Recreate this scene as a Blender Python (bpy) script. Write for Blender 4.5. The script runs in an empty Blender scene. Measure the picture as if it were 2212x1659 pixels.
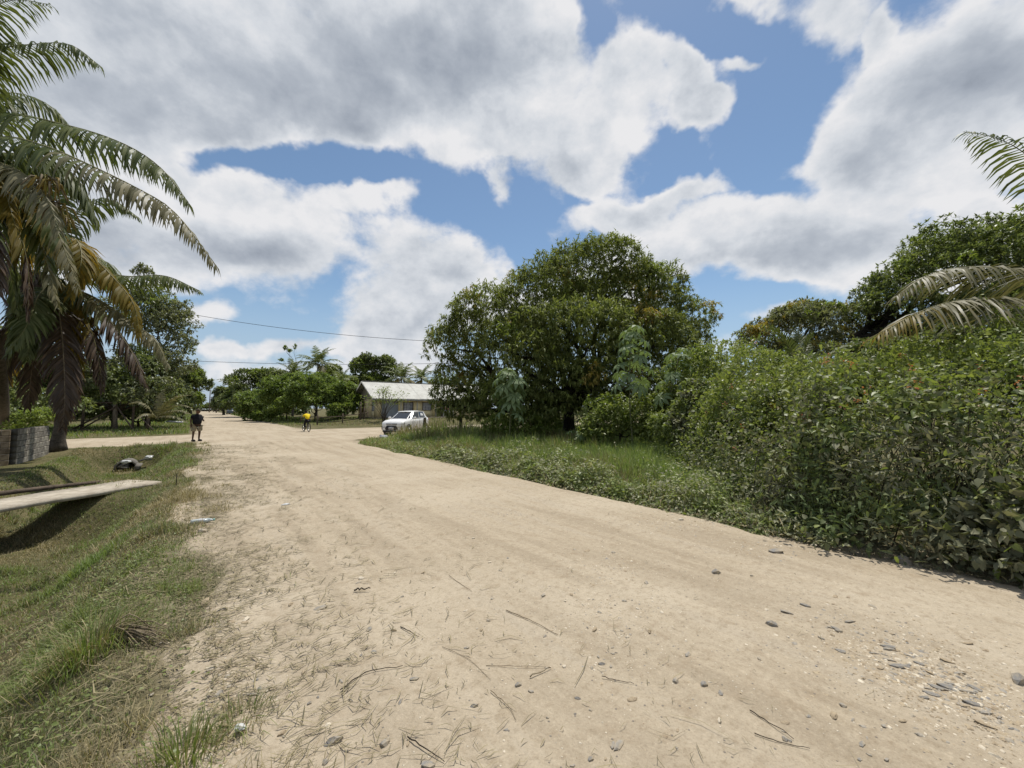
import bpy, bmesh, math, random
import numpy as np
from mathutils import Vector, Matrix, Euler

R = math.radians
sc = bpy.context.scene
col = sc.collection
rng = np.random.default_rng(7)
random.seed(7)

# ------------------------------------------------------------------ camera
CAM_H = 1.8
PITCH = R(3.5)
cam_d = bpy.data.cameras.new('camera')
cam = bpy.data.objects.new('camera', cam_d)
col.objects.link(cam)
cam.location = (0, 0, CAM_H)
cam.rotation_euler = (math.pi / 2 + PITCH, 0, 0)
cam_d.sensor_width = 36
cam_d.lens = 36 * 852 / 2212
cam_d.clip_start = 0.05
cam_d.clip_end = 6000
sc.camera = cam
sc.view_settings.view_transform = 'Standard'
sc.view_settings.look = 'None'
sc.view_settings.exposure = 0.0
sc.view_settings.gamma = 1.0
sc.view_settings.use_curve_mapping = False

F = 852.0


def at(u, v, Y):
    """world point at forward distance Y seen at (u, v) of a 2212x1659 survey grid"""
    dx = (u - 1106) / F
    up = (829.5 - v) / F
    fy = math.cos(PITCH) - up * math.sin(PITCH)
    fz = math.sin(PITCH) + up * math.cos(PITCH)
    t = Y / fy
    return np.array([dx * t, Y, CAM_H + fz * t])


def gnd(u, v, z=0.0):
    dx = (u - 1106) / F
    up = (829.5 - v) / F
    fy = math.cos(PITCH) - up * math.sin(PITCH)
    fz = math.sin(PITCH) + up * math.cos(PITCH)
    t = (z - CAM_H) / fz
    return np.array([dx * t, fy * t, z])


RA = R(38.4)
CS, SN = math.cos(RA), math.sin(RA)


def W(s, o, z=0.0):
    """road frame: s metres along the main road, o metres to its right"""
    return np.array([-SN * s + CS * o, CS * s + SN * o, z])


def SO(x, y):
    return -SN * x + CS * y, CS * x + SN * y


# ------------------------------------------------------------------ world and sun
SUN_EL, SUN_AZ = R(68), R(20)          # azimuth measured from +Y to +X
world = bpy.data.worlds.new('World')
sc.world = world
world.use_nodes = True
nt = world.node_tree
nt.nodes.clear()
WS = 0.10


class NB:
    def __init__(s, tree): s.t = tree

    def n(s, kind, **kw):
        nd = s.t.nodes.new(kind)
        for k, v in kw.items():
            setattr(nd, k, v)
        return nd

    def link(s, a, b): s.t.links.new(a, b)

    def math(s, op, a, b=None, c=None, clamp=False):
        nd = s.n('ShaderNodeMath', operation=op, use_clamp=clamp)
        for i, x in enumerate((a, b, c)):
            if x is None: continue
            if isinstance(x, (int, float)): nd.inputs[i].default_value = x
            else: s.link(x, nd.inputs[i])
        return nd.outputs[0]

    def vmath(s, op, a, b=None):
        nd = s.n('ShaderNodeVectorMath', operation=op)
        for i, x in enumerate((a, b)):
            if x is None: continue
            if isinstance(x, (tuple, list)): nd.inputs[i].default_value = x
            else: s.link(x, nd.inputs[i])
        return nd.outputs[0]

    def noise(s, vec, scale, detail=4, rough=0.55, dist=0.0, color=False):
        nd = s.n('ShaderNodeTexNoise')
        nd.inputs['Scale'].default_value = scale
        nd.inputs['Detail'].default_value = detail
        nd.inputs['Roughness'].default_value = rough
        nd.inputs['Distortion'].default_value = dist
        if vec is not None: s.link(vec, nd.inputs['Vector'])
        return nd.outputs['Color' if color else 'Fac']

    def ramp(s, fac, stops, interp='LINEAR'):
        nd = s.n('ShaderNodeValToRGB')
        cr = nd.color_ramp
        cr.interpolation = interp
        while len(cr.elements) < len(stops): cr.elements.new(0.5)
        for e, (p, c) in zip(cr.elements, stops):
            e.position = p
            e.color = (c, c, c, 1) if isinstance(c, (int, float)) else (*c, 1)
        s.link(fac, nd.inputs[0])
        return nd.outputs[0]

    def mix(s, fac, a, b, blend='MIX'):
        nd = s.n('ShaderNodeMix', data_type='RGBA', blend_type=blend)
        for sock, x in ((nd.inputs[0], fac), (nd.inputs[6], a), (nd.inputs[7], b)):
            if isinstance(x, (int, float)): sock.default_value = x
            elif isinstance(x, (tuple, list)): sock.default_value = (*x[:3], 1)
            else: s.link(x, sock)
        return nd.outputs[2]

    def maprange(s, x, a, b, c=0.0, d=1.0, smooth=True):
        nd = s.n('ShaderNodeMapRange', interpolation_type='SMOOTHSTEP' if smooth else 'LINEAR')
        s.link(x, nd.inputs[0])
        for i, v in zip((1, 2, 3, 4), (a, b, c, d)): nd.inputs[i].default_value = v
        return nd.outputs[0]


wb = NB(nt)
tc = wb.n('ShaderNodeTexCoord')
dirv = tc.outputs['Generated']
sky = wb.n('ShaderNodeTexSky', sky_type='NISHITA')
sx = wb.n('ShaderNodeSeparateXYZ')
wb.link(dirv, sx.inputs[0])
cx = wb.n('ShaderNodeCombineXYZ')
wb.link(sx.outputs[0], cx.inputs[0])
wb.link(sx.outputs[1], cx.inputs[1])
wb.link(wb.math('MAXIMUM', sx.outputs[2], .015), cx.inputs[2])
wb.link(cx.outputs[0], sky.inputs[0])
sky.sun_disc = False
sky.sun_elevation = SUN_EL
sky.sun_rotation = SUN_AZ
sky.air_density = 1.0
sky.dust_density = .25
sky.ozone_density = 1.5

# cloud field: cumulus banks laid out over the dome by direction, broken up by turbulence
n1 = wb.noise(dirv, 2.6, 2, 0.5, color=True)
n1 = wb.vmath('SUBTRACT', n1, (.5, .5, .5))
n1m = wb.n('ShaderNodeVectorMath', operation='MULTIPLY')
wb.link(n1, n1m.inputs[0])
n1m.inputs[1].default_value = (.16, .16, .10)
n2 = wb.noise(dirv, 9.0, 4, 0.6, color=True)
n2 = wb.vmath('SUBTRACT', n2, (.5, .5, .5))
n2m = wb.n('ShaderNodeVectorMath', operation='MULTIPLY')
wb.link(n2, n2m.inputs[0])
n2m.inputs[1].default_value = (.10, .10, .07)
warp = wb.vmath('ADD', wb.vmath('ADD', dirv, n1m.outputs[0]), n2m.outputs[0])


def pixdir(u, v):
    d = at(u, v, 1.0) - np.array([0, 0, CAM_H])
    return d / np.linalg.norm(d)


def blob(u, v, ru, rv, ang=0.0):
    """soft ellipsoid round one bank of cloud on the dome"""
    c = pixdir(u, v)
    a = R(ang)
    e = 4.0
    t1 = (pixdir(u + e * math.cos(a), v - e * math.sin(a)) - c) / e
    t2 = (pixdir(u + e * math.sin(a), v + e * math.cos(a)) - c) / e
    s1 = np.linalg.norm(t1) * ru
    s2 = np.linalg.norm(t2) * rv
    x = t1 / np.linalg.norm(t1)
    z = -t2 - np.dot(-t2, x) * x - np.dot(-t2, c) * c
    z /= np.linalg.norm(z)
    y = np.cross(z, x)
    m = Matrix((x, y, z)).transposed()
    mp = wb.n('ShaderNodeMapping', vector_type='TEXTURE')
    wb.link(warp, mp.inputs[0])
    mp.inputs[1].default_value = Vector(c)
    mp.inputs[2].default_value = m.to_euler('XYZ')
    mp.inputs[3].default_value = (s1, max(s1, s2), s2)
    g = wb.n('ShaderNodeTexGradient', gradient_type='SPHERICAL')
    wb.link(mp.outputs[0], g.inputs[0])
    return g.outputs['Fac']


def addup(blobs, k=1.35):
    acc = None
    for b in blobs:
        w = b[5] if len(b) > 5 else 1.0
        g = blob(b[0], b[1], b[2] * k, b[3] * k, b[4] if len(b) > 4 else 0)
        acc = wb.math('MULTIPLY', g, w) if acc is None else wb.math('MULTIPLY_ADD', g, w, acc)
    return acc


BANKS = [
    (120, 150, 400, 190), (600, 90, 420, 220), (1000, 110, 250, 210), (330, 270, 260, 70), (690, 250, 220, 70),
    (1150, 110, 90, 130), (1360, 120, 60, 80), (1330, 220, 130, 100), (1470, 190, 35, 80, 30), (1490, 250, 55, 35, 20),
    (1230, 330, 150, 75), (1050, 300, 110, 60), (1290, 380, 90, 40),
    (150, 430, 240, 220), (340, 370, 90, 60), (480, 420, 110, 55), (620, 480, 220, 75), (820, 425, 75, 38), (540, 560, 260, 55, 0, .85),
    (910, 550, 95, 65), (1030, 580, 65, 45), (900, 650, 170, 55), (830, 720, 110, 45), (1100, 420, 32, 40),
    (480, 745, 60, 25), (640, 745, 90, 22), (430, 680, 90, 25), (600, 800, 240, 26, 0, .55), (880, 755, 110, 35),
    (2080, 160, 330, 170), (1870, 260, 170, 110, 40), (1980, 340, 280, 75), (1820, 470, 330, 80, 8), (1500, 480, 220, 60),
    (1700, 540, 280, 60), (1490, 405, 90, 22, 15), (1720, 600, 100, 40), (2160, 570, 190, 90), (1400, 560, 120, 40),
    (1760, 40, 85, 65), (1845, 80, 32, 40), (1600, 10, 60, 35), (2120, 440, 60, 22), (1590, 130, 70, 18, 20), (1340, 470, 100, 40),
    (1250, 640, 300, 60, 0, .5), (1650, 690, 60, 20, 0, .6), (1630, 335, 14, 18, 0, .8),
]
HOLES = [(1640, 230, 85, 140, 0, -.75), (1560, 90, 70, 60, 0, -.4), (690, 360, 240, 32, -4, -.7), (1000, 450, 120, 50, 0, -.4), (1620, 640, 90, 50, 0, -.5),
         (1280, 40, 40, 60, 0, -.6), (560, 690, 120, 24, 0, -.4), (2000, 425, 70, 25, 15, -.5)]
dens = addup(BANKS + HOLES, 1.42)
# elsewhere on the dome the same broken cumulus goes on
mpd = wb.n('ShaderNodeMapping')
wb.link(dirv, mpd.inputs[0])
mpd.inputs[3].default_value = (1, 1, 1.35)
low = wb.noise(mpd.outputs[0], 2.2, 3, 0.5)
front = blob(1106, 420, 2600, 1500)
front = wb.maprange(front, 0.2, 0.5, 1, 0)
elsewhere = wb.math('MULTIPLY', wb.maprange(low, .40, .62, 0, .9), front)
fine = wb.noise(mpd.outputs[0], 6.0, 9, 0.60, 0.1)
hi = wb.noise(mpd.outputs[0], 19.0, 6, 0.62)
puffn = wb.n('ShaderNodeTexVoronoi', feature='F1', normalize=True)
wb.link(warp, puffn.inputs['Vector'])
puffn.inputs['Scale'].default_value = 7.5
puffn.inputs['Detail'].default_value = 2.0
puffn.inputs['Roughness'].default_value = .55
puff = wb.math('SUBTRACT', .345, puffn.outputs['Distance'])
d2 = wb.math('MINIMUM', wb.math('ADD', dens, elsewhere), 1.15)
d2 = wb.math('ADD', d2, wb.math('MULTIPLY', puff, 1.5))
d2 = wb.math('ADD', d2, wb.math('MULTIPLY', wb.math('SUBTRACT', fine, .5), 1.40))
d2 = wb.math('ADD', d2, wb.math('MULTIPLY', wb.math('SUBTRACT', hi, .5), .55))
alpha = wb.maprange(d2, 0.09, 0.68)

GREY = [(820, 130, 260, 150, 0, .9), (1010, 140, 130, 120, 0, .5), (230, 170, 300, 140, 0, .55), (560, 230, 240, 70, 0, .5), (2050, 200, 240, 95, 0, .85),
        (2120, 80, 160, 70, 0, .6), (1760, 545, 160, 45, 0, .7), (1540, 560, 130, 35, 0, .5), (1850, 330, 140, 45, 0, .55), (560, 545, 230, 45, 0, .8), (450, 560, 160, 40, 0, .4), (160, 480, 180, 60, 0, .5),
        (640, 620, 160, 30, 0, .4), (1210, 395, 120, 36, 0, .5), (880, 690, 130, 24, 0, .4), (1200, 440, 80, 30, 0, .3), (2030, 470, 150, 40, 0, .4), (1450, 440, 90, 25, 0, .4)]
grey = addup(GREY, 1.5)
mps = wb.n('ShaderNodeMapping')
wb.link(mpd.outputs[0], mps.inputs[0])
mps.inputs[1].default_value = (math.sin(SUN_AZ) * .012, -.012, .045)
fine_s = wb.noise(mps.outputs[0], 6.0, 7, 0.58, 0.1)
relief = wb.math('SUBTRACT', fine, fine_s)
g2 = wb.math('ADD', grey, wb.math('MULTIPLY', wb.math('SUBTRACT', low, .45), .5))
thick = wb.maprange(d2, .5, 1.5, .04, .46)
g2 = wb.math('ADD', g2, thick)
g2 = wb.math('SUBTRACT', g2, wb.math('MULTIPLY', relief, 2.8))
g2 = wb.math('SUBTRACT', g2, wb.math('MULTIPLY', puff, 1.6))
g2 = wb.math('ADD', g2, wb.math('MULTIPLY', wb.math('SUBTRACT', fine, .5), 1.15))
g2 = wb.maprange(wb.math('ADD', g2, wb.math('MULTIPLY', wb.math('SUBTRACT', hi, .5), .35)), -.15, 1.75, 0, 1, False)
CW = .82
cloudc = wb.ramp(g2, [(0, (CW, CW * 1.0, CW * 1.02)), (.25, (.66, .69, .735)), (.50, (.48, .52, .58)), (.78, (.36, .40, .465)), (1, (.27, .305, .365))])
cloudc = wb.mix(1.0, cloudc, (1 / WS, 1 / WS, 1 / WS), 'MULTIPLY')
for_nd = nt.nodes[-1]
skyc = wb.mix(1.0, sky.outputs[0], (1.08, 1.13, 1.10), 'MULTIPLY')
hzf = wb.math('MULTIPLY', wb.maprange(sx.outputs[2], .0, .30, 1, 0), .85)
skyc = wb.mix(hzf, skyc, (.40 / WS, .50 / WS, .645 / WS))
final = wb.mix(alpha, skyc, cloudc)
bg = wb.n('ShaderNodeBackground')
wb.link(final, bg.inputs[0])
bg.inputs[1].default_value = WS
wo = wb.n('ShaderNodeOutputWorld')
wb.link(bg.outputs[0], wo.inputs[0])

sun_d = bpy.data.lights.new('sun', 'SUN')
sun_d.energy = 4.7
sun_d.angle = R(0.6)
sun_d.color = (1, .955, .88)
sun = bpy.data.objects.new('sun', sun_d)
col.objects.link(sun)
sdir = Vector((math.sin(SUN_AZ) * math.cos(SUN_EL), math.cos(SUN_AZ) * math.cos(SUN_EL), math.sin(SUN_EL)))
sun.rotation_euler = (-sdir).to_track_quat('-Z', 'Y').to_euler()
sun.location = (0, 0, 60)

# ------------------------------------------------------------------ helpers


def build(name, V, faces, mats, parent=None, midx=None, smooth=False):
    """faces: list of int arrays (n,k). midx: list of arrays or scalars per face array"""
    me = bpy.data.meshes.new(name)
    V = np.asarray(V, dtype=np.float32)
    faces = [np.asarray(f, dtype=np.int32) for f in faces if len(f)]
    me.vertices.add(len(V))
    me.vertices.foreach_set('co', V.ravel())
    nl = sum(f.size for f in faces)
    npoly = sum(len(f) for f in faces)
    me.loops.add(nl)
    me.loops.foreach_set('vertex_index', np.concatenate([f.ravel() for f in faces]))
    me.polygons.add(npoly)
    tot = np.concatenate([np.full(len(f), f.shape[1], np.int32) for f in faces])
    st = np.concatenate([[0], np.cumsum(tot)[:-1]]).astype(np.int32)
    me.polygons.foreach_set('loop_start', st)
    me.polygons.foreach_set('loop_total', tot)
    if midx is not None:
        mi = np.concatenate([np.broadcast_to(np.asarray(m, np.int32), (len(f),)) for f, m in zip(faces, midx)])
        me.polygons.foreach_set('material_index', mi.astype(np.int32))
    if smooth: me.polygons.foreach_set('use_smooth', np.ones(npoly, bool))
    me.update(calc_edges=True)
    for m in (mats if isinstance(mats, (list, tuple)) else [mats]): me.materials.append(m)
    o = bpy.data.objects.new(name, me)
    col.objects.link(o)
    if parent is not None: o.parent = parent
    return o


def tag(o, label=None, cat=None, group=None, kind=None):
    if label: o['label'] = label
    if cat: o['category'] = cat
    if group: o['group'] = group
    if kind: o['kind'] = kind
    return o


def thing(name, label, cat, loc=(0, 0, 0), rotz=0.0, group=None):
    o = bpy.data.objects.new(name, None)
    o.empty_display_size = .2
    col.objects.link(o)
    o.location = Vector(loc)
    o.rotation_euler = (0, 0, rotz)
    return tag(o, label, cat, group)


def copy_thing(root, loc, rotz=0.0, scale=1.0, label=None):
    c = root.copy()
    col.objects.link(c)
    c.location = Vector(loc)
    c.rotation_euler = (0, 0, rotz)
    c.scale = (scale,) * 3
    if label: c['label'] = label

    def rec(src, dst):
        for ch in src.children:
            d = ch.copy()
            col.objects.link(d)
            d.parent = dst
            rec(ch, d)
    rec(root, c)
    return c


class MB:
    """collects boxes, tubes and prisms into one mesh"""

    def __init__(s):
        s.V = []
        s.Q = []
        s.T = []
        s.G = []
        s.qm = []
        s.tm = []
        s.n = 0

    def add(s, V, quads=(), tris=(), m=0):
        V = np.asarray(V, float)
        s.V.append(V)
        for q in quads: s.Q.append([i + s.n for i in q]); s.qm.append(m)
        for t in tris: s.T.append([i + s.n for i in t]); s.tm.append(m)
        s.n += len(V)

    def box(s, c, size, rot=None, m=0, taper=1.0):
        x, y, z = [d / 2 for d in size]
        V = np.array([(-x, -y, -z), (x, -y, -z), (x, y, -z), (-x, y, -z), (-x * taper, -y * taper, z), (x * taper, -y * taper, z), (x * taper, y * taper, z), (-x * taper, y * taper, z)])
        if rot is not None: V = V @ np.array(rot).T
        s.add(V + np.array(c), [(3, 2, 1, 0), (4, 5, 6, 7), (0, 1, 5, 4), (1, 2, 6, 5), (2, 3, 7, 6), (3, 0, 4, 7)], m=m)

    def tube(s, pts, rad, k=6, m=0, cap=True):
        pts = np.asarray(pts, float)
        n = len(pts)
        rad = np.broadcast_to(np.asarray(rad, float), (n,))
        T = np.gradient(pts, axis=0)
        T /= np.linalg.norm(T, axis=1)[:, None] + 1e-9
        ref = np.array([0, 0, 1.0]) if abs(T[0][2]) < .9 else np.array([1.0, 0, 0])
        V = []
        for i in range(n):
            a = np.cross(T[i], ref)
            a /= np.linalg.norm(a) + 1e-9
            b = np.cross(T[i], a)
            ref = np.cross(a, T[i])
            th = np.linspace(0, 2 * math.pi, k, endpoint=False)
            V.append(pts[i] + rad[i] * (np.cos(th)[:, None] * a + np.sin(th)[:, None] * b))
        V = np.concatenate(V)
        Q = [(i * k + j, i * k + (j + 1) % k, (i + 1) * k + (j + 1) % k, (i + 1) * k + j) for i in range(n - 1) for j in range(k)]
        T3 = []
        if cap:
            T3 += [(0, j + 1, j) for j in range(1, k - 1)]
            e = (n - 1) * k
            T3 += [(e, e + j, e + j + 1) for j in range(1, k - 1)]
        s.add(V, Q, T3, m)

    def build(s, name, mats, parent=None, smooth=False):
        return build(name, np.concatenate(s.V), [np.array(s.Q, int).reshape(-1, 4), np.array(s.T, int).reshape(-1, 3)], mats, parent,
                     [np.array(s.qm, int)] * (len(s.Q) > 0) + [np.array(s.tm, int)] * (len(s.T) > 0), smooth)


def smoothstep(a, b, x):
    t = np.clip((x - a) / (b - a), 0, 1)
    return t * t * (3 - 2 * t)


def vnoise(x, y, seed=0):
    """cheap 2-D value noise, 0..1"""
    xi = np.floor(x).astype(np.int64)
    yi = np.floor(y).astype(np.int64)
    fx = x - xi
    fy = y - yi
    fx = fx * fx * (3 - 2 * fx)
    fy = fy * fy * (3 - 2 * fy)

    def h(a, b):
        n = (a * 374761393 + b * 668265263 + seed * 1442695041) & 0xffffffff
        n = ((n ^ (n >> 13)) * 1274126177) & 0xffffffff
        return ((n ^ (n >> 16)) & 0xffff) / 65535.0
    return (h(xi, yi) * (1 - fx) + h(xi + 1, yi) * fx) * (1 - fy) + (h(xi, yi + 1) * (1 - fx) + h(xi + 1, yi + 1) * fx) * fy


def fbm(x, y, seed=0, oct=4):
    a, t, f = .5, 0, 1.0
    for i in range(oct):
        t = t + a * vnoise(x * f, y * f, seed + i)
        a *= .5
        f *= 2.03
    return t / (1 - .5 ** oct)


# ------------------------------------------------------------------ materials
def pmat(name, color, rough=.7, spec=.3, metal=0.0, var=None, scale=8.0, bump=0.0, bscale=60.0):
    m = bpy.data.materials.new(name)
    m.use_nodes = True
    b = NB(m.node_tree)
    p = m.node_tree.nodes['Principled BSDF']
    p.inputs['Roughness'].default_value = rough
    p.inputs['Specular IOR Level'].default_value = spec
    p.inputs['Metallic'].default_value = metal
    tcn = b.n('ShaderNodeTexCoord')
    vec = tcn.outputs['Object']
    if var is None: var = tuple(c * .72 for c in color)
    f = b.noise(vec, scale, 5, .62)
    f = b.maprange(f, .36, .66)
    c = b.mix(f, color, var)
    b.link(c, p.inputs['Base Color'])
    if bump:
        h = b.noise(vec, bscale, 4, .6)
        bn = b.n('ShaderNodeBump')
        bn.inputs['Strength'].default_value = bump
        bn.inputs['Distance'].default_value = .02
        b.link(h, bn.inputs['Height'])
        b.link(bn.outputs[0], p.inputs['Normal'])
    return m


def leafmat(name, c1, c2, trans=None, tfac=.3, rough=.45, spec=.35, clump=.6, c3=None):
    """leaf: each leaf its own shade between c1 and c2, tufts drift in hue; light passes through"""
    m = bpy.data.materials.new(name)
    m.use_nodes = True
    b = NB(m.node_tree)
    p = m.node_tree.nodes['Principled BSDF']
    out = m.node_tree.nodes['Material Output']
    p.inputs['Roughness'].default_value = rough
    p.inputs['Specular IOR Level'].default_value = spec
    g = b.n('ShaderNodeNewGeometry')
    f = g.outputs['Random Per Island']
    c = b.mix(f, c1, c2)
    if c3 is not None:
        n = b.noise(g.outputs['Position'], clump, 3, .6)
        c = b.mix(b.maprange(n, .48, .66), c, c3)
    b.link(c, p.inputs['Base Color'])
    tr = b.n('ShaderNodeBsdfTranslucent')
    if trans is None: trans = (1.3, 1.35, .7)
    ct = b.mix(1.0, c, trans, 'MULTIPLY')
    b.link(ct, tr.inputs[0])
    mx = b.n('ShaderNodeMixShader')
    mx.inputs[0].default_value = tfac
    b.link(p.outputs[0], mx.inputs[1])
    b.link(tr.outputs[0], mx.inputs[2])
    b.link(mx.outputs[0], out.inputs[0])
    return m


def road_vec(b):
    g = b.n('ShaderNodeNewGeometry')
    mp = b.n('ShaderNodeMapping')
    mp.inputs[2].default_value = (0, 0, -RA)      # x -> across, y -> along
    b.link(g.outputs['Position'], mp.inputs[0])
    return mp.outputs[0]


def dirt_color(b, vec):
    mp = b.n('ShaderNodeMapping')
    mp.inputs[3].default_value = (1.0, .10, 1)
    b.link(vec, mp.inputs[0])
    streak = b.noise(mp.outputs[0], 2.4, 6, .62, .25)
    patch = b.noise(vec, .32, 6, .6)
    grain = b.noise(vec, 55, 4, .75)
    mid = b.noise(vec, 5.0, 6, .68)
    mot = b.noise(vec, 17, 5, .7)
    c = b.mix(b.maprange(streak, .36, .66), (.325, .268, .192), (.432, .362, .264))
    rutn = b.math('MULTIPLY', b.maprange(streak, .52, .64), .35)
    c = b.mix(rutn, c, (.30, .26, .205))
    c = b.mix(b.math('MULTIPLY', b.maprange(patch, .44, .66), .75), c, (.465, .398, .30))
    c = b.mix(b.math('MULTIPLY', b.maprange(mid, .50, .72), .50), c, (.262, .200, .130))
    c = b.mix(b.math('MULTIPLY', b.maprange(mot, .50, .68), .45), c, (.235, .185, .122))
    c = b.mix(b.math('MULTIPLY', b.maprange(mot, .46, .32), .30), c, (.54, .46, .34))
    c = b.mix(b.math('MULTIPLY', b.maprange(grain, .50, .74), .48), c, (.20, .155, .10))
    c = b.mix(b.math('MULTIPLY', b.maprange(grain, .46, .26), .42), c, (.56, .46, .33))
    vo = b.n('ShaderNodeTexVoronoi')
    vo.inputs['Scale'].default_value = 26
    b.link(vec, vo.inputs['Vector'])
    spk = b.maprange(vo.outputs['Distance'], .20, .10)
    pick = b.n('ShaderNodeSeparateColor')
    b.link(vo.outputs['Color'], pick.inputs[0])
    on = b.math('GREATER_THAN', pick.outputs[0], .66)
    c = b.mix(b.math('MULTIPLY', b.math('MULTIPLY', spk, on), .8), c, b.mix(b.math('GREATER_THAN', pick.outputs[1], .55), (.17, .155, .14), (.62, .55, .43)))
    hgt = b.math('ADD', b.math('MULTIPLY', grain, .5), b.math('ADD', mid, b.math('MULTIPLY', b.math('MULTIPLY', spk, on), .35)))
    return c, hgt


def dirtmat(name):
    m = bpy.data.materials.new(name)
    m.use_nodes = True
    b = NB(m.node_tree)
    p = m.node_tree.nodes['Principled BSDF']
    p.inputs['Roughness'].default_value = .95
    p.inputs['Specular IOR Level'].default_value = .1
    vec = road_vec(b)
    c, h = dirt_color(b, vec)
    b.link(c, p.inputs['Base Color'])
    bn = b.n('ShaderNodeBump')
    bn.inputs['Strength'].default_value = .75
    bn.inputs['Distance'].default_value = .022
    b.link(h, bn.inputs['Height'])
    b.link(bn.outputs[0], p.inputs['Normal'])
    return m


def groundmat(name):
    m = bpy.data.materials.new(name)
    m.use_nodes = True
    b = NB(m.node_tree)
    p = m.node_tree.nodes['Principled BSDF']
    p.inputs['Roughness'].default_value = .95
    p.inputs['Specular IOR Level'].default_value = .1
    vec = road_vec(b)
    dc, h = dirt_color(b, vec)
    n = b.noise(vec, .9, 6, .65)
    n2 = b.noise(vec, 9, 5, .7)
    gc = b.mix(b.maprange(n, .38, .62), (.095, .088, .040), (.155, .130, .068))
    gc = b.mix(b.math('MULTIPLY', b.maprange(n2, .45, .65), .6), gc, (.060, .070, .026))
    sep = b.n('ShaderNodeSeparateXYZ')
    b.link(vec, sep.inputs[0])
    jit = b.math('MULTIPLY', b.math('SUBTRACT', b.noise(vec, 1.6, 6, .7), .5), 1.8)
    ox = b.math('ADD', sep.outputs[0], jit)
    left = b.maprange(ox, -.7, .5)
    right = b.maprange(ox, 7.3, 6.7)
    near = b.math('MULTIPLY', left, right)
    b.link(b.mix(near, gc, dc), p.inputs['Base Color'])
    bn = b.n('ShaderNodeBump')
    bn.inputs['Strength'].default_value = .8
    bn.inputs['Distance'].default_value = .04
    b.link(b.math('ADD', h, n2), bn.inputs['Height'])
    b.link(bn.outputs[0], p.inputs['Normal'])
    return m


M = {}
M['dirt'] = dirtmat('dirt_road')
M['ground'] = groundmat('soil_and_turf')
M['mango'] = leafmat('mango_leaf', (.090, .122, .034), (.245, .262, .10), c3=(.20, .235, .06), tfac=.34, rough=.6, spec=.18)
M['flush'] = leafmat('mango_new_leaf', (.27, .25, .055), (.36, .25, .07), tfac=.35)
M['lime'] = leafmat('pale_green_leaf', (.15, .21, .045), (.24, .28, .07), tfac=.35)
M['dark_leaf'] = leafmat('dark_leaf', (.085, .118, .042), (.195, .220, .090), c3=(.20, .235, .075), tfac=.32)
M['grey_leaf'] = leafmat('grey_green_leaf', (.120, .135, .075), (.225, .235, .13), tfac=.32)
M['feather'] = leafmat('feathery_leaf', (.15, .215, .050), (.235, .285, .085), c3=(.11, .165, .042), clump=.7, tfac=.35)
M['bush'] = leafmat('bush_leaf', (.125, .165, .045), (.245, .27, .10), c3=(.205, .255, .075), clump=1.1, tfac=.36)
M['thicket'] = leafmat('yellow_green_bush_leaf', (.14, .19, .045), (.275, .30, .105), c3=(.24, .28, .075), clump=1.1, tfac=.36)  # lighter, yellower green than the plain bush leaf, its own leaf colour
M['weed'] = leafmat('dusty_weed_leaf', (.20, .215, .12), (.40, .385, .26), c3=(.20, .25, .09), clump=1.6, tfac=.3, rough=.7, spec=.2)
M['dusty'] = leafmat('dusty_leaf', (.115, .125, .066), (.285, .278, .18), c3=(.125, .165, .062), clump=1.3, tfac=.2, rough=.7, spec=.2)
M['cecropia'] = leafmat('broad_lobed_leaf', (.13, .20, .085), (.215, .265, .14), tfac=.3, rough=.55, spec=.2)
M['palm'] = leafmat('palm_leaflet', (.062, .086, .022), (.158, .175, .070), tfac=.30, rough=.5, spec=.25)
M['palm_pale'] = leafmat('dry_pale_leaflet', (.12, .115, .058), (.215, .19, .105), tfac=.2, rough=.5, spec=.25)
M['palm_yellow'] = leafmat('yellowing_leaflet', (.13, .115, .022), (.25, .185, .035), trans=(1.4, 1.15, .5), tfac=.42, rough=.5, spec=.2)
M['palm_brown'] = leafmat('brown_leaflet', (.050, .034, .021), (.105, .070, .042), trans=(1.1, .9, .7), tfac=.2)
M['palm_far'] = leafmat('far_palm_leaflet', (.09, .125, .04), (.20, .22, .085), tfac=.3)
M['grass'] = leafmat('grass_blade', (.10, .145, .035), (.22, .25, .08), c3=(.15, .21, .055), clump=.8, tfac=.35, rough=.5)
M['grass_lush'] = leafmat('lush_grass_blade', (.105, .175, .036), (.30, .36, .13), c3=(.22, .26, .095), clump=1.3, tfac=.38, rough=.45)
M['grass_dry'] = leafmat('dry_grass_blade', (.21, .175, .085), (.36, .30, .17), tfac=.2, rough=.7)
M['grass_short'] = leafmat('trampled_grass', (.080, .092, .040), (.180, .172, .085), c3=(.185, .155, .085), clump=1.0, tfac=.25, rough=.6)
M['clip'] = leafmat('cut_grass', (.10, .085, .045), (.28, .235, .13), tfac=.05, rough=.8)
M['bark'] = pmat('bark', (.085, .068, .050), .9, .1, var=(.045, .036, .027), scale=12, bump=.5)
M['bark_dark'] = pmat('dark_bark', (.045, .037, .029), .9, .1, var=(.024, .020, .016), scale=9, bump=.6)
M['bark_pale'] = pmat('pale_bark', (.20, .17, .13), .9, .1, var=(.11, .09, .07), scale=14, bump=.4)
M['palm_trunk'] = pmat('palm_trunk', (.115, .098, .078), .9, .1, var=(.06, .05, .04), scale=10, bump=.5)
M['rachis'] = pmat('rachis', (.20, .185, .07), .5, .3, var=(.14, .13, .05), scale=4)
M['husk'] = pmat('green_coconut', (.12, .12, .035), .5, .3, var=(.16, .11, .04))
M['petal'] = leafmat('orange_petal', (.42, .13, .06), (.5, .2, .12))
M['stem'] = pmat('green_stem', (.15, .16, .07), .6, .3, var=(.10, .095, .05), scale=8)
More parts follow.
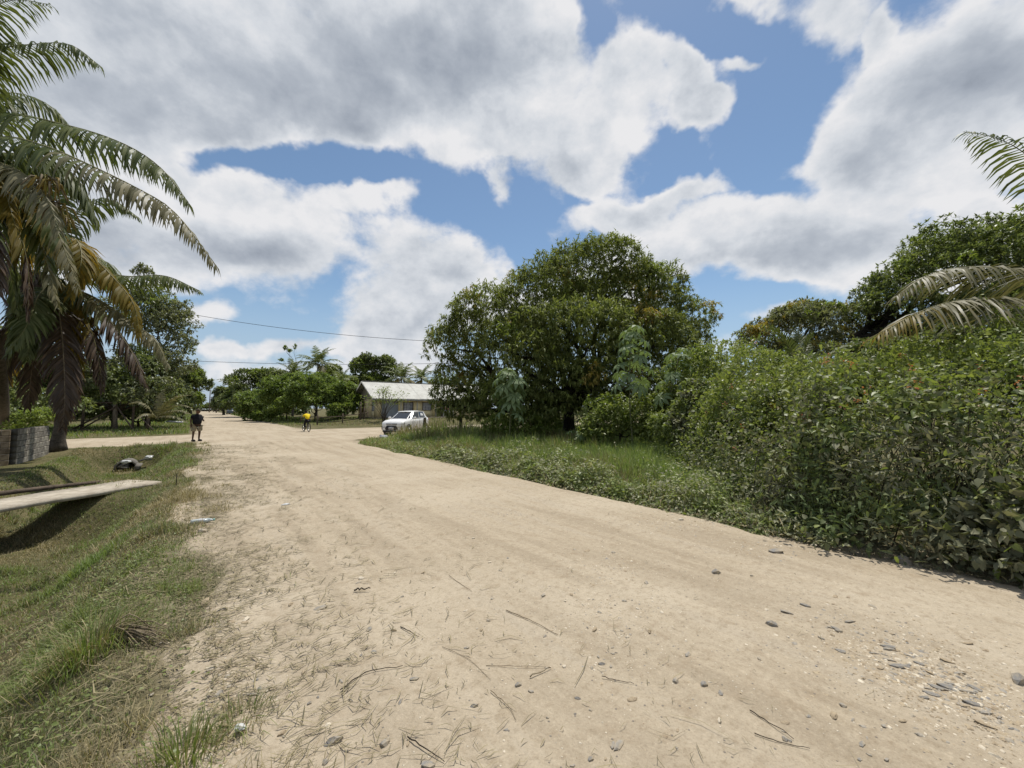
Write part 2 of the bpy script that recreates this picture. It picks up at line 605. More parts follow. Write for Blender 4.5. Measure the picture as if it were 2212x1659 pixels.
M['stem_dry'] = pmat('dry_stem', (.24, .195, .13), .8, .1, var=(.13, .10, .065), scale=8)
M['stone'] = pmat('grey_stone', (.32, .295, .255), .95, .08, var=(.42, .35, .25), scale=2.2, bump=.4)
M['stone_tan'] = pmat('tan_stone', (.42, .34, .23), .9, .1, var=(.30, .235, .16), scale=9, bump=.4)
M['stone_pale'] = pmat('pale_stone', (.62, .55, .43), .9, .1, var=(.48, .41, .31), scale=9, bump=.3)
M['slate'] = pmat('slate_stone', (.245, .235, .22), .95, .08, var=(.39, .33, .24), scale=2.2, bump=.4)


# ------------------------------------------------------------------ terrain
def H(s, o):
    s = np.asarray(s, float)
    o = np.asarray(o, float)
    d = smoothstep(-.35, -1.9, o) * .95 - smoothstep(-2.9, -3.9, o) * .80
    end = 1 - smoothstep(24.3, 25.8, s)
    z = -d * end
    mnd = smoothstep(2.0, .7, np.hypot(s - 13.6, (o + 1.1) * .9))
    z = z * (1 - mnd) - .11 * mnd
    wob = (fbm(s * .8 + 5, o * .8 + 9, 3) - .5) * .16
    away = np.maximum(smoothstep(-.2, -1.2, o), smoothstep(6.9, 8.0, o))
    cross = (smoothstep(26.3, 27.2, s) * (1 - smoothstep(33.8, 34.8, s)) * (o < 0)) + \
            (smoothstep(23.0, 24.0, s) * (1 - smoothstep(37.0, 38.0, s)) * (o > 0))
    z = z + wob * away * (1 - cross)
    # raised bank the house stands on, and the verge beyond the side road
    z = z + .42 * smoothstep(39, 43.5, s) * smoothstep(11, 14, o) * (1 - smoothstep(70, 90, s))
    z = z + .10 * smoothstep(6.6, 8.2, o) * (1 - cross)
    # bed under the roads sits below their surface
    inroad = smoothstep(-.3, .5, o) * (1 - smoothstep(6.2, 6.9, o))
    z = z - .05 * np.maximum(inroad, np.clip(cross, 0, 1))
    return z


def axis(lo, hi, d0, d1, grow, far):
    a = list(np.arange(lo, hi, d0))
    x, d = hi, d0
    while x < far:
        a.append(x)
        d = min(d * grow, d1)
        x += d
    b = []
    x, d = lo, d0
    while x > -far:
        d = min(d * grow, d1)
        x -= d
        b.append(x)
    return np.array(b[::-1] + a)


def grid(name, ss, oo, zf, mat, keep=None, smooth=True):
    S, O = np.meshgrid(ss, oo, indexing='ij')
    Z = zf(S, O)
    X = -SN * S + CS * O
    Y = CS * S + SN * O
    V = np.stack([X, Y, Z], -1).reshape(-1, 3)
    n, m = S.shape
    i = np.arange(n - 1)[:, None] * m + np.arange(m - 1)[None]
    Q = np.stack([i, i + m, i + m + 1, i + 1], -1).reshape(-1, 4)
    Q = Q[:, ::-1]
    return build(name, V, [Q], mat, smooth=smooth)


g_s = axis(-6, 30, .16, 150, 1.12, 2500)
g_o = axis(-7, 9, .16, 150, 1.12, 2500)
ground = grid('ground', g_s, g_o, H, M['ground'])
tag(ground, kind='structure')


def roadz(s, o):
    z = .012 + .02 * (fbm(s * .5, o * 1.2, 11) - .5)
    rut = np.exp(-((o - 1.9) / .55) ** 2) + np.exp(-((o - 4.1) / .6) ** 2)
    z = z - .016 * rut + .018 * (fbm(s * 1.1, o * 3.2, 12) - .5) + .012 * (fbm(s * 5, o * 6, 13, 3) - .5)
    return z


def road_sheet():
    ss = np.concatenate([np.arange(-8, 9, .07), np.arange(9, 24, .2), np.geomspace(24, 420, 120)])
    t = np.linspace(0, 1, 92)
    S, T = np.meshgrid(ss, t, indexing='ij')
    le = -.20 + (fbm(ss * .55, ss * 0 + 3, 21) - .5) * .9
    re = 6.55 + (fbm(ss * .5, ss * 0 + 7, 22) - .5) * .7
    O = le[:, None] * (1 - T) + re[:, None] * T
    Z = roadz(S, O) - .075 * (smoothstep(.97, 1, T) + smoothstep(.03, 0, T))
    V = np.stack([-SN * S + CS * O, CS * S + SN * O, Z], -1).reshape(-1, 3)
    n, m = S.shape
    i = np.arange(n - 1)[:, None] * m + np.arange(m - 1)[None]
    Q = np.stack([i + 1, i + m + 1, i + m, i], -1).reshape(-1, 4)
    return build('dirt_road', V, [Q], M['dirt'], smooth=True)


tag(road_sheet(), kind='structure')


def side_road(name, s0f, s1f, os_):
    T = np.linspace(0, 1, 40)
    s0 = s0f(os_) + (fbm(os_ * .5, os_ * 0 + 1, 31) - .5) * .7
    s1 = s1f(os_) + (fbm(os_ * .5, os_ * 0 + 2, 32) - .5) * .7
    S = s0[:, None] * (1 - T) + s1[:, None] * T
    O = np.broadcast_to(os_[:, None], S.shape)
    Z = -.004 + .025 * (fbm(S * .7, O * .7, 33) - .5) - .06 * (smoothstep(.97, 1, T) + smoothstep(.03, 0, T))
    V = np.stack([-SN * S + CS * O, CS * S + SN * O, Z], -1).reshape(-1, 3)
    n, m = S.shape
    i = np.arange(n - 1)[:, None] * m + np.arange(m - 1)[None]
    Q = np.stack([i, i + m, i + m + 1, i + 1], -1).reshape(-1, 4)
    return tag(build(name, V, [Q], M['dirt'], smooth=True), kind='structure')


side_road('side_road', lambda o: 24.3 - 3.6 * np.exp(-(o - 6.2) / 1.6), lambda o: 36.6 + 9.5 * np.exp(-(o - 6.2) / 3.0), np.linspace(5.6, 70, 150))
side_road('side_road', lambda o: 26.7 - 1.0 * np.exp((o - .3) / 1.0), lambda o: 34.2 + 2.0 * np.exp((o - .3) / 2.0), np.linspace(-60, .6, 120))

# ------------------------------------------------------------------ foliage builders
def frames(d, nrm):
    """orthonormal frames: y along d, z near nrm -> (N,3,3) columns x,y,z"""
    d = d / (np.linalg.norm(d, axis=1)[:, None] + 1e-9)
    x = np.cross(d, nrm)
    x /= np.linalg.norm(x, axis=1)[:, None] + 1e-9
    z = np.cross(x, d)
    return np.stack([x, d, z], -1)


T_OVAL = (np.array([(0, 0, 0), (-.5, .42, .10), (0, .5, 0), (.5, .42, .10), (0, 1, -.16)]), np.array([(0, 2, 1), (0, 3, 2), (2, 4, 1), (2, 3, 4)]))
T_DIAM = (np.array([(0, 0, 0), (-.5, .45, .08), (.5, .45, .08), (0, 1, -.12)]), np.array([(0, 2, 1), (1, 2, 3)]))
T_HEART = (np.array([(0, 0, 0), (-.34, -.06, .05), (-.5, .24, .10), (-.3, .62, .05), (0, 1, -.12), (.3, .62, .05), (.5, .24, .10), (.34, -.06, .05), (0, .4, 0)]),
           np.array([(0, 8, 1), (1, 8, 2), (2, 8, 3), (3, 8, 4), (4, 8, 5), (5, 8, 6), (6, 8, 7), (7, 8, 0)])[:, ::-1])


def leaves(tmpl, P, d, nrm, L, Wd, mi=0):
    """returns V, tris, material index for leaf cards at P pointing along d"""
    tv, tf = tmpl
    Fm = frames(d, nrm)
    n = len(P)
    L = np.broadcast_to(L, (n,))
    Wd = np.broadcast_to(Wd, (n,))
    loc = tv[None] * np.stack([Wd, L, L], -1)[:, None, :]
    V = np.einsum('nij,nkj->nki', Fm, loc) + P[:, None]
    Tn = tf[None] + (np.arange(n) * len(tv))[:, None, None]
    m = np.repeat(np.broadcast_to(mi, (n,)), len(tf))
    return V.reshape(-1, 3), Tn.reshape(-1, 3), m


def merge(parts):
    Vs, Ts, Ms, off = [], [], [], 0
    for V, T, m in parts:
        Vs.append(V)
        Ts.append(T + off)
        Ms.append(m)
        off += len(V)
    return np.concatenate(Vs), np.concatenate(Ts), np.concatenate(Ms)


def unit(n, r=None):
    v = (r or rng).normal(size=(n, 3))
    return v / np.linalg.norm(v, axis=1)[:, None]


def crown_points(lobes, n, depth=.16, rough=.22, under=-.35, r=None):
    r = r or rng
    lobes = np.array(lobes, float)
    a = (lobes[:, 3] * lobes[:, 4] + lobes[:, 4] * lobes[:, 5] + lobes[:, 3] * lobes[:, 5])
    k = r.choice(len(lobes), n, p=a / a.sum())
    u = unit(n, r)
    low = u[:, 2] < under
    u[low, 2] *= -1
    c, rad = lobes[k, :3], lobes[k, 3:]
    ph = k * 1.7
    bump = 1 + rough * (np.sin(u[:, 0] * 5 + ph) * np.sin(u[:, 1] * 6 + ph * 2) * .6 + np.sin(u[:, 2] * 9 + ph + u[:, 0] * 7) * .4)
    rr = bump * (1 - np.abs(r.normal(size=n)) * depth)
    P = c + u * rad * rr[:, None]
    nrm = u / rad
    nrm /= np.linalg.norm(nrm, axis=1)[:, None]
    # thin points deep inside other lobes
    keep = np.ones(n, bool)
    for j in range(len(lobes)):
        q = (P - lobes[j, :3]) / lobes[j, 3:]
        inside = (q ** 2).sum(1) < .45
        keep &= ~(inside & (r.random(n) < .5))
    return P[keep], nrm[keep]


def whorls(P, nrm, k, L, Wd, droop, spread=.9, mi=None, tmpl=T_DIAM, r=None):
    r = r or rng
    n = len(P)
    Pk = np.repeat(P, k, 0)
    Nk = np.repeat(nrm, k, 0)
    mk = np.repeat(mi if mi is not None else np.zeros(n, int), k)
    d = unit(n * k, r) * spread + Nk * .55
    d[:, 2] -= droop
    up = np.tile(np.array([0, 0, 1.0]), (n * k, 1)) + unit(n * k, r) * .35
    Ls = L * r.uniform(.65, 1.15, n * k)
    return leaves(tmpl, Pk, d, up, Ls, Wd * Ls / L, mk)


def limb(mb, a, b, r0, r1, wob=.12, n=6, k=6, rr=None, m=0):
    rr = rr or rng
    a, b = np.array(a, float), np.array(b, float)
    t = np.linspace(0, 1, n)[:, None]
    L = np.linalg.norm(b - a)
    p = a * (1 - t) + b * t + rr.normal(size=(n, 3)) * wob * L * .25 * np.sin(t * math.pi)
    p[:, 2] += np.sin(t[:, 0] * math.pi) * L * .06
    mb.tube(p, np.linspace(r0, r1, n), k, m)
    return p


def tree(name, label, base, lobes, n, leaf=(7, .2, .06, .5), mats=('dark_leaf',), flush=None, trunk=(.3, 2.0), bark='bark', group=None, cat='tree',
         tmpl=T_DIAM, depth=.16, rough=.22, under=-.35, seed=1, spread=.9, twigs=0, lean=(0, 0), sub=11):
    r = np.random.default_rng(seed)
    t = thing(name, label, cat, base, 0, group)
    lob = np.array(lobes, float)
    tr = MB()
    fork = np.array([lean[0], lean[1], trunk[1]])
    tr.tube([(0, 0, -.3), (0, 0, .05), fork * .5 + r.normal(size=3) * .05, fork], [trunk[0] * 1.5, trunk[0] * 1.15, trunk[0] * .95, trunk[0] * .85], 9)
    for l in lob:
        c = l[:3]
        p = limb(tr, fork - np.array([0, 0, .15]), c + np.array([0, 0, -l[5] * .2]), trunk[0] * .55, trunk[0] * .14, .25, 7, 6, r)
        for q in range(3 + twigs):
            e = c + unit(1, r)[0] * l[3:] * .85
            limb(tr, p[r.integers(3, 7)], e, trunk[0] * .16, trunk[0] * .04, .3, 5, 4, r)
    tr.build('trunk', M[bark], t, True)
    cl = []
    for l in lob:
        for q in unit(sub, r):
            if q[2] < -.6: q[2] *= -.5
            k = r.uniform(.34, .55)
            cl.append([*(l[:3] + q * l[3:] * (1 - k * .62)), *(l[3:] * k)])
    for l in lob: cl.append([*l[:3], *(l[3:] * .84)])
    P, nr = crown_points(np.array(cl), n, depth, rough, under, r) if sub else crown_points(lob, n, depth, rough, under, r)
    mi = np.zeros(len(P), int)
    if flush:
        nf, rad = flush
        vis = np.where((nr[:, 1] < .1) & (nr[:, 2] > -.3))[0]
        out = P[r.choice(vis, nf)]
        for q in out:
            dd = np.linalg.norm(P - q, axis=1)
            mi[(dd < rad * r.uniform(.5, 1.2)) & (r.random(len(P)) < .8)] = 1 + (r.random() < .5) * (len(mats) > 2)
    V, T, m = whorls(P, nr, leaf[0], leaf[1], leaf[2], leaf[3], spread, mi, tmpl, r)
    build('crown', V, [T], [M[x] for x in mats], t, [m])
    return t


def spline(cp, n):
    cp = np.array(cp, float)
    if len(cp) == 2: cp = np.array([cp[0], (cp[0] + cp[1]) / 2, cp[1]])
    d = np.concatenate([[0], np.cumsum(np.linalg.norm(np.diff(cp, axis=0), axis=1))])
    p = np.vstack([2 * cp[0] - cp[1], cp, 2 * cp[-1] - cp[-2]])
    out = []
    for x in np.linspace(0, d[-1], n):
        i = min(np.searchsorted(d, x, 'right') - 1, len(cp) - 2)
        t = (x - d[i]) / (d[i + 1] - d[i])
        a, b, c, e = p[i], p[i + 1], p[i + 2], p[i + 3]
        out.append(.5 * ((2 * b) + (c - a) * t + (2 * a - 5 * b + 4 * c - e) * t * t + (-a + 3 * b - 3 * c + e) * t ** 3))
    return np.array(out)


def frond(pts, ll=.85, n=70, w=.06, droop=.7, sweep=.55, t0=.14, seed=0, roll=0.0, ragged=.06, thick=.03, leafm=0, tipdry=None, seg=3, vee=.25):
    """one pinnate palm leaf along pts; returns V, quads, tris, midx (0 rachis, 1 leaflet, 2 dry tip)"""
    r = np.random.default_rng(seed)
    m = 26
    C = spline(pts, m)
    Tn = np.gradient(C, axis=0)
    Tn /= np.linalg.norm(Tn, axis=1)[:, None]
    mb = MB()
    mb.tube(C, np.linspace(thick, thick * .15, m), 4, 0)
    V0 = np.concatenate(mb.V)
    Q0 = np.array(mb.Q, int)
    T0 = np.array(mb.T, int)
    ts = np.linspace(t0, .995, n)
    f = ts * (m - 1)
    i = np.minimum(f.astype(int), m - 2)
    a = (f - i)[:, None]
    P = C[i] * (1 - a) + C[i + 1] * a
    T = Tn[i] * (1 - a) + Tn[i + 1] * a
    T /= np.linalg.norm(T, axis=1)[:, None]
    upv = np.array([0, 0, 1.0])
    X = np.cross(T, upv)
    steep = np.linalg.norm(X, axis=1) < .25
    if steep.any():
        good = X[~steep].mean(0) if (~steep).any() else np.array([1.0, 0, 0])
        X[steep] = good
    X /= np.linalg.norm(X, axis=1)[:, None]
    N = np.cross(X, T)
    if roll:
        cr, sr = math.cos(roll), math.sin(roll)
        X, N = X * cr + N * sr, N * cr - X * sr
    Vs, Qs, Ts, off = [V0], [Q0], [], len(V0)
    mi = [np.zeros(len(Q0), int)]
    tmi = [np.zeros(len(T0), int)]
    Ts.append(T0)
    for side in (-1, 1):
        k = len(ts)
        tj = ts + r.normal(size=k) * .004
        prof = np.sin(np.clip(.22 + tj * .84, 0, 1) * math.pi) ** .6
        L = ll * (.30 + .70 * prof) * (1 - ragged * r.random(k) * 2) * np.where(r.random(k) < .07, r.uniform(.3, .8, k), 1)
        sw = sweep + .75 * ts ** 2 + r.normal() * .05
        clumpn = np.sin(tj * 61 + seed * 2.0) * .10 + np.sin(tj * 23 + seed) * .10
        d = side * X + T * (sw + clumpn)[:, None] + N * vee + r.normal(size=(k, 3)) * .07
        d /= np.linalg.norm(d, axis=1)[:, None]
        dr = droop * r.uniform(.6, 1.4, k)
        ww = w * (.6 + .4 * prof)
        prev = P.copy()
        rings = []
        nn = seg + 1
        for q in range(nn):
            u = q / seg
            dd = d + np.array([0, 0, -1.0]) * (dr * (u ** 1.3) * 1.5)[:, None]
            dd /= np.linalg.norm(dd, axis=1)[:, None]
            if q: prev = prev + dd * (L / seg)[:, None]
            wd = T + r.normal(size=(k, 3)) * .25
            wd = wd - dd * (wd * dd).sum(1)[:, None]
            wd /= np.linalg.norm(wd, axis=1)[:, None] + 1e-9
            prw = (.55, 1.0, .8, .0) if seg == 3 else (.7, 1, .0)
            hw = ww * prw[q] * .5
            if q < nn - 1: rings.append((prev - wd * hw[:, None], prev + wd * hw[:, None]))
            else: rings.append((prev,))
        pv = np.stack([rings[j][e] for j in range(seg) for e in (0, 1)] + [rings[seg][0]], 1)   # k, 2*seg+1
        Vs.append(pv.reshape(-1, 3))
        b = (np.arange(k) * (2 * seg + 1))[:, None] + off
        mat = np.ones(k, int)
        if tipdry is not None: mat[(ts > tipdry + r.normal(size=k) * .05)] = 2
        for j in range(seg - 1):
            Qs.append(np.concatenate([b + 2 * j, b + 2 * j + 1, b + 2 * j + 3, b + 2 * j + 2], 1))
            mi.append(mat)
        Ts.append(np.concatenate([b + 2 * seg - 2, b + 2 * seg - 1, b + 2 * seg], 1))
        tmi.append(mat)
        off += k * (2 * seg + 1)
    return np.concatenate(Vs), np.concatenate(Qs), np.concatenate(Ts), np.concatenate(mi), np.concatenate(tmi)


def add_frond(parent, pts, mats, name='frond', label=None, origin=None, **kw):
    if origin is not None: pts = [np.array(p) - origin for p in pts]
    V, Q, T, qm, tm = frond(pts, **kw)
    o = build(name, V, [Q, T], [M[x] for x in mats], parent, [qm, tm])
    if label: o['label'] = label
    return o


def arc_pts(az, e0, e1, L, n=7, c=(0, 0, 0)):
    t = np.linspace(0, 1, n)
    e = np.radians(e0 + (e1 - e0) * t ** 1.25)
    p = [np.array(c, float)]
    for i in range(n - 1):
        em = (e[i] + e[i + 1]) / 2
        p.append(p[-1] + L / (n - 1) * np.array([math.cos(em) * math.cos(az), math.cos(em) * math.sin(az), math.sin(em)]))
    return p


def palm(name, label, base, h, nf=16, L=3.5, seed=0, ll=.75, n=34, group=None, trunk=.13, lean=(0, 0), mats=('rachis', 'palm_far', 'palm_yellow'), w=.06, dead=2, young=.35):
    """coconut palm for the middle distance: trunk and one object per frond"""
    r = np.random.default_rng(seed)
    t = thing(name, label, 'palm tree', base, 0, group)
    c = np.array([lean[0], lean[1], h])
    if h > .4:
        mb = MB()
        q = np.linspace(0, 1, 9)[:, None]
        p = c[None] * np.concatenate([q ** 1.6, q ** 1.6, q], 1)
        p[0, 2] = -.3
        mb.tube(p, np.linspace(trunk * 1.4, trunk * .8, 9), 8)
        mb.build('trunk', M['palm_trunk'], t, True)
    for i in range(nf):
        az = i * 2.39996 + r.normal() * .15
        u = i / max(nf - 1, 1)
        e0 = 82 - 85 * u + r.normal() * 5
        e1 = e0 - (35 + 55 * u ** young) + r.normal() * 8
        pts = arc_pts(az, e0, max(e1, -88), L * (.72 + .28 * math.sin(u * 2.6 + .3)) * r.uniform(.9, 1.08), c=c)
        mm = mats if i < nf - dead else (mats[0], 'palm_yellow' if i % 2 else 'palm_pale', 'palm_brown')
        add_frond(t, pts, mm, seed=seed * 50 + i, ll=ll, n=n, w=w, droop=.35 + .5 * u, thick=.035, seg=2)
    return t


# ------------------------------------------------------------------ the big coconut palms on the left
P3 = ('rachis', 'palm', 'palm_pale')


def near_palm(name, label, trunk_pts, rad, fr, nuts=None):
    base = np.array(trunk_pts[0])
    t = thing(name, label, 'palm tree', base)
    mb = MB()
    pts = spline([np.array(p) - base for p in trunk_pts], 34)
    rr = np.linspace(rad * 1.25, rad * .72, 34)
    rr[:4] *= np.array([1.7, 1.35, 1.15, 1.05])
    rr[1::2] *= 1.05
    mb.tube(pts, rr, 12)
    mb.build('trunk', M['palm_trunk'], t, True)
    for i, (cp, mats, kw) in enumerate(fr):
        kw = dict(kw)
        kw['ll'] = kw.get('ll', .9) * 1.25
        kw['n'] = int(kw.get('n', 70) * 1.0)
        kw['w'] = kw.get('w', .05) * 1.6
        kw['droop'] = kw.get('droop', .7) * 1.9
        kw['vee'] = .08
        add_frond(t, [at(*c) for c in cp], mats, origin=base, seed=i + 11, **kw)
    return t, base


CA = (-95, 330, 10.6)
frA = [
    ([CA, (0, 250, 10.3), (150, 272, 10.0), (270, 312, 9.8), (350, 365, 9.6), (410, 442, 9.4)], P3, dict(ll=1.05, n=95, droop=1.1, w=.05, sweep=.5)),
    ([CA, (0, 296, 9.7), (87, 312, 9.3), (174, 347, 9.0), (305, 411, 8.8), (380, 461, 8.6), (468, 575, 8.4)], P3, dict(ll=.95, n=95, droop=1.15, w=.052, sweep=.45, tipdry=.55)),
    ([CA, (-70, 160, 10.5), (0, 108, 10.3), (67, 96, 10.2), (150, 96, 10.1), (216, 142, 10.0)], P3, dict(ll=1.0, n=85, droop=.9, w=.045, sweep=.8)),
    ([CA, (-80, 120, 10.5), (-30, 30, 10.3), (30, 0, 10.2), (110, 10, 10.1)], P3, dict(ll=.9, n=70, droop=.6, w=.04)),
    ([CA, (-90, 150, 10.2), (-70, -10, 9.5), (-30, -120, 9.0)], P3, dict(ll=.9, n=70, droop=.5)),
    ([CA, (-40, 340, 9.6), (40, 368, 9.0), (95, 420, 8.6), (130, 500, 8.3)], P3, dict(ll=1.0, n=80, droop=1.0, w=.05, tipdry=.3)),
    ([CA, (-10, 330, 10.8), (90, 340, 11.2), (170, 390, 11.5), (210, 480, 11.7)], P3, dict(ll=1.05, n=85, droop=1.2, w=.05)),
    ([CA, (-30, 400, 11.2), (30, 470, 11.5), (60, 580, 11.6), (60, 680, 11.6)], ('rachis', 'palm_yellow', 'palm_brown'), dict(ll=.9, n=80, droop=1.0, tipdry=.6)),
    ([CA, (-50, 420, 10), (-20, 520, 9.6), (0, 640, 9.4)], ('rachis', 'palm', 'palm_brown'), dict(ll=.95, n=80, droop=1.0, tipdry=.6)),
    ([CA, (-150, 250, 9.5), (-230, 250, 8.6), (-330, 330, 8.0)], P3, dict(ll=1.0, n=70, droop=.9)),
    ([CA, (-160, 330, 10.0), (-270, 380, 9.5), (-360, 500, 9.2)], P3, dict(ll=1.0, n=70, droop=.9)),
    ([CA, (-120, 200, 11.5), (-170, 120, 12.4), (-230, 110, 13.2)], P3, dict(ll=1.0, n=70, droop=.7)),
    ([CA, (-60, 240, 11.6), (20, 200, 12.6), (110, 230, 13.5), (190, 320, 14.1)], P3, dict(ll=1.0, n=80, droop=1.0)),
]
def hanging(C, u0, u1, v0, v1, Y0, Y1, n, seed, mats, ll=.85, reach=1.0):
    """older leaves hanging round the crown C, tips inside the given sector"""
    r = np.random.default_rng(seed)
    out = []
    for i in range(n):
        u, v, Y = r.uniform(u0, u1), r.uniform(v0, v1), r.uniform(Y0, Y1)
        m1 = (C[0] + (u - C[0]) * .38, C[1] + (v - C[1]) * .12 - 28, C[2] + (Y - C[2]) * .4)
        m2 = (C[0] + (u - C[0]) * .75, C[1] + (v - C[1]) * .48 - 14, C[2] + (Y - C[2]) * .78)
        out.append(([C, m1, m2, (u, v, Y)], mats[i % len(mats)], dict(ll=ll, n=70, droop=.9, w=.05, tipdry=.75 if i % 3 == 0 else None)))
    return out


YB = ('rachis', 'palm_yellow', 'palm_brown')
BB = ('stem_dry', 'palm_brown', 'palm_brown')
frA += hanging(CA, -60, 170, 480, 700, 9.2, 12.5, 7, 5, [P3, P3, YB])
frA += hanging(CA, -260, -60, 420, 720, 8.8, 12.0, 4, 6, [P3, BB])
ta = gnd(8, 948)
pa, ba = near_palm('coconut_palm', 'tallest coconut palm at the left edge with long arching fronds high over the lawn', [ta, at(0, 800, 13.6), at(-60, 520, 11.6), at(*CA)], .17, frA)

CB = (112, 610, 14.3)
YB = ('rachis', 'palm_yellow', 'palm_brown')
BB = ('stem_dry', 'palm_brown', 'palm_brown')
frB = [
    ([CB, (200, 590, 14.2), (280, 597, 14.0), (357, 596, 13.8), (432, 628, 13.6)], P3, dict(ll=.85, n=80, droop=.9, w=.05)),
    ([CB, (140, 545, 13.9), (190, 550, 13.4), (245, 600, 13.0), (288, 655, 12.8), (302, 725, 12.7)], YB, dict(ll=1.0, n=85, droop=1.2, w=.055)),
    ([CB, (150, 520, 13.4), (172, 530, 12.9), (174, 575, 12.5), (150, 640, 12.3)], YB, dict(ll=1.0, n=75, droop=.6, w=.05, sweep=.9)),
    ([CB, (200, 640, 14.0), (285, 695, 13.7), (335, 735, 13.5), (364, 792, 13.3)], P3, dict(ll=.8, n=80, droop=1.1, w=.05, tipdry=.2)),
    ([CB, (95, 625, 13.5), (80, 645, 12.8), (60, 700, 12.2), (20, 760, 11.8)], P3, dict(ll=.95, n=95, droop=.45, w=.05, sweep=.7)),
    ([CB, (124, 655, 13.7), (135, 740, 13.2), (140, 850, 12.9), (136, 925, 12.9)], BB, dict(ll=1.0, n=95, droop=.8, w=.05, sweep=.5)),
    ([CB, (165, 650, 14.2), (205, 740, 14.2), (222, 840, 14.2)], YB, dict(ll=.9, n=75, droop=1.0, tipdry=.5)),
    ([CB, (190, 640, 14.6), (275, 745, 14.8), (318, 835, 14.9)], ('rachis', 'palm', 'palm_brown'), dict(ll=.9, n=75, droop=1.0, tipdry=.4)),
    ([CB, (60, 585, 13.9), (20, 575, 13.5), (-50, 600, 13.2), (-110, 670, 13)], P3, dict(ll=1.0, n=80, droop=1.0)),
    ([CB, (140, 500, 14.6), (190, 440, 14.8), (240, 430, 15.0), (300, 470, 15.2)], P3, dict(ll=.9, n=75, droop=.9)),
    ([CB, (100, 500, 14.4), (80, 430, 14.4), (40, 400, 14.4), (-20, 430, 14.3)], P3, dict(ll=.9, n=75, droop=.9)),
    ([CB, (118, 500, 14.3), (125, 410, 14.3), (140, 350, 14.2)], P3, dict(ll=.8, n=70, droop=.4)),
    ([CB, (60, 650, 14.6), (20, 740, 14.8), (0, 850, 14.9)], BB, dict(ll=.9, n=75, droop=.9)),
    ([CB, (90, 680, 14.6), (70, 790, 14.8), (60, 880, 14.9)], BB, dict(ll=.9, n=75, droop=.8)),
    ([CB, (160, 560, 15.2), (220, 560, 16.2), (260, 610, 17), (280, 690, 17.5)], P3, dict(ll=.9, n=75, droop=1.0)),
    ([CB, (80, 560, 15.2), (50, 540, 16.2), (20, 570, 17.2)], P3, dict(ll=.9, n=70, droop=1.0)),
]
frB += hanging(CB, 20, 260, 650, 860, 13.0, 15.8, 8, 7, [P3, BB, YB, P3])
frB += hanging(CB, -40, 120, 600, 800, 12.8, 15.8, 4, 8, [P3, P3, BB])
tb = gnd(122, 972)
pb, bb = near_palm('coconut_palm', 'coconut palm with yellowing and brown hanging fronds beside the block wall', [tb, at(136, 880, 17.0), at(140, 760, 15.8), at(*CB)], .165, frB)


def flower_spray(parent, c, base, seed=0):
    r = np.random.default_rng(seed)
    mb = MB()
    for i in range(26):
        d = unit(1, r)[0] * .35
        d[2] = d[2] * .4 - .25
        p0 = c + r.normal(size=3) * .06
        mb.tube(np.array([p0, p0 + d * .6 + np.array([0, 0, .08]), p0 + d + np.array([0, 0, -.12])]) - base, [.014, .022, .010], 4, i % 3 == 0)
    return mb.build('flower_spray', [M['flush'], M['stem_dry']], parent)


flower_spray(pa, at(104, 385, 8.7), ba, 1)
flower_spray(pa, at(120, 440, 8.8), ba, 2)
flower_spray(pb, at(140, 470, 12.6), bb, 3)

# ------------------------------------------------------------------ right: mango tree, saplings, far big trees
def LB(u, v, Y, ru, rv, rd=None):
    """crown lobe from survey angles at its real distance: world centre and radii in metres"""
    c = at(u, v, Y)
    k = Y / F
    return [*c, ru * k, (rd if rd is not None else ru * k), rv * k]


def rel(lobes, base):
    return [[l[0] - base[0], l[1] - base[1], l[2] - base[2], *l[3:]] for l in lobes]


mb_ = np.array([3.35, 23.2, .05])
ml = [LB(1290, 610, 23.5, 115, 85), LB(1230, 605, 23.5, 80, 60), LB(1360, 615, 23.5, 80, 60), LB(1180, 650, 22.5, 110, 85), LB(1060, 690, 22.0, 90, 80), LB(990, 740, 21.7, 68, 75), LB(985, 830, 21.2, 58, 62), LB(968, 872, 21, 40, 38), LB(1010, 885, 21, 50, 32), LB(1170, 880, 20, 80, 40), LB(1330, 870, 20.5, 60, 40), LB(1110, 860, 19.5, 70, 50), LB(1400, 640, 23.5, 95, 75),
      LB(1465, 690, 24.0, 72, 65), LB(1130, 770, 20.2, 110, 95), LB(1270, 730, 20.0, 120, 90), LB(1400, 740, 21.5, 100, 75), LB(1080, 870, 20.5, 80, 45), LB(1230, 830, 19.6, 85, 60), LB(1340, 830, 20.5, 80, 60),
      LB(1260, 700, 27.5, 170, 120), LB(1120, 760, 26.5, 120, 90), LB(1420, 760, 26.5, 100, 80)]
mango = tree('mango_tree', 'broad spreading mango tree with yellow new leaves and dark trunk beside the grass verge', mb_, rel(ml, mb_), 36000,
             leaf=(8, .27, .07, .55), mats=('mango', 'flush', 'lime'), flush=(34, .75), trunk=(.36, 1.9), bark='bark_dark', seed=5, depth=.17, rough=.24, under=-.7, twigs=2, sub=15)

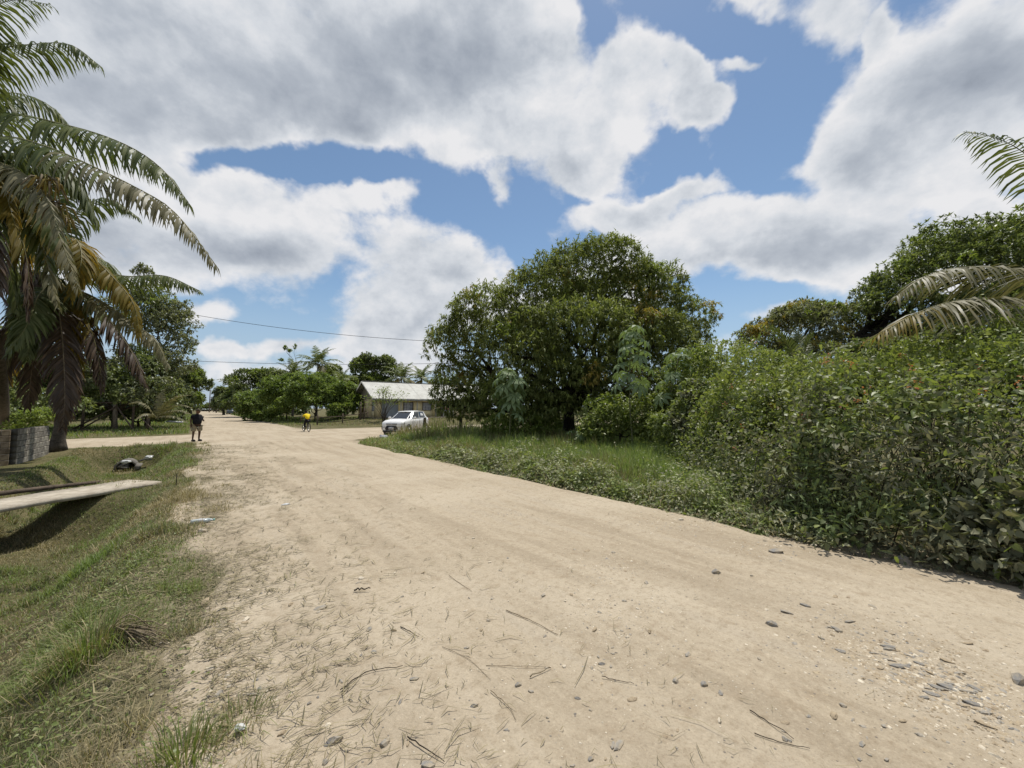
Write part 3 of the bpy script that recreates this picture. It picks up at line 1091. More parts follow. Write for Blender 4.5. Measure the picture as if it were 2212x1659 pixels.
bR2 = np.array([22.5, 27., .1])
l2 = [LB(2070, 590, 26, 130, 110), LB(1985, 610, 25.5, 100, 70), LB(1940, 680, 25, 85, 60), LB(2160, 550, 27, 120, 85), LB(2230, 640, 26, 130, 110), LB(2080, 690, 24.5, 120, 70), LB(1990, 740, 24, 90, 50), LB(2110, 750, 24, 110, 50), LB(2220, 740, 24, 100, 60), LB(1900, 640, 27, 50, 38), LB(2330, 600, 27, 130, 120)]
tree('rain_tree', 'tall dark spreading tree rising highest behind the thicket at the right edge', bR2, rel(l2, bR2), 15000, leaf=(8, .30, .11, .15), mats=('dark_leaf', 'lime'), flush=(20, .8), trunk=(.45, 4.5), bark='bark_dark', seed=8, rough=.3, under=-.25)
bR1 = np.array([18.5, 29., .1])
l1 = [LB(1690, 725, 29, 90, 58), LB(1760, 700, 30, 85, 45), LB(1830, 710, 30, 90, 60), LB(1640, 745, 28, 50, 42), LB(1740, 770, 28, 100, 50), LB(1880, 760, 29, 90, 60)]
tree('spreading_tree', 'lower open crowned tree with sky showing through, left of the tallest tree on the right', bR1, rel(l1, bR1), 7000, leaf=(7, .30, .11, .1), mats=('grey_leaf', 'lime', 'flush'), flush=(30, .7), trunk=(.3, 3.0), bark='bark', seed=9, rough=.34, under=-.2)


def palmate(r, n=9, R0=.34):
    """one lobed parasol leaf lying in xy, stalk at origin"""
    V = [(0, 0, 0)]
    T = []
    for i in range(n):
        a = (i / n) * 2 * math.pi * .93 + .25
        L = R0 * (1 - .28 * abs((i / (n - 1)) - .5) * 2 * .6) * r.uniform(.92, 1.06)
        b = len(V)
        dr = .30 * R0
        for (rr, da, z) in ((.32, -.24, .02), (.68, -.26, -.05), (1.0, 0, -dr), (.68, .26, -.05), (.32, .24, .02)):
            V.append((L * rr * math.cos(a + da), L * rr * math.sin(a + da), z - dr * .5 * rr * rr))
        V.append((L * .62 * math.cos(a), L * .62 * math.sin(a), .01 - dr * .3))
        m = b + 5
        T += [(0, b, m), (b, b + 1, m), (b + 1, b + 2, m), (b + 2, b + 3, m), (b + 3, b + 4, m), (b + 4, 0, m)]
    return np.array(V), np.array(T)


def cecropia(label, base, tips, seed, size=.36, nl=11):
    r = np.random.default_rng(seed)
    t = thing('lobed_leaf_sapling', label, 'sapling', base)
    mb = MB()
    leafmeshes = []
    for q in range(3):
        V, T = palmate(r, 9, 1.0)
        me = bpy.data.meshes.new('lobed_leaf')
        me.from_pydata([tuple(v) for v in V], [], [tuple(int(i) for i in x) for x in T])
        me.materials.append(M['cecropia'])
        leafmeshes.append(me)
    for tip, span, cnt in tips:
        tip = np.array(tip) - base
        b0 = np.array([r.normal() * .05, r.normal() * .05, -.1])
        q = np.linspace(0, 1, 7)[:, None]
        pts = b0 * (1 - q) + tip * q + np.sin(q * math.pi) * r.normal(size=3) * .06
        mb.tube(pts, np.linspace(.035, .016, 7), 6)
        for i in range(cnt):
            u = i / cnt
            p = tip - (tip - b0) / np.linalg.norm(tip - b0) * (span * u)
            az = i * 2.4 + r.normal() * .25
            el = .9 - 1.25 * u
            pl = r.uniform(.45, .75) * (.55 + .6 * u if u < .6 else .9)
            d = np.array([math.cos(az) * math.cos(el), math.sin(az) * math.cos(el), math.sin(el)])
            e = p + d * pl
            mb.tube(np.array([p, p + d * pl * .5 + [0, 0, .04], e]), [.010, .008, .006], 4)
            o = bpy.data.objects.new('leaf', leafmeshes[i % 3])
            col.objects.link(o)
            o.parent = t
            o.location = Vector(e)
            tilt = Vector((math.cos(az), math.sin(az), 0)) * (.45 + .5 * u) + Vector((0, 0, 1)) + Vector(r.normal(size=3) * .15)
            o.rotation_mode = 'QUATERNION'
            o.rotation_quaternion = tilt.to_track_quat('Z', 'X')
            o.scale = (size * r.uniform(.8, 1.15),) * 3
    mb.build('stem', M['stem'], t, True)
    return t


c1 = np.array([*(at(1100, 900, 17)[:2]), .05])
cecropia('shorter lone sapling with big pale lobed leaves before the left side of the mango', c1, [(at(1098, 812, 17), .9, 12), (at(1106, 872, 16.9), .5, 6)], 3, .52)
c2 = np.array([*(at(1372, 900, 14.4)[:2]), .05])
cecropia('tallest sapling with big lobed leaves on a straight stem, right of the mango trunk', c2, [(at(1364, 722, 14.4), 1.9, 19)], 4, .44)
c3 = np.array([*(at(1430, 900, 14.2)[:2]), .05])
cecropia('leaning sapling with lobed leaves just right of the tallest sapling', c3, [(at(1466, 772, 14.3), 1.6, 14)], 6, .40)
c4 = np.array([*(at(1248, 900, 15.5)[:2]), .05])
cecropia('knee high lobed leaf seedling in the grass in front of the mango trunk', c4, [(at(1246, 944, 15.5), .3, 6)], 12, .26)

# palms on the right
CR = (2440, 700, 9.2)
P3r = ('rachis', 'palm_pale', 'palm_yellow')
frR = [
    ([CR, (2330, 600, 9.0), (2212, 585, 8.7), (2100, 576, 8.4), (2010, 592, 8.1), (1935, 640, 7.9)], P3r, dict(ll=1.15, n=95, droop=.5, sweep=.6, w=.034)),
    ([CR, (2330, 660, 8.8), (2212, 650, 8.2), (2100, 645, 7.7), (2000, 668, 7.3), (1895, 722, 7.0)], P3r, dict(ll=1.35, n=110, droop=.42, sweep=.7, w=.03, tipdry=.86)),
    ([CR, (2380, 560, 9.3), (2320, 430, 9.2), (2212, 330, 9.0), (2140, 295, 8.8), (2080, 285, 8.6)], P3, dict(ll=.85, n=70, droop=.55, w=.045)),
    ([CR, (2360, 560, 9.8), (2290, 480, 10.2), (2230, 480, 10.6)], P3, dict(ll=.9, n=70, droop=.8)),
    ([CR, (2340, 720, 8.8), (2250, 740, 8.4), (2170, 790, 8.1)], P3r, dict(ll=.9, n=70, droop=.9)),
    ([CR, (2500, 560, 9.2), (2580, 520, 9.2), (2700, 560, 9.2)], P3, dict(ll=.9, n=60, droop=.8)),
    ([CR, (2450, 500, 9.2), (2460, 380, 9.3), (2500, 300, 9.4)], P3, dict(ll=.9, n=60, droop=.5)),
]
tr_ = np.array([*at(2440, 700, 9.2)[:2], .05])
near_palm('coconut_palm', 'coconut palm out of frame on the right whose pale fronds reach in over the thicket', [tr_, tr_ + [.1, .1, 1.5], at(*CR)], .2, frR)
sp = at(1718, 860, 13.)
t = thing('young_palm', 'young trunkless palm with upright fronds standing out of the thicket on the right', 'palm', sp)
for i, cp in enumerate([
    [(1718, 835, 13), (1712, 770, 13), (1690, 725, 13), (1668, 705, 13)],
    [(1720, 835, 13), (1735, 775, 12.9), (1745, 740, 12.8), (1752, 722, 12.7)],
    [(1722, 835, 13), (1775, 780, 12.9), (1830, 745, 12.8), (1880, 740, 12.7)],
    [(1722, 835, 13), (1790, 800, 12.6), (1850, 790, 12.3), (1900, 810, 12)],
    [(1716, 835, 13), (1690, 800, 12.8), (1672, 780, 12.7), (1650, 790, 12.6)],
    [(1718, 835, 13), (1727, 780, 13.4), (1728, 740, 13.8), (1722, 715, 14)],
]): add_frond(t, [at(*c) for c in cp], P3, origin=sp, seed=70 + i, ll=.55, n=60, droop=.35, w=.045, sweep=.8)

# ------------------------------------------------------------------ middle distance trees, left and right of the road
def T(name, label, u, Yb, lobes, n, z0=0.0, **kw):
    b = np.array([*(at(u, 880, Yb)[:2]), z0])
    return tree(name, label, b, rel(lobes, b), int(n * 1.8), **kw)


T('roadside_tree', 'dark dense tree with small top knots on the right side of the far road', 560, 82,
  [LB(545, 835, 80, 48, 35), LB(580, 822, 82, 40, 30), LB(515, 850, 82, 30, 24), LB(500, 870, 80, 30, 18), LB(545, 868, 78, 50, 24), LB(600, 840, 82, 40, 35)], 3600, leaf=(6, .5, .25, .2), mats=('dark_leaf', 'lime'), flush=(10, 1.2), trunk=(.35, 2.5), seed=21)
T('roadside_tree', 'small ragged dark tree overhanging the far road, beside the utility poles', 484, 105,
  [LB(480, 848, 105, 16, 14), LB(488, 868, 104, 24, 16), LB(478, 880, 104, 16, 10)], 1500, leaf=(6, .5, .25, .2), mats=('dark_leaf', 'lime'), trunk=(.3, 2.5), seed=22)
for i, (u, v, Y, ru, rv, lab) in enumerate([
    (565, 872, 58, 45, 28, 'lowest feathery green shrub, nearest the far road in the shrub row'),
    (620, 852, 54, 55, 40, 'wide feathery green shrub in the middle of the shrub row'),
    (680, 848, 50, 52, 42, 'tallest feathery green shrub, directly behind the cyclist'),
    (735, 862, 50, 38, 34, 'feathery green shrub at the house end of the shrub row')]):
    T('feathery_shrub', lab, u, Y, [LB(u, v, Y, ru, rv), LB(u - ru * .5, v + 14, Y - 1, ru * .6, rv * .7), LB(u + ru * .5, v + 12, Y - 1, ru * .6, rv * .7), LB(u + 4, v + 26, Y - 2, ru * .8, rv * .6)],
      2300, leaf=(8, .34, .14, .1), mats=('feather', 'lime'), flush=(8, .8), trunk=(.09, 1.2), seed=30 + i, rough=.3, group='feathery shrubs along the far corner', cat='shrub', twigs=2)
T('slender_tree', 'thin bare stemmed tree with a few round leaf tufts at the very top', 634, 66,
  [LB(617, 752, 66, 4, 3.5), LB(626, 758, 66, 3.5, 3), LB(638, 749, 66, 3.5, 3.5), LB(608, 778, 66, 5, 2.5)], 60, leaf=(6, .34, .2, .1), mats=('lime',), trunk=(.10, 6.5), bark='bark_pale', seed=41, under=-.9)
palm('coconut_palm', 'far coconut palm with upright spear fronds above the feathery shrubs', at(684, 880, 62) * [1, 1, 0], 8.6, 20, 4.3, 5, ll=1.0, w=.10)
palm('coconut_palm', 'far low palm drooping left of the upright palm', at(632, 880, 66) * [1, 1, 0], 7.2, 16, 4.0, 6, ll=1.0, w=.10)
palm('coconut_palm', 'yellow fringed palm hanging beside the left gable of the house', at(735, 880, 56) * [1, 1, 0], 5.0, 15, 3.6, 7, ll=.9, w=.09, dead=5)
palm('coconut_palm', 'palm with pale drooping fronds behind the middle of the house roof', at(866, 880, 66) * [1, 1, 0], 6.6, 17, 4.2, 8, ll=1.0, w=.10, dead=4)
palm('coconut_palm', 'palm behind the right part of the house roof next to the mango crown', at(910, 880, 70) * [1, 1, 0], 6.8, 16, 4.2, 9, ll=1.0, w=.10, dead=4)
palm('coconut_palm', 'distant ragged palm on the right side of the road end', at(496, 880, 118) * [1, 1, 0], 9.3, 14, 4.0, 10, ll=1.1, n=22, w=.16)
T('roadside_tree', 'rounded dark tree with a bright green top behind the house', 800, 76,
  [LB(785, 795, 76, 34, 28), LB(830, 800, 77, 32, 28), LB(800, 830, 75, 45, 28), LB(770, 835, 75, 25, 22)], 3000, leaf=(6, .5, .25, .2), mats=('dark_leaf', 'lime'), flush=(8, 1.3), trunk=(.35, 3), seed=23)
T('roadside_tree', 'bushy green tree between the feathery shrubs and the dark tree behind the house', 725, 70,
  [LB(715, 815, 70, 28, 24), LB(745, 832, 70, 30, 24), LB(700, 835, 70, 40, 24)], 2000, leaf=(6, .45, .2, .2), mats=('bush', 'lime'), flush=(6, 1.2), trunk=(.3, 3), seed=24)
T('roadside_tree', 'pale low tree in shade right behind the house end', 1080, 72, [LB(1080, 850, 72, 60, 30), LB(1000, 855, 72, 60, 25)], 1800, leaf=(6, .45, .2, .2), mats=('bush', 'lime'), trunk=(.3, 3), seed=25)
# left of the road
T('roadside_tree', 'tree with light green tufts leaning over the far left side of the road', 398, 52,
  [LB(400, 822, 52, 36, 24), LB(425, 835, 52, 26, 18), LB(385, 850, 51, 30, 26), LB(405, 806, 53, 25, 14), LB(375, 880, 50, 34, 24)], 2600, leaf=(7, .36, .16, .2), mats=('dark_leaf', 'lime'), flush=(16, .9), trunk=(.25, 2.2), seed=26, rough=.35, under=-.5)
T('sparse_tree', 'tall sparse grey green tree behind the yellowing palm', 320, 38,
  [LB(330, 640, 38, 40, 28), LB(375, 670, 38, 42, 26), LB(345, 700, 37, 60, 40), LB(385, 745, 37, 36, 26), LB(310, 590, 39, 22, 16), LB(300, 680, 38, 60, 50), LB(370, 790, 36, 45, 30), LB(310, 790, 36, 70, 50)], 3400, leaf=(6, .30, .13, .1), mats=('grey_leaf', 'bush'), flush=(12, 1.0), trunk=(.22, 3.0), seed=27, rough=.45, under=-.8, depth=.3, twigs=3)
T('shade_tree', 'dark low tree over the wooden props left of the side track', 250, 33,
  [LB(250, 830, 33, 70, 40), LB(330, 850, 33, 60, 36), LB(190, 830, 32, 60, 44), LB(300, 800, 34, 60, 40), LB(120, 830, 32, 70, 50), LB(380, 855, 36, 30, 28)], 4200, leaf=(6, .28, .13, .3), mats=('dark_leaf', 'grey_leaf'), flush=(20, 1.0), trunk=(.2, 1.6), seed=28, rough=.4, under=-.8, depth=.3)
T('dark_shrub', 'dark understory shrub between the leaning poles and the young palm', 300, 37, [LB(300, 885, 37, 60, 26), LB(230, 885, 37, 60, 26), LB(360, 892, 38, 36, 20), LB(160, 880, 36, 60, 30)], 2600, leaf=(6, .28, .13, .2), mats=('dark_leaf', 'grey_leaf'), flush=(10, 1.0), trunk=(.1, .6), seed=281, rough=.4, under=-.9, depth=.3, cat='shrub')
T('shade_tree', 'dark tree closing the view behind the left palms', 40, 30,
  [LB(40, 800, 30, 90, 70), LB(-60, 780, 29, 110, 80), LB(120, 760, 31, 80, 60), LB(-150, 800, 28, 110, 90), LB(30, 870, 27, 120, 40)], 4200, leaf=(6, .30, .14, .3), mats=('dark_leaf', 'grey_leaf'), flush=(20, 1.0), trunk=(.25, 2.0), seed=29, rough=.4, under=-.8, depth=.3)
pl = gnd(340, 918)
pl = np.array([*at(338, 884, 30)[:2], .0])
t = thing('young_palm', 'young palm with bright arching fronds beside the man at the left track', 'palm', pl)
for i, cp in enumerate([
    [(338, 905, 30), (360, 872, 29.7), (385, 856, 29.5), (410, 853, 29.2)],
    [(338, 905, 30), (365, 880, 29.5), (390, 874, 29.2), (414, 881, 29)],
    [(338, 905, 30), (362, 890, 29.2), (388, 886, 28.8), (410, 894, 28.5)],
    [(338, 905, 30), (358, 898, 29), (380, 900, 28.5), (405, 913, 28.2)],
    [(338, 905, 30), (320, 880, 29.7), (300, 868, 29.5), (280, 872, 29.5)],
    [(338, 905, 30), (345, 870, 30.3), (350, 850, 30.5), (358, 838, 30.7)],
    [(338, 905, 30), (325, 895, 29), (310, 895, 28.5), (295, 905, 28)],
]): add_frond(t, [at(*c) for c in cp], ('rachis', 'palm_pale', 'palm'), origin=pl, seed=90 + i, ll=.5, n=40, droop=.7, w=.06, tipdry=2)

# the wall of trees at the end of the road
for i, (u, v, Y, ru, rv, lab) in enumerate([
    (500, 868, 170, 26, 14, 'yellow green tree mass at the right of the road end'),
    (462, 878, 260, 22, 8, 'hazy tree clump closing the end of the road'),
    (480, 866, 220, 18, 12, 'hazy palm like tree below the far utility poles'),
    (441, 880, 300, 16, 6, 'lowest hazy tree at the left of the road end'),
    (412, 862, 120, 22, 20, 'dark tree beyond the leaning tree on the left roadside')]):
    T('distant_tree', lab, u, Y, [LB(u, v, Y, ru, rv), LB(u + ru * .5, v + 4, Y, ru * .6, rv * .8), LB(u - ru * .5, v + 5, Y, ru * .6, rv * .7)], 700, leaf=(6, 1.0, .5, .2), mats=('dark_leaf', 'lime'), flush=(5, 2.5), trunk=(.4, 3), seed=50 + i)
# far tree belts that close the horizon beyond house, thicket and lawn
def belt(name, pts, h, n, seed, mats=('dark_leaf', 'lime')):
    r = np.random.default_rng(seed)
    lob = []
    for (x0, y0), (x1, y1) in zip(pts[:-1], pts[1:]):
        L = math.hypot(x1 - x0, y1 - y0)
        k = max(2, int(L / (h * .55)))
        for q in range(k):
            f = (q + r.random() * .6) / k
            hh = h * r.uniform(.55, 1.1)
            lob.append([x0 + (x1 - x0) * f + r.normal() * 1.5, y0 + (y1 - y0) * f + r.normal() * 2.5, hh * .5, h * .42, h * .42, hh * .5])
    P, nr = crown_points(lob, n, .15, .3, -.8, r)
    mi = (fbm(P[:, 0] * .12, P[:, 1] * .12 + P[:, 2] * .2, 3) > .6).astype(int)
    V, Tt, m = whorls(P, nr, 6, .85, .42, .2, .9, mi, T_DIAM, r)
    return tag(build(name, V, [Tt], [M[x] for x in mats], None, [m]), kind='stuff')


belt('far_wood', [(-16, 92), (10, 84), (40, 74), (75, 60), (100, 30)], 9, 7000, 61)
belt('far_wood', [(-62, 62), (-90, 50), (-100, 20)], 9, 3500, 62)
belt('far_wood', [tuple(W(s_, -15)[:2]) for s_ in (75, 130, 200, 330)], 8, 5000, 63)
belt('far_wood', [tuple(W(s_, 20)[:2]) for s_ in (105, 150, 220, 330)], 8, 5000, 64)

# ------------------------------------------------------------------ ground cover
def blades(P, h, w, lean, az, bend=.5):
    """three-triangle bent grass blades"""
    n = len(P)
    dv = np.stack([np.cos(az), np.sin(az), np.zeros(n)], -1)
    sv = np.stack([-np.sin(az), np.cos(az), np.zeros(n)], -1)
    tw = rng.uniform(-1, 1, n)[:, None]
    sv = sv * np.cos(tw) + dv * np.sin(tw)
    up = np.array([0, 0, 1.0])
    h = h[:, None]
    w = w[:, None]
    lean = lean[:, None]
    m = P + up * h * .55 * (1 - lean * .3) + dv * h * lean * .35
    t = P + up * h * (1 - lean * .75) * np.where(lean > .8, .5, 1) + dv * h * lean * (.75 + bend * .3)
    V = np.stack([P - sv * w * .5, P + sv * w * .5, m - sv * w * .42, m + sv * w * .42, t], 1).reshape(-1, 3)
    b = np.arange(n) * 5
    Q = np.stack([b, b + 1, b + 3, b + 2], -1)
    T3 = np.stack([b + 2, b + 3, b + 4], -1)
    return V, Q, T3


def scatter(n, s0, s1, o0, o1, r=rng):
    return r.uniform(s0, s1, n), r.uniform(o0, o1, n)


def pos(s, o, dz=0.0):
    return np.stack([-SN * s + CS * o, CS * s + SN * o, H(s, o) + dz], -1)


def grassfield(name, s, o, hh, ww, mats, pm, lean=(.15, .8), sink=.02):
    n = len(s)
    P = pos(s, o, -sink)
    V, Q, T3 = blades(P, hh, ww, rng.uniform(*lean, n), rng.uniform(0, 2 * math.pi, n))
    mi = pm(s, o)
    return tag(build(name, V, [Q, T3], [M[m] for m in mats], None, [mi, mi]), kind='stuff')


# short trampled turf and taller tufts of the left bank
def left_turf():
    S, O, Hh, Wd = [], [], [], []
    for n, s0, s1, o0, o1, h, w in ((120000, -.6, 6, -3.4, .9, .085, .0042), (80000, 6, 14, -4.0, .7, .10, .008), (46000, 14, 26.3, -4.2, .5, .11, .014),
                                    (46000, 3, 26.3, -14, -3.6, .055, .014), (9000, -1, 8, -6.5, -3.2, .10, .008)):
        s, o = scatter(n, s0, s1, o0, o1)
        d = fbm(s * 1.5, o * 1.5, 41)
        edge = smoothstep(.95, -.30, o + (fbm(s * 1.1, o * 0 + 4, 42) - .5) * 1.1)
        keep = rng.random(n) < np.clip(edge * (.45 + 1.2 * smoothstep(.35, .6, d)), 0, 1)
        bare = (fbm(s * 1.3 + 40, o * 1.3, 43) > .66) & (o > -.6) & (s < 5.5)
        keep &= ~(bare & (rng.random(n) < .75))
        s, o, d = s[keep], o[keep], d[keep]
        tuft = smoothstep(.52, .72, fbm(s * 2.2, o * 2.2, 44))
        S.append(s); O.append(o)
        Hh.append(h * rng.uniform(.5, 1.3, len(s)) * (1 + 1.6 * tuft * (o > -3.4)))
        Wd.append(np.full(len(s), w) * rng.uniform(.7, 1.3, len(s)))
    S, O, Hh, Wd = map(np.concatenate, (S, O, Hh, Wd))

    def pm(s, o):
        x = fbm(s * .8, o * .8, 45) + .20 * rng.normal(size=len(s)) * .6 + .10 * smoothstep(-1.0, .2, o)
        return np.where(x > .60, 2, np.where(x > .45, 0, 1))
    grassfield('turf', S, O, Hh, Wd, ('grass_short', 'grass', 'grass_dry'), pm, (.3, 1.0))


left_turf()


def tuft(name, label, s, o, n, h, seed, mats=('grass', 'grass_dry'), w=.006, spread=.14, dry=.35, group=None):
    r = np.random.default_rng(seed)
    ss = s + r.normal(size=n) * spread
    oo = o + r.normal(size=n) * spread
    az = np.arctan2(CS * (ss - s) + SN * (oo - o), -SN * (ss - s) + CS * (oo - o)) + r.normal(size=n) * .5
    P = pos(ss, oo, -.01)
    V, Q, T3 = blades(P, h * r.uniform(.5, 1.15, n), np.full(n, w), r.uniform(.2, .95, n), az)
    mi = (r.random(n) < dry).astype(int)
    o_ = build(name, V, [Q, T3], [M[m] for m in mats], None, [mi, mi])
    return tag(o_, label, 'grass tuft', group)


def so_px(u, v):
    p = gnd(u, v)
    return SO(p[0], p[1])


ts, to = so_px(235, 1385)
g1 = tuft('grass_tuft', 'largest shaggy grass clump with grey exposed roots on the left bank', ts, to - .1, 900, .34, 1, w=.005, spread=.13)
mb = MB()
r_ = np.random.default_rng(3)
for i in range(46):
    a = r_.uniform(-1.6, 1.0)
    L = r_.uniform(.2, .5)
    b = pos(np.array([ts]), np.array([to]), .10)[0]
    e_s, e_o = ts - L * math.sin(a + .7), to + L * math.cos(a) * .9
    e = pos(np.array([e_s]), np.array([e_o]), .012)[0]
    md = (b + e) / 2 + r_.normal(size=3) * .035 + [0, 0, .03]
    mb.tube(spline([b, md, e], 6), np.linspace(.0065, .0025, 6), 4)
mb.build('roots', M['stem_dry'], g1)
for k, (u, v, n, h, lab) in enumerate([
    (960 * .5486 * .0 + 520, 1560, 260, .22, 'thin straw coloured tuft at the road edge near the bottom of the picture'),
    (395, 1640, 320, .28, 'green grass tuft at the very bottom left beside pale stones'),
    (505, 1345, 90, .12, 'small sprig of grass among the flat stones at the road edge'),
    (357, 963, 120, .55, 'tall grass spray on the bank by the man')]):
    s_, o_ = so_px(u, v)
    tuft('grass_tuft', lab, s_, o_, n, h, 20 + k, spread=.07 if k != 3 else .2, w=.005 if k != 3 else .02, dry=.5 if k == 0 else .25)

# tall lush grass of the right verge
def right_grass():
    S, O, Hh, Wd = [], [], [], []
    for n, s0, s1, o0, o1, h, w in ((52000, 2.2, 9, 6.9, 13.5, .58, .011), (52000, 9, 17, 6.7, 17, .68, .017), (34000, 15, 23.4, 6.8, 26, .72, .026), (12000, -2, 4, 8, 13, .4, .012)):
        s, o = scatter(n, s0, s1, o0, o1)
        edge = smoothstep(6.75, 7.5, o + (fbm(s * 1.2, o * 0, 51) - .5) * .8)
        corner = smoothstep(23.4, 21.5, s + 2.6 * np.exp(-(o - 6.4) / 1.4))
        d = fbm(s * 1.1, o * 1.1, 52)
        keep = rng.random(n) < edge * corner * (.35 + 1.1 * smoothstep(.3, .6, d))
        s, o, d = s[keep], o[keep], d[keep]
        S.append(s); O.append(o)
        Hh.append(h * rng.uniform(.45, 1.35, len(s)) * (.30 + 1.25 * d) * (.55 + .45 * smoothstep(6.8, 8.0, o)) * (1 + .75 * smoothstep(16, 20.5, s) * smoothstep(7.5, 10, o) * smoothstep(15, 11, o)) * (1 - .72 * smoothstep(15, 17.5, s) * smoothstep(10.3, 7.2, o)))
        Wd.append(w * rng.uniform(.7, 1.4, len(s)))
    S, O, Hh, Wd = map(np.concatenate, (S, O, Hh, Wd))

    def pm(s, o):
        x = fbm(s * .5, o * .5, 53) + rng.normal(size=len(s)) * .13 + .32 * smoothstep(8.2, 6.8, o) * smoothstep(4, 10, s) + .16 * smoothstep(14, 21, s)
        return np.where(x > .72, 2, np.where(x > .56, 1, 0))
    grassfield('verge_grass', S, O, Hh, Wd, ('grass_lush', 'grass', 'grass_dry'), pm, (.15, .9))


right_grass()
# stalks that stand out of the verge grass
s, o = scatter(420, 2.5, 18, 8.0, 15)
grassfield('tall_grass', s, o, rng.uniform(.6, 1.1, len(s)), np.full(len(s), .012), ('grass_lush', 'grass'), lambda s, o: (rng.random(len(s)) < .5).astype(int), (.05, .5))
# verges beyond the side track, under the trees and along the far road
def far_grass():
    S, O, Hh, Wd, = [], [], [], []
    for n, s0, s1, o0, o1, h, w in ((26000, 34.3, 62, -24, -.5, .30, .035), (15000, 38, 60, 6.9, 30, .22, .04), (9000, 60, 130, -8, -.6, .5, .10), (9000, 60, 130, 6.9, 12, .5, .10), (5000, 20, 26.5, -30, -10, .12, .03)):
        s, o = scatter(n, s0, s1, o0, o1)
        front = (o > 7) & (s < 37.5 + 9.5 * np.exp(-(o - 6.2) / 3.0) + .5)
        keep = ~front & ~((o < 0) & (s > 26) & (s < 34.8 + 2.0 * np.exp((np.minimum(o, .3) - .3) / 2.0)))
        keep &= rng.random(n) < (.3 + fbm(s * .4, o * .4, 55))
        s, o = s[keep], o[keep]
        S.append(s); O.append(o); Hh.append(h * rng.uniform(.4, 1.3, len(s))); Wd.append(w * rng.uniform(.7, 1.3, len(s)))
    S, O, Hh, Wd = map(np.concatenate, (S, O, Hh, Wd))
    grassfield('far_verge_grass', S, O, Hh, Wd, ('grass_lush', 'grass', 'grass_dry'),
               lambda s, o: np.where(rng.random(len(s)) + .5 * (o > 7) * (s < 46) > .85, 2, (rng.random(len(s)) < .5).astype(int)), (.1, .8))


far_grass()


# small broad leaves of the creeping plants on the left bank
def creepers():
    s = np.concatenate([rng.uniform(0, 14, 5000), rng.normal(5.2, 1.5, 1800)])
    o = np.concatenate([rng.uniform(-3.2, .2, 5000), rng.normal(-.9, .5, 1800)])
    k = (fbm(s * 1.4, o * 1.4, 47) > .52) & (o < .15)
    s, o = s[k], o[k]
    P = pos(s, o, .03) + np.stack([np.zeros(len(s)), np.zeros(len(s)), rng.uniform(0, .05, len(s))], -1)
    d = unit(len(s)); d[:, 2] = np.abs(d[:, 2]) * .3
    nn = np.tile([0, 0, 1.0], (len(s), 1)) + unit(len(s)) * .5
    L = rng.uniform(.014, .034, len(s))
    V, Tt, m = leaves(T_OVAL, P, d, nn, L, L * .75)
    return tag(build('creeping_plants', V, [Tt], [M['bush']], None), kind='stuff')


creepers()

# ------------------------------------------------------------------ right: dusty thicket crowding the road
def canopy(s, o):
    x = o - 6.55 - (fbm(s * .7, s * 0 + 2, 60) - .5) * 1.1 - (fbm(s * 1.6, o * 1.6, 68, 3) - .5) * .9
    h = 2.78 * (1 - np.exp(-np.maximum(x, 0) / .95)) * (.52 + .86 * fbm(s * .75, o * .75, 61, 3) + .22 * (fbm(s * 2.4, o * 2.4, 69, 2) - .5))
    h = h * smoothstep(3.4, .3, s + (fbm(s * .5 + 9, o * .6, 62) - .5) * 2.6 - .85 * (o - 6.5))
    return h


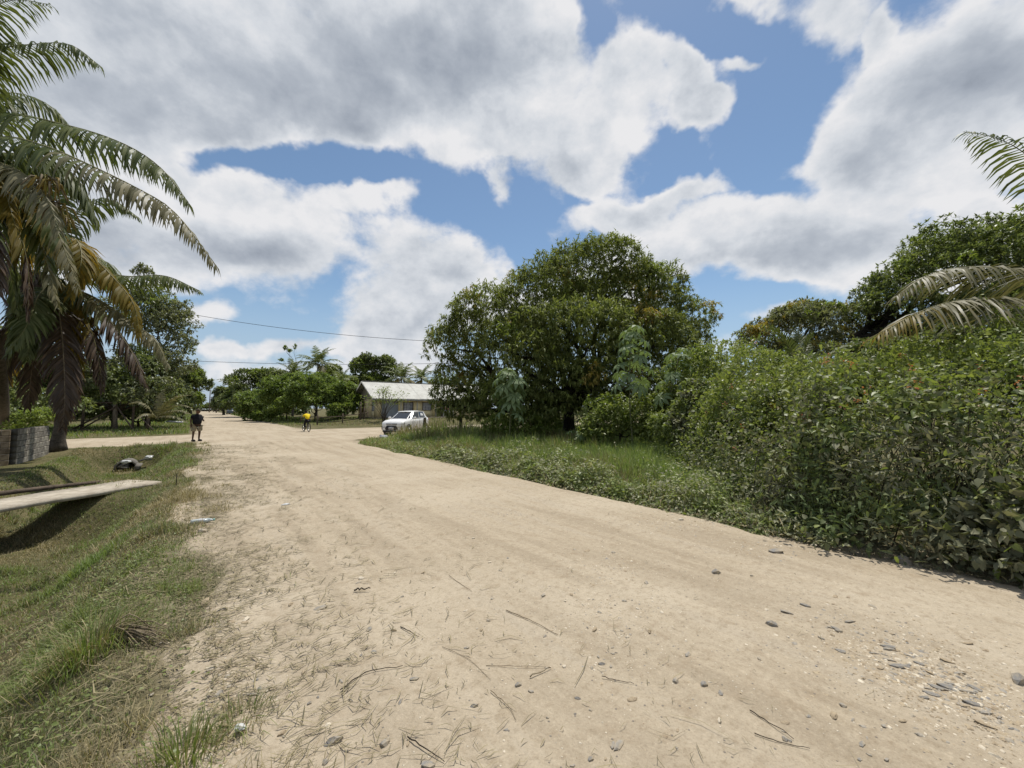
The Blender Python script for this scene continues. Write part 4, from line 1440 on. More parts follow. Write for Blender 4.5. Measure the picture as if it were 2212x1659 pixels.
def thicket():
    cents = np.array([(-3.4, 7.5), (-1.5, 7.4), (.4, 7.5), (2.2, 7.6), (-2.6, 9.4), (-.4, 9.3), (1.8, 9.5), (-1.6, 11.6), (1.0, 11.8), (3.2, 11.4), (-6.0, 8.2), (5.6, 12.2)])
    n = 430000
    s = rng.uniform(-8, 10, n)
    o = 6.3 + 8.5 * rng.random(n) ** 1.25
    h = canopy(s, o)
    e = .15
    gs = (canopy(s + e, o) - h) / e
    go = (canopy(s, o + e) - h) / e
    depth = np.minimum(rng.exponential(.16, n), 1.2)
    z = h - depth
    steep = np.sqrt(gs ** 2 + go ** 2)
    # keep density even over the steep front as over the top
    keep = (h > .12) & (z > .02) & (rng.random(n) < np.clip((.17 + .17 * steep), 0, 1))
    # ragged pockets
    keep &= rng.random(n) < (.05 + 1.3 * smoothstep(.41, .53, fbm(s * 1.9 + z * 1.3, o * 1.9, 63, 3)))
    s, o, z, gs, go = s[keep], o[keep], z[keep], gs[keep], go[keep]
    # body of the bushes behind their outer leaves
    nf = 34000
    fs, fo = rng.uniform(-8, 8, nf), 6.5 + 2.8 * rng.random(nf) ** .9
    fh = canopy(fs, fo)
    fk = (fh > .3) & (rng.random(nf) < .12 + .9 * smoothstep(.4, .55, fbm(fs * 1.7, fo * 1.7, 73)))
    fs, fo, fh = fs[fk], fo[fk], fh[fk]
    s = np.concatenate([s, fs]); o = np.concatenate([o, fo]); z = np.concatenate([z, fh * rng.uniform(.05, .98, len(fs))])
    gs = np.concatenate([gs, fs * 0]); go = np.concatenate([go, fs * 0 + 1.2])
    n = len(s)
    N = np.stack([-SN * -gs + CS * -go, CS * -gs + SN * -go, np.ones(n)], -1)
    N /= np.linalg.norm(N, axis=1)[:, None]
    P = np.stack([-SN * s + CS * o, CS * s + SN * o, z + H(s, o)], -1)
    jit = .10
    P += rng.normal(size=(n, 3)) * jit * np.array([1, 1, .6])
    # sprays that reach out of the mass
    ns = 800
    si = rng.choice(n, ns)
    sd = N[si] * .7 + unit(ns) * .7 + np.array([0, 0, .35])
    sd /= np.linalg.norm(sd, axis=1)[:, None]
    sl_ = rng.uniform(.2, .45, ns) + .5 * rng.random(ns) ** 4
    qq = np.tile(np.linspace(.15, 1, 11), ns)
    sp_ = np.repeat(P[si], 11, 0) + np.repeat(sd * sl_[:, None], 11, 0) * qq[:, None] + rng.normal(size=(ns * 11, 3)) * .035
    sp_[:, 2] -= .18 * np.repeat(sl_, 11) * qq ** 2
    ok = sp_[:, 2] > .03
    rp = np.repeat(si, 11)[ok]
    P = np.concatenate([P, sp_[ok]]); N = np.concatenate([N, N[rp]])
    s = np.concatenate([s, s[rp]]); o = np.concatenate([o, o[rp]]); z = np.concatenate([z, z[rp]])
    n = len(P)
    d = unit(n) * 1.0 + N * .30
    d[:, 2] -= .5
    up = N * .45 + np.array([0, 0, .55]) + unit(n) * .85
    big = fbm(s * .9, o * .9 + z, 64)
    L = rng.uniform(.045, .092, n) * (.75 + .7 * big)
    L = L * (1 + .40 * smoothstep(1.3, .3, z) * smoothstep(2.5, -.8, s))
    # patches of different plants: heart leaves, long narrow leaves, fine leaves
    sp1 = fbm(s * .8 + 31, o * .8 + z * .9, 72)
    narrow = sp1 > .60
    fine_ = sp1 < .38
    L = np.where(narrow, L * 1.3, np.where(fine_, L * .68, L))
    wr = np.where(narrow, rng.uniform(.28, .42, n), rng.uniform(.62, .9, n))
    V, Tt, m = leaves(T_HEART, P, d, up, L, L * wr)
    k = np.argmin((s[:, None] - cents[:, 0]) ** 2 + (o[:, None] - cents[:, 1]) ** 2, 1)
    # road dust: thick on the low front leaves, thinning upward and inward
    dusty = rng.random(n) < np.clip(.98 - .36 * (z - .5) - .16 * (o - 7.0), .08, .93)
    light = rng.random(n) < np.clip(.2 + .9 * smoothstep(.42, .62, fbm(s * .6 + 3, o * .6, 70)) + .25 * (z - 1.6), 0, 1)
    labels = {4: 'green bush behind the heart leaved overhanging bush', 5: 'rounded green bush in the second row of the thicket', 6: 'green bush between thicket front and yellow green shrub', 7: 'bush at the back of the thicket under the palm fronds', 8: 'bush at the back of the thicket below the dark broad leaved shrub', 9: 'pale green bush at the back corner of the thicket by the verge grass', 11: 'farthest bush of the thicket reaching towards the saplings', 10: 'bush of the thicket just outside the right edge of view', 0: 'dusty large leaved bush at the far right edge hanging low over the road', 1: 'dusty heart leaved bush overhanging the road with dry stems showing',
              2: 'dusty bush in the middle of the roadside thicket front', 3: 'lowest dusty bush where the thicket meets the verge grass'}
    T8 = len(T_HEART[1])
    for b in range(len(cents)):
        sel = np.where(k == b)[0]
        if len(sel) < 50: continue
        c = W(*cents[b])
        lab = labels.get(b, 'green leafy bush in the back rows of the roadside thicket')
        t = thing('broadleaf_bush', lab, 'bush', c, 0, 'bushes of the roadside thicket')
        # the leaves that show largest are single leaves
        dist = np.linalg.norm(P[sel] - np.array([0, 0, 1.8]), axis=1)
        order = np.argsort(dist / L[sel])
        nsing = 140 if b in (0, 1, 2) else 0
        single = sel[order[:nsing]]
        rest = sel[order[nsing:]]
        fi = (rest[:, None] * T8 + np.arange(T8)).ravel()
        vi = (rest[:, None] * 9 + np.arange(9)).ravel()
        remap = np.full(len(V), -1)
        remap[vi] = np.arange(len(vi))
        f = tag(build('foliage', V[vi] - c, [remap[Tt[fi]]], [M['dusty'], M['bush'], M['thicket']], t, [np.repeat(np.where(dusty[rest], 0, np.where(light[rest], 2, 1)), T8)]), kind='stuff')
        for q in single:
            me = bpy.data.meshes.new('leaf')
            me.from_pydata([tuple(x) for x in V[q * 9:q * 9 + 9] - P[q]], [], [tuple(int(y) for y in x) for x in T_HEART[1]])
            me.materials.append(M['dusty' if dusty[q] else 'thicket' if light[q] else 'bush'])
            lo = bpy.data.objects.new('leaf', me)
            col.objects.link(lo)
            lo.parent = t
            lo.location = Vector(P[q] - c)
        mb = MB()
        r = np.random.default_rng(100 + b)
        for i in range(42):
            a = np.array([cents[b][0] + r.normal() * .5, max(cents[b][1] + r.normal() * .6, 7.0)])
            e = a + np.array([r.normal() * .8, r.normal() * .7 - .15]); e[1] = max(e[1], 7.05)
            he = max(float(canopy(e[0], e[1])), .15) * r.uniform(.75, 1.04)
            p0 = W(a[0], a[1], -.05) - c
            p2 = W(e[0], e[1], he) - c
            p1 = W(*(a * .65 + e * .35), he * r.uniform(.5, .9)) - c
            mb.tube(spline([p0, p1, p2], 7), np.linspace(.011, .004, 7), 4)
        mb.build('stems', M['bark'], t)


thicket()


def blossoms():
    """small orange flower heads dotted over the thicket"""
    n = 46
    s = rng.uniform(-1, 5, n); o = rng.uniform(7.3, 10.5, n)
    h = canopy(s, o)
    k = h > .8
    s, o, h = np.repeat(s[k], 9), np.repeat(o[k], 9), np.repeat(h[k], 9)
    m_ = len(s)
    P = np.stack([-SN * s + CS * o, CS * s + SN * o, h + H(s, o) + .05], -1) + rng.normal(size=(m_, 3)) * .03
    V, Tt, m = leaves(T_DIAM, P, unit(m_), np.tile([0, 0, 1.], (m_, 1)) + unit(m_) * .4, .035, .03)
    tag(build('blossoms', V, [Tt], M['petal']), kind='stuff')


blossoms()


def weeds():
    """knee high dusty weeds edging the verge between thicket and side road"""
    n = 36000
    s = rng.uniform(1.5, 17, n)
    o = 6.45 + np.abs(rng.normal(0, .6, n)) + (rng.random(n) < .3) * rng.exponential(.9, n) + (fbm(s * 1.1, s * 0, 66) - .5) * .5
    hm = .62 * smoothstep(6.35, 6.95, o) * (1 + .25 * smoothstep(7.4, 8.5, o)) * (.12 + 1.5 * np.clip(fbm(s * 1.7, o * 1.7, 67, 3) - .18, 0, 1)) * (1 - .5 * smoothstep(8, 16, s))
    z = hm * rng.random(n) ** .7
    P = pos(s, o, 0) + np.stack([np.zeros(n), np.zeros(n), z], -1)
    d = unit(n)
    d[:, 2] = d[:, 2] * .5 - .15
    up = np.tile([0, 0, 1.0], (n, 1)) + unit(n) * .8 - np.array([CS, SN, 0]) * .3
    L = rng.uniform(.035, .085, n) * (1 + .05 * s)
    V, Tt, m = leaves(T_OVAL, P, d, up, L, L * rng.uniform(.42, .7, n))
    dm = (rng.random(n) + .5 * (fbm(s * .9, o * .9, 65) - .5) + .25 * smoothstep(.15, .5, z) > .78).astype(int)
    return tag(build('roadside_weeds', V, [Tt], [M['weed'], M['thicket']], None, [np.repeat(dm, 4)]), kind='stuff')


weeds()
s = rng.uniform(2, 21, 15000); o = 6.5 + np.abs(rng.normal(0, .6, 15000))
grassfield('dry_edge_grass', s, o, rng.uniform(.15, .62, 15000) * smoothstep(6.3, 6.9, o), .007 + .0009 * s, ('grass_dry', 'grass_lush'), lambda s, o: (rng.random(len(s)) < .6).astype(int), (.3, 1.0))


def litter():
    """dead leaves and stalks lying under the thicket edge"""
    n = 2600
    s = rng.uniform(-6, 12, n)
    o = 6.45 + np.abs(rng.normal(0, .28, n))
    P = np.stack([-SN * s + CS * o, CS * s + SN * o, np.full(n, .022) + rng.random(n) * .02], -1)
    d = unit(n); d[:, 2] *= .12
    up = np.tile([0, 0, 1.0], (n, 1)) + unit(n) * .3
    L = rng.uniform(.03, .11, n)
    V, Tt, m = leaves(T_OVAL, P, d, up, L, L * rng.uniform(.1, .6, n))
    return tag(build('leaf_litter', V, [Tt], [M['clip']], None), kind='stuff')


litter()


def shrub(label, u, Y, lobes, n, leaf, mats, seed, flush=None, name='shrub', **kw):
    b = np.array([*(at(u, 880, Y)[:2]), .05])
    kw.setdefault('trunk', (.05, .8))
    return tree(name, label, b, rel(lobes, b), n, leaf=leaf, mats=mats, seed=seed, flush=flush, cat='shrub', tmpl=T_OVAL, depth=kw.pop('depth', .2), rough=kw.pop('rough', .3), under=-.9, **kw)


shrub('tall olive green shrub mass right of the mango tree, its top against the sky', 1570, 15.5,
      [LB(1500, 810, 15, 75, 60), LB(1580, 795, 15.5, 90, 55), LB(1650, 820, 15.5, 70, 60), LB(1470, 880, 14.5, 60, 70), LB(1560, 880, 14, 90, 80), LB(1640, 900, 14, 60, 60)], 6500, (5, .13, .07, .3), ('thicket', 'lime'), 71, flush=(14, .5))
shrub('dark shrub with broad leaves climbing beside the leaning sapling', 1495, 12.2,
      [LB(1480, 900, 12.2, 50, 55), LB(1520, 860, 12.5, 45, 50), LB(1450, 930, 12, 45, 40), LB(1540, 930, 11.8, 50, 55)], 3600, (4, .12, .085, .4), ('bush', 'dusty'), 72, flush=(12, .4))
shrub('yellow green shrub in the dip left of the young palm', 1680, 11.5,
      [LB(1690, 850, 11.5, 70, 45), LB(1640, 890, 11, 50, 55), LB(1740, 870, 10.5, 60, 55), LB(1680, 940, 10, 80, 60)], 4200, (5, .10, .06, .3), ('thicket', 'flush', 'lime'), 73, flush=(9, .35))
shrub('leafy shrub below the young palm', 1780, 9.8, [LB(1790, 850, 9.8, 70, 45), LB(1760, 910, 9, 70, 60), LB(1840, 830, 9.6, 60, 45)], 3400, (5, .10, .065, .3), ('thicket', 'lime'), 74, flush=(10, .3))
shrub('tall dark broad leaved shrub below the pale palm fronds on the right', 1980, 9.6,
      [LB(1900, 785, 9.8, 80, 60), LB(1990, 772, 9.6, 90, 55), LB(2090, 765, 9.4, 90, 60), LB(2190, 760, 9.2, 90, 60), LB(2000, 860, 8.8, 150, 70), LB(2290, 790, 9.2, 90, 70)], 6500, (5, .13, .085, .45), ('dark_leaf', 'bush'), 75, flush=(25, .4))
shrub('low green undergrowth around the foot of the tallest sapling', 1340, 15.5, [LB(1320, 900, 15.5, 55, 45), LB(1390, 900, 15, 50, 50), LB(1290, 925, 15, 40, 28), LB(1420, 925, 14.5, 45, 35)], 3200, (5, .13, .075, .2), ('thicket', 'lime'), 76, flush=(10, .4))
shrub('pale undergrowth left of the mango trunk below the lone sapling', 1130, 19, [LB(1130, 915, 19, 50, 26), LB(1180, 905, 20, 40, 25), LB(1080, 920, 18.5, 36, 22)], 1700, (5, .15, .08, .2), ('lime', 'bush'), 77)
shrub('dark undergrowth in the shade behind the mango trunk', 1280, 26, [LB(1250, 905, 28, 130, 30), LB(1400, 895, 26, 110, 50), LB(1100, 905, 29, 60, 22)], 3200, (5, .2, .1, .2), ('dark_leaf', 'bush'), 78)
shrub('green bank of shrubs filling the gap between the undergrowth and the olive shrub mass', 1450, 19, [LB(1430, 860, 19, 80, 60), LB(1520, 840, 20, 90, 60)], 2600, (5, .16, .09, .2), ('thicket', 'lime'), 79)

# ------------------------------------------------------------------ stones, gravel and cut stalks on the road
def rock_mesh(name, mat, seed, flat=.45, sub=1):
    bm = bmesh.new()
    bmesh.ops.create_icosphere(bm, subdivisions=sub, radius=.5)
    r = np.random.default_rng(seed)
    ax = unit(8, r)
    cut = r.uniform(.20, .38, 8)
    for v in bm.verts:
        p = np.array(v.co)
        for a, c in zip(ax, cut):
            dd = p @ a - c
            if dd > 0: p = p - a * dd * .95
        p *= 1 + r.normal() * .09
        v.co = Vector((p[0] * 1.0, p[1] * .72, p[2] * flat))
    me = bpy.data.meshes.new(name)
    bm.to_mesh(me)
    bm.free()
    me.materials.append(M[mat])
    return me


ROCKS = {m: [rock_mesh('stone', m, i * 7 + j, f, 2 if j == 0 else 1) for j, f in enumerate((.40, .55, .28))] for i, m in enumerate(('stone', 'stone_tan', 'stone_pale', 'slate'))}


def gz(s, o):
    return float(roadz(np.array([s]), np.array([o]))[0]) if 0.1 < o < 6.4 else float(H(np.array([s]), np.array([o]))[0])


def stone(u, v, px, mat, label, k=0, group=None, asp=1.0, rz=None, sink=.25, hz=1.0):
    p = gnd(u, v)
    s, o = SO(p[0], p[1])
    size = .85 * px / F * np.linalg.norm(p - [0, 0, CAM_H])
    ob = bpy.data.objects.new('stone', ROCKS[mat][k])
    col.objects.link(ob)
    ob.location = (p[0], p[1], gz(s, o) + size * .06 * hz * (1 - sink))
    ob.rotation_euler = (random.uniform(-.15, .15), random.uniform(-.15, .15), random.uniform(0, 6.28) if rz is None else rz)
    ob.scale = (size, size * asp, size * hz)
    return tag(ob, label, 'stone', group)


for a in [
    (722, 1608, 40, 'slate', 'large oval grey stone at the bottom edge of the road, left of centre', 0, .8, .5),
    (690, 1318, 34, 'stone', 'broad flat grey stone half buried among straw on the left of the road', 2, 1.0, .2),
    (830, 1610, 34, 'stone', 'grey stone lying just right of the large oval stone at the bottom', 1, .8, 1.0),
    (925, 1655, 36, 'slate', 'dark slab of stone cut by the bottom edge of the picture', 2, .9, 0),
    (1055, 1340, 16, 'stone', 'top stone of a small pile of pebbles in the middle of the road', 1, .9, 0),
    (1040, 1362, 15, 'stone_tan', 'brown stone of the small pile of pebbles in the middle of the road', 1, .9, 1.4),
    (1030, 1358, 10, 'stone_pale', 'pale pebble in the small pile in the middle of the road', 1, .9, 1.4),
    (1458, 1474, 26, 'stone', 'rounded grey stone beside an orange stain on the road', 1, .8, .9),
    (1520, 1482, 24, 'slate', 'dark blocky stone on the orange stain on the road', 1, .9, .5),
    (1366, 1512, 26, 'stone_tan', 'tan stone left of the rounded stone by the orange stain', 2, .7, .3),
    (1669, 1352, 30, 'slate', 'smooth blue grey stone lying alone right of the gravel patch', 1, .6, 2.7),
    (1810, 1360, 22, 'stone', 'squarish grey stone just above the flagstone patch', 1, .9, .2),
    (1545, 1238, 28, 'slate', 'dark cobble at the top of the middle gravel patch', 1, .8, .3),
    (1337, 1612, 36, 'stone', 'flat stone near the bottom centre right of the road', 2, .8, .7),
    (1275, 1640, 20, 'slate', 'small dark stone at the bottom centre of the road', 1, .8, .7),
    (895, 1470, 26, 'slate', 'dark stone by a curved stalk in the left half of the road', 2, .7, .3),
    (1008, 1400, 16, 'slate', 'small slate chip near a twig in the middle of the road', 2, .8, .3),
    (1118, 1480, 22, 'slate', 'single dark stone in the bare middle of the road', 1, .8, .6),
    (1022, 1165, 14, 'stone_pale', 'pale lump with a dark side lying alone in mid road', 1, .8, .6),
    (1470, 1125, 22, 'stone_pale', 'pale rock at the foot of the dusty weeds', 1, .8, .6),
    (1676, 1195, 40, 'slate', 'flat dark stone lying off the thicket edge', 2, .9, .3),
    (1950, 1210, 56, 'stone', 'grey rock poking out from under the dusty bushes', 1, .7, .3),
    (2200, 1470, 40, 'slate', 'dark stone at the right edge of the picture', 1, .6, .5),
    (438, 1150, 28, 'stone', 'pointed grey stone in front of the plastic bottle', 1, .8, .5),
    (437, 1337, 52, 'stone_tan', 'long flat tan stone on bare soil at the left road edge', 2, .38, .35),
    (478, 1322, 22, 'stone', 'thin grey stone touching the long flat tan stone', 2, .6, .4),
]:
    stone(a[0], a[1], a[2], a[3], a[4], a[5], None, a[6], a[7])

# loose stones scattered singly over the road
gr = 'loose stones scattered over the dirt road'
LAB = {'stone': 'loose grey stone half sunk in the dusty road', 'stone_tan': 'loose tan stone on the dusty road', 'stone_pale': 'loose pale stone on the dusty road', 'slate': 'loose dark slate stone on the dusty road'}
rs = np.random.default_rng(77)
for i in range(115):
    mat = ['stone', 'slate', 'stone_tan', 'stone_pale'][rs.choice(4, p=[.4, .2, .25, .15])]
    u, v = rs.uniform(560, 2200), 1659 - 500 * rs.random() ** 1.3
    if v < 1090 + (u - 1300) * .23 + 60: continue
    stone(u, v, rs.uniform(8, 22), mat, LAB[mat] + (', left part' if u < 1100 else ', middle part' if u < 1650 else ', right part') + (', close to the viewer' if v > 1500 else ', farther off' if v < 1350 else ''), rs.integers(3), gr, rs.uniform(.6, 1), None, rs.uniform(.3, .9))
ge = 'flat stones on the left road edge'
for i in range(46):
    u, v = rs.normal(455, 60) + 40 * rs.random(), rs.uniform(1260, 1659)
    mat = ['stone_tan', 'stone_pale', 'stone'][rs.choice(3, p=[.5, .3, .2])]
    stone(u, v, rs.uniform(10, 30), mat, {'stone_tan': 'flat tan stone on bare soil beside the left turf', 'stone_pale': 'pale chalky stone on bare soil beside the left turf', 'stone': 'grey stone on bare soil beside the left turf'}[mat] + (', by the bottom edge' if v > 1540 else ', in the middle' if v > 1390 else ', by the long tan stone'), 2 if rs.random() < .6 else 1, ge, rs.uniform(.5, .9), None, .3)
gf = 'broken flagstones of the stony patch'
for i in range(50):
    q = rs.normal(size=2)
    u, v = 1985 + 105 * q[0] + 18 * q[1], 1455 + 62 * q[0] * .75 + 34 * q[1]
    if u > 2205 or v > 1650: continue
    mat = ['slate', 'stone', 'stone_tan'][rs.choice(3, p=[.5, .35, .15])]
    stone(u, v, rs.uniform(9, 32), mat, {'slate': 'dark broken flagstone', 'stone': 'grey broken flagstone', 'stone_tan': 'brownish broken flagstone'}[mat] + (' at the upper left end' if u < 1900 else ' in the middle' if u < 2010 else ' at the lower right end') + ' of the stony patch on the right', 2, gf, rs.uniform(.45, .9), rs.normal(2.6, .4), .2, .8)
gm = 'stones of the gravel patch in mid road'
for k_ in range(34):
    u, v = rs.normal(1325, 55), rs.normal(1335, 55)
    stone(u, v, rs.uniform(5, 13), ['stone_pale', 'stone', 'slate'][rs.choice(3, p=[.45, .35, .2])], 'small stone' + (' at the far side' if v < 1320 else ' at the near side') + (', left half' if u < 1325 else ', right half') + ' of the gravel patch in mid road', rs.integers(2), gm, rs.uniform(.7, 1))


def gravel():
    """pebbles too many to count: scattered grit plus the stony patches"""
    S, O, Z = [], [], []
    for n, s0, s1, o0, o1 in ((17000, -1.0, 6, .2, 6.4), (8000, 6, 16, .2, 6.4)):
        s, o = scatter(n, s0, s1, o0, o1)
        k = rng.random(n) < .15 + smoothstep(.48, .68, fbm(s * 1.3, o * 1.3, 81))
        S.append(s[k]); O.append(o[k]); Z.append(rng.lognormal(-5.15, .5, k.sum()))
    for u, v, su, sv, n, sz in ((1330, 1340, 80, 70, 900, .014), (1990, 1450, 130, 55, 2200, .024), (1470, 1130, 90, 14, 700, .026), (1330, 1225, 45, 22, 300, .02), (1090, 1110, 40, 10, 300, .022), (1640, 1190, 60, 12, 260, .024), (2140, 1560, 90, 50, 500, .018), (470, 1450, 50, 120, 700, .02)):
        q = rng.normal(size=(n, 2))
        pp = np.array([gnd(u + a * su, v + b * sv + (a * su * .35 if u > 1800 else 0)) for a, b in q if 1000 < v + b * sv + (a * su * .35 if u > 1800 else 0) < 1800])
        s, o = SO(pp[:, 0], pp[:, 1])
        S.append(s); O.append(o); Z.append(sz * rng.lognormal(-.4, .5, len(s)))
    S, O, Z = map(np.concatenate, (S, O, Z))
    k = (O > -.8) & (O < 6.6)
    S, O, Z = S[k], O[k], np.minimum(Z[k], .045)
    n = len(S)
    z = np.where((O > .1) & (O < 6.4), roadz(S, O), H(S, O) + .01)
    base = np.array([(1, 0, 0), (0, 1, 0), (-1, 0, 0), (0, -1, 0), (0, 0, .8), (.55, .6, .45), (-.6, -.5, .4)]) * .5
    tf = np.array([(0, 5, 4), (5, 1, 4), (0, 1, 5), (1, 2, 4), (2, 6, 4), (6, 3, 4), (2, 3, 6), (3, 0, 4)])
    a = rng.uniform(0, 6.28, n)
    ca, sa = np.cos(a), np.sin(a)
    sc3 = np.stack([Z, Z * rng.uniform(.6, 1, n), Z * rng.uniform(.4, .8, n)], -1)
    loc = base[None] * sc3[:, None] * (1 + rng.normal(size=(n, 7, 3)) * .12)
    V = np.stack([loc[..., 0] * ca[:, None] - loc[..., 1] * sa[:, None], loc[..., 0] * sa[:, None] + loc[..., 1] * ca[:, None], loc[..., 2]], -1)
    V += np.stack([-SN * S + CS * O, CS * S + SN * O, z], -1)[:, None]
    Tt = tf[None] + (np.arange(n) * 7)[:, None, None]
    mi = rng.choice(4, n, p=[.22, .45, .23, .10])
    return tag(build('gravel', V.reshape(-1, 3), [Tt.reshape(-1, 3)], [M['stone'], M['stone_tan'], M['stone_pale'], M['slate']], None, [np.repeat(mi, 8)]), kind='stuff')


gravel()


def clippings():
    """dried cut grass swept over the left part of the road"""
    S, O, L = [], [], []
    for n, s0, s1, wd, l in ((5200, .6, 6, .55, .11), (4200, 6, 13, .75, .15), (2600, 12, 24, 1.0, .24), (650, .6, 12, 2.6, .09), (2600, .4, 7, .9, .16)):
        s = rng.uniform(s0, s1, n)
        o = -.1 + rng.exponential(wd, n)
        if n == 2600 and s0 < 1: o = -.2 - rng.exponential(.8, n)
        k = (o < 6.2) & (rng.random(n) < .25 + 1.2 * smoothstep(.4, .65, fbm(s * 1.2, o * 1.6, 83)))
        S.append(s[k]); O.append(o[k]); L.append(l * rng.lognormal(-.35, .6, k.sum()))
    S, O, L = map(np.concatenate, (S, O, L))
    n = len(S)
    z = np.where((O > .1), roadz(S, np.maximum(O, .1)), H(S, O) + .012) + .006
    a = rng.normal(.0, .8, n)              # mostly lying across the road
    d = np.stack([CS * np.cos(a) - SN * np.sin(a), SN * np.cos(a) + CS * np.sin(a)], -1)
    p = np.stack([-SN * S + CS * O, CS * S + SN * O], -1)
    nrm = np.stack([-d[:, 1], d[:, 0]], -1)
    w = (.0011 + .0005 * S)[:, None] * rng.uniform(.6, 1.5, n)[:, None]
    Lc = L[:, None]
    b = rng.normal(size=n)[:, None] * .16 * Lc
    V = []
    for t, hw in ((-.5, .6), (0, 1.0), (.5, .3)):
        c = p + d * Lc * t + nrm * b * (.25 - t * t) * 4
        zz = z + rng.random(n) * .012 + (.010 if t == 0 else 0)
        V.append(np.concatenate([c - nrm * w * hw, zz[:, None]], 1))
        V.append(np.concatenate([c + nrm * w * hw, zz[:, None]], 1))
    V = np.stack(V, 1).reshape(-1, 3)
    i = (np.arange(n) * 6)[:, None]
    Q = np.concatenate([i + [0, 1, 3, 2], i + [2, 3, 5, 4]])
    return tag(build('cut_grass', V, [Q], [M['clip']], None), kind='stuff')


clippings()


def twig(pts, rad, label, mat='stem_dry', name='twig'):
    p = []
    for u, v in pts:
        g = gnd(u, v)
        s, o = SO(g[0], g[1])
        p.append([g[0], g[1], gz(s, o) + rad * 1.1])
    mb = MB()
    p = np.array(p)
    c = p[0].copy()
    p = spline(p - c, 10)
    p[:, 2] += np.abs(rng.normal(size=10)) * rad
    mb.tube(p, np.linspace(rad, rad * .5, 10) * .62, 5)
    o = mb.build(name, M[mat])
    o.location = Vector(c)
    return tag(o, label, 'twig')


twig([(1093, 1320), (1150, 1345), (1205, 1375)], .006, 'long double ended twig lying right of the pebble pile')
twig([(735, 1500), (790, 1460), (870, 1445)], .006, 'dark curved stalk on the left part of the road', 'bark_dark')
twig([(865, 1358), (905, 1380)], .006, 'short bent twig left of the pebble pile', 'bark_dark')
twig([(955, 1400), (1010, 1425), (1060, 1470)], .003, 'thin straw crossing the middle of the road')
twig([(1050, 1440), (1190, 1442)], .003, 'straight pale straw at right angles to the road in its middle')
twig([(1145, 1465), (1190, 1445)], .007, 'straw with a frayed seed head near the road middle')
twig([(1620, 1540), (1665, 1570), (1715, 1605)], .005, 'dark bent twig near the bottom right of the road', 'bark_dark')
twig([(1630, 1590), (1690, 1610), (1750, 1625)], .004, 'thin forked twig at the bottom right of the road', 'bark_dark')
twig([(970, 1245), (1020, 1280)], .004, 'straight twig in the upper middle of the road')
twig([(1060, 1495), (1100, 1530), (1115, 1560)], .004, 'angled straw below the lone dark stone')
twig([(880, 1600), (960, 1650)], .006, 'dark stalk running off the bottom of the picture', 'bark_dark')
twig([(1300, 1135 + 330), (1370, 1480)], .004, 'fine twig lying beside the tan stone at the orange stain', 'bark_dark')
twig([(765, 1282), (800, 1281)], .014, 'short black stick lying on the left part of the road', 'bark_dark', 'stick')
tw = gnd(380, 1048)
mb = MB()
mb.tube([(0, 0, -.05), (.01, 0, .12), (.0, .01, .27)], [.010, .009, .007], 5)
o = mb.build('stake', M['bark_dark'])
o.location = Vector(tw)
tag(o, 'thin dark stake standing upright in the turf by the footbridge', 'stake')

# rubbish
white = pmat('white_plastic', (.55, .55, .54), .4, .4, var=(.42, .42, .40))
clear = pmat('bottle_plastic', (.45, .48, .46), .15, .6, var=(.5, .56, .56))
capm = pmat('bottle_cap', (.25, .5, .42), .4, .4)
b0 = gnd(438, 1132)
t = thing('plastic_bottle', 'crushed clear plastic bottle with white label at the left road edge', 'bottle', (b0[0], b0[1], .05), R(30))
mb = MB(); mb.tube([(-.15, 0, 0), (-.13, 0, 0), (-.05, .004, .004), (.02, 0, -.004), (.07, 0, 0)], [.030, .036, .031, .034, .033], 10); mb.build('body', clear, t, True)
mb = MB(); mb.tube([(-.05, .004, .004), (.02, 0, -.003)], [.0345, .0365], 10, cap=False); mb.build('paper_label', white, t, True)
mb = MB(); mb.tube([(.07, 0, 0), (.11, 0, 0), (.13, 0, 0)], [.033, .016, .014], 10); mb.build('neck', clear, t, True)
mb = MB(); mb.tube([(.131, 0, 0), (.150, 0, 0)], [.017, .017], 10); mb.build('cap', capm, t, True)


def crumple(name, u, v, size, mat, label, cat, z=None, seed=0, flat=.5):
    bm = bmesh.new()
    bmesh.ops.create_icosphere(bm, subdivisions=2, radius=.5)
    r = np.random.default_rng(seed)
    for q in bm.verts:
        q.co *= 1 + r.normal() * .16
        q.co.z *= flat
    me = bpy.data.meshes.new(name)
    bm.to_mesh(me); bm.free()
    me.materials.append(mat)
    o = bpy.data.objects.new(name, me)
    col.objects.link(o)
    p = gnd(u, v, z if z is not None else 0)
    s_, o_ = SO(p[0], p[1])
    o.location = (p[0], p[1], (gz(s_, o_) if z is None else z) + size * flat * .3)
    o.scale = (size, size * .7, size)
    o.rotation_euler = (0, 0, seed)
    return tag(o, label, cat)


crumple('plastic_bag', 828, 953, .75, pmat('grey_bag', (.30, .31, .33), .6, .3, var=(.14, .14, .15), scale=5), 'crumpled grey and black bag lying by the grass corner in front of the car', 'bag', seed=2)
crumple('paper_scrap', 941, 1600, .06, white, 'small white scrap at the foot of the straw tuft', 'litter', seed=3)
bpy.data.objects['paper_scrap'].location = Vector((*gnd(517, 1588)[:2], .04))
crumple('paper_scrap', 617, 1091, .16, white, 'white scrap lying on the left half of the road', 'litter', seed=4, flat=.2)
for k, (u, v, z, sz, lab) in enumerate([(272, 1000, -.45, .34, 'white plastic bag in the ditch below the broken culvert'), (322, 990, -.30, .34, 'white plastic bag on the ditch slope right of the culvert'), (300, 975, -.25, .22, 'pale bag wedged at the culvert mouth'), (250, 1055, -.55, .25, 'small white rag near the bottom of the ditch before the footbridge')]):
    crumple('plastic_bag', u, v, sz, white, lab, 'bag', z, 10 + k, .45)

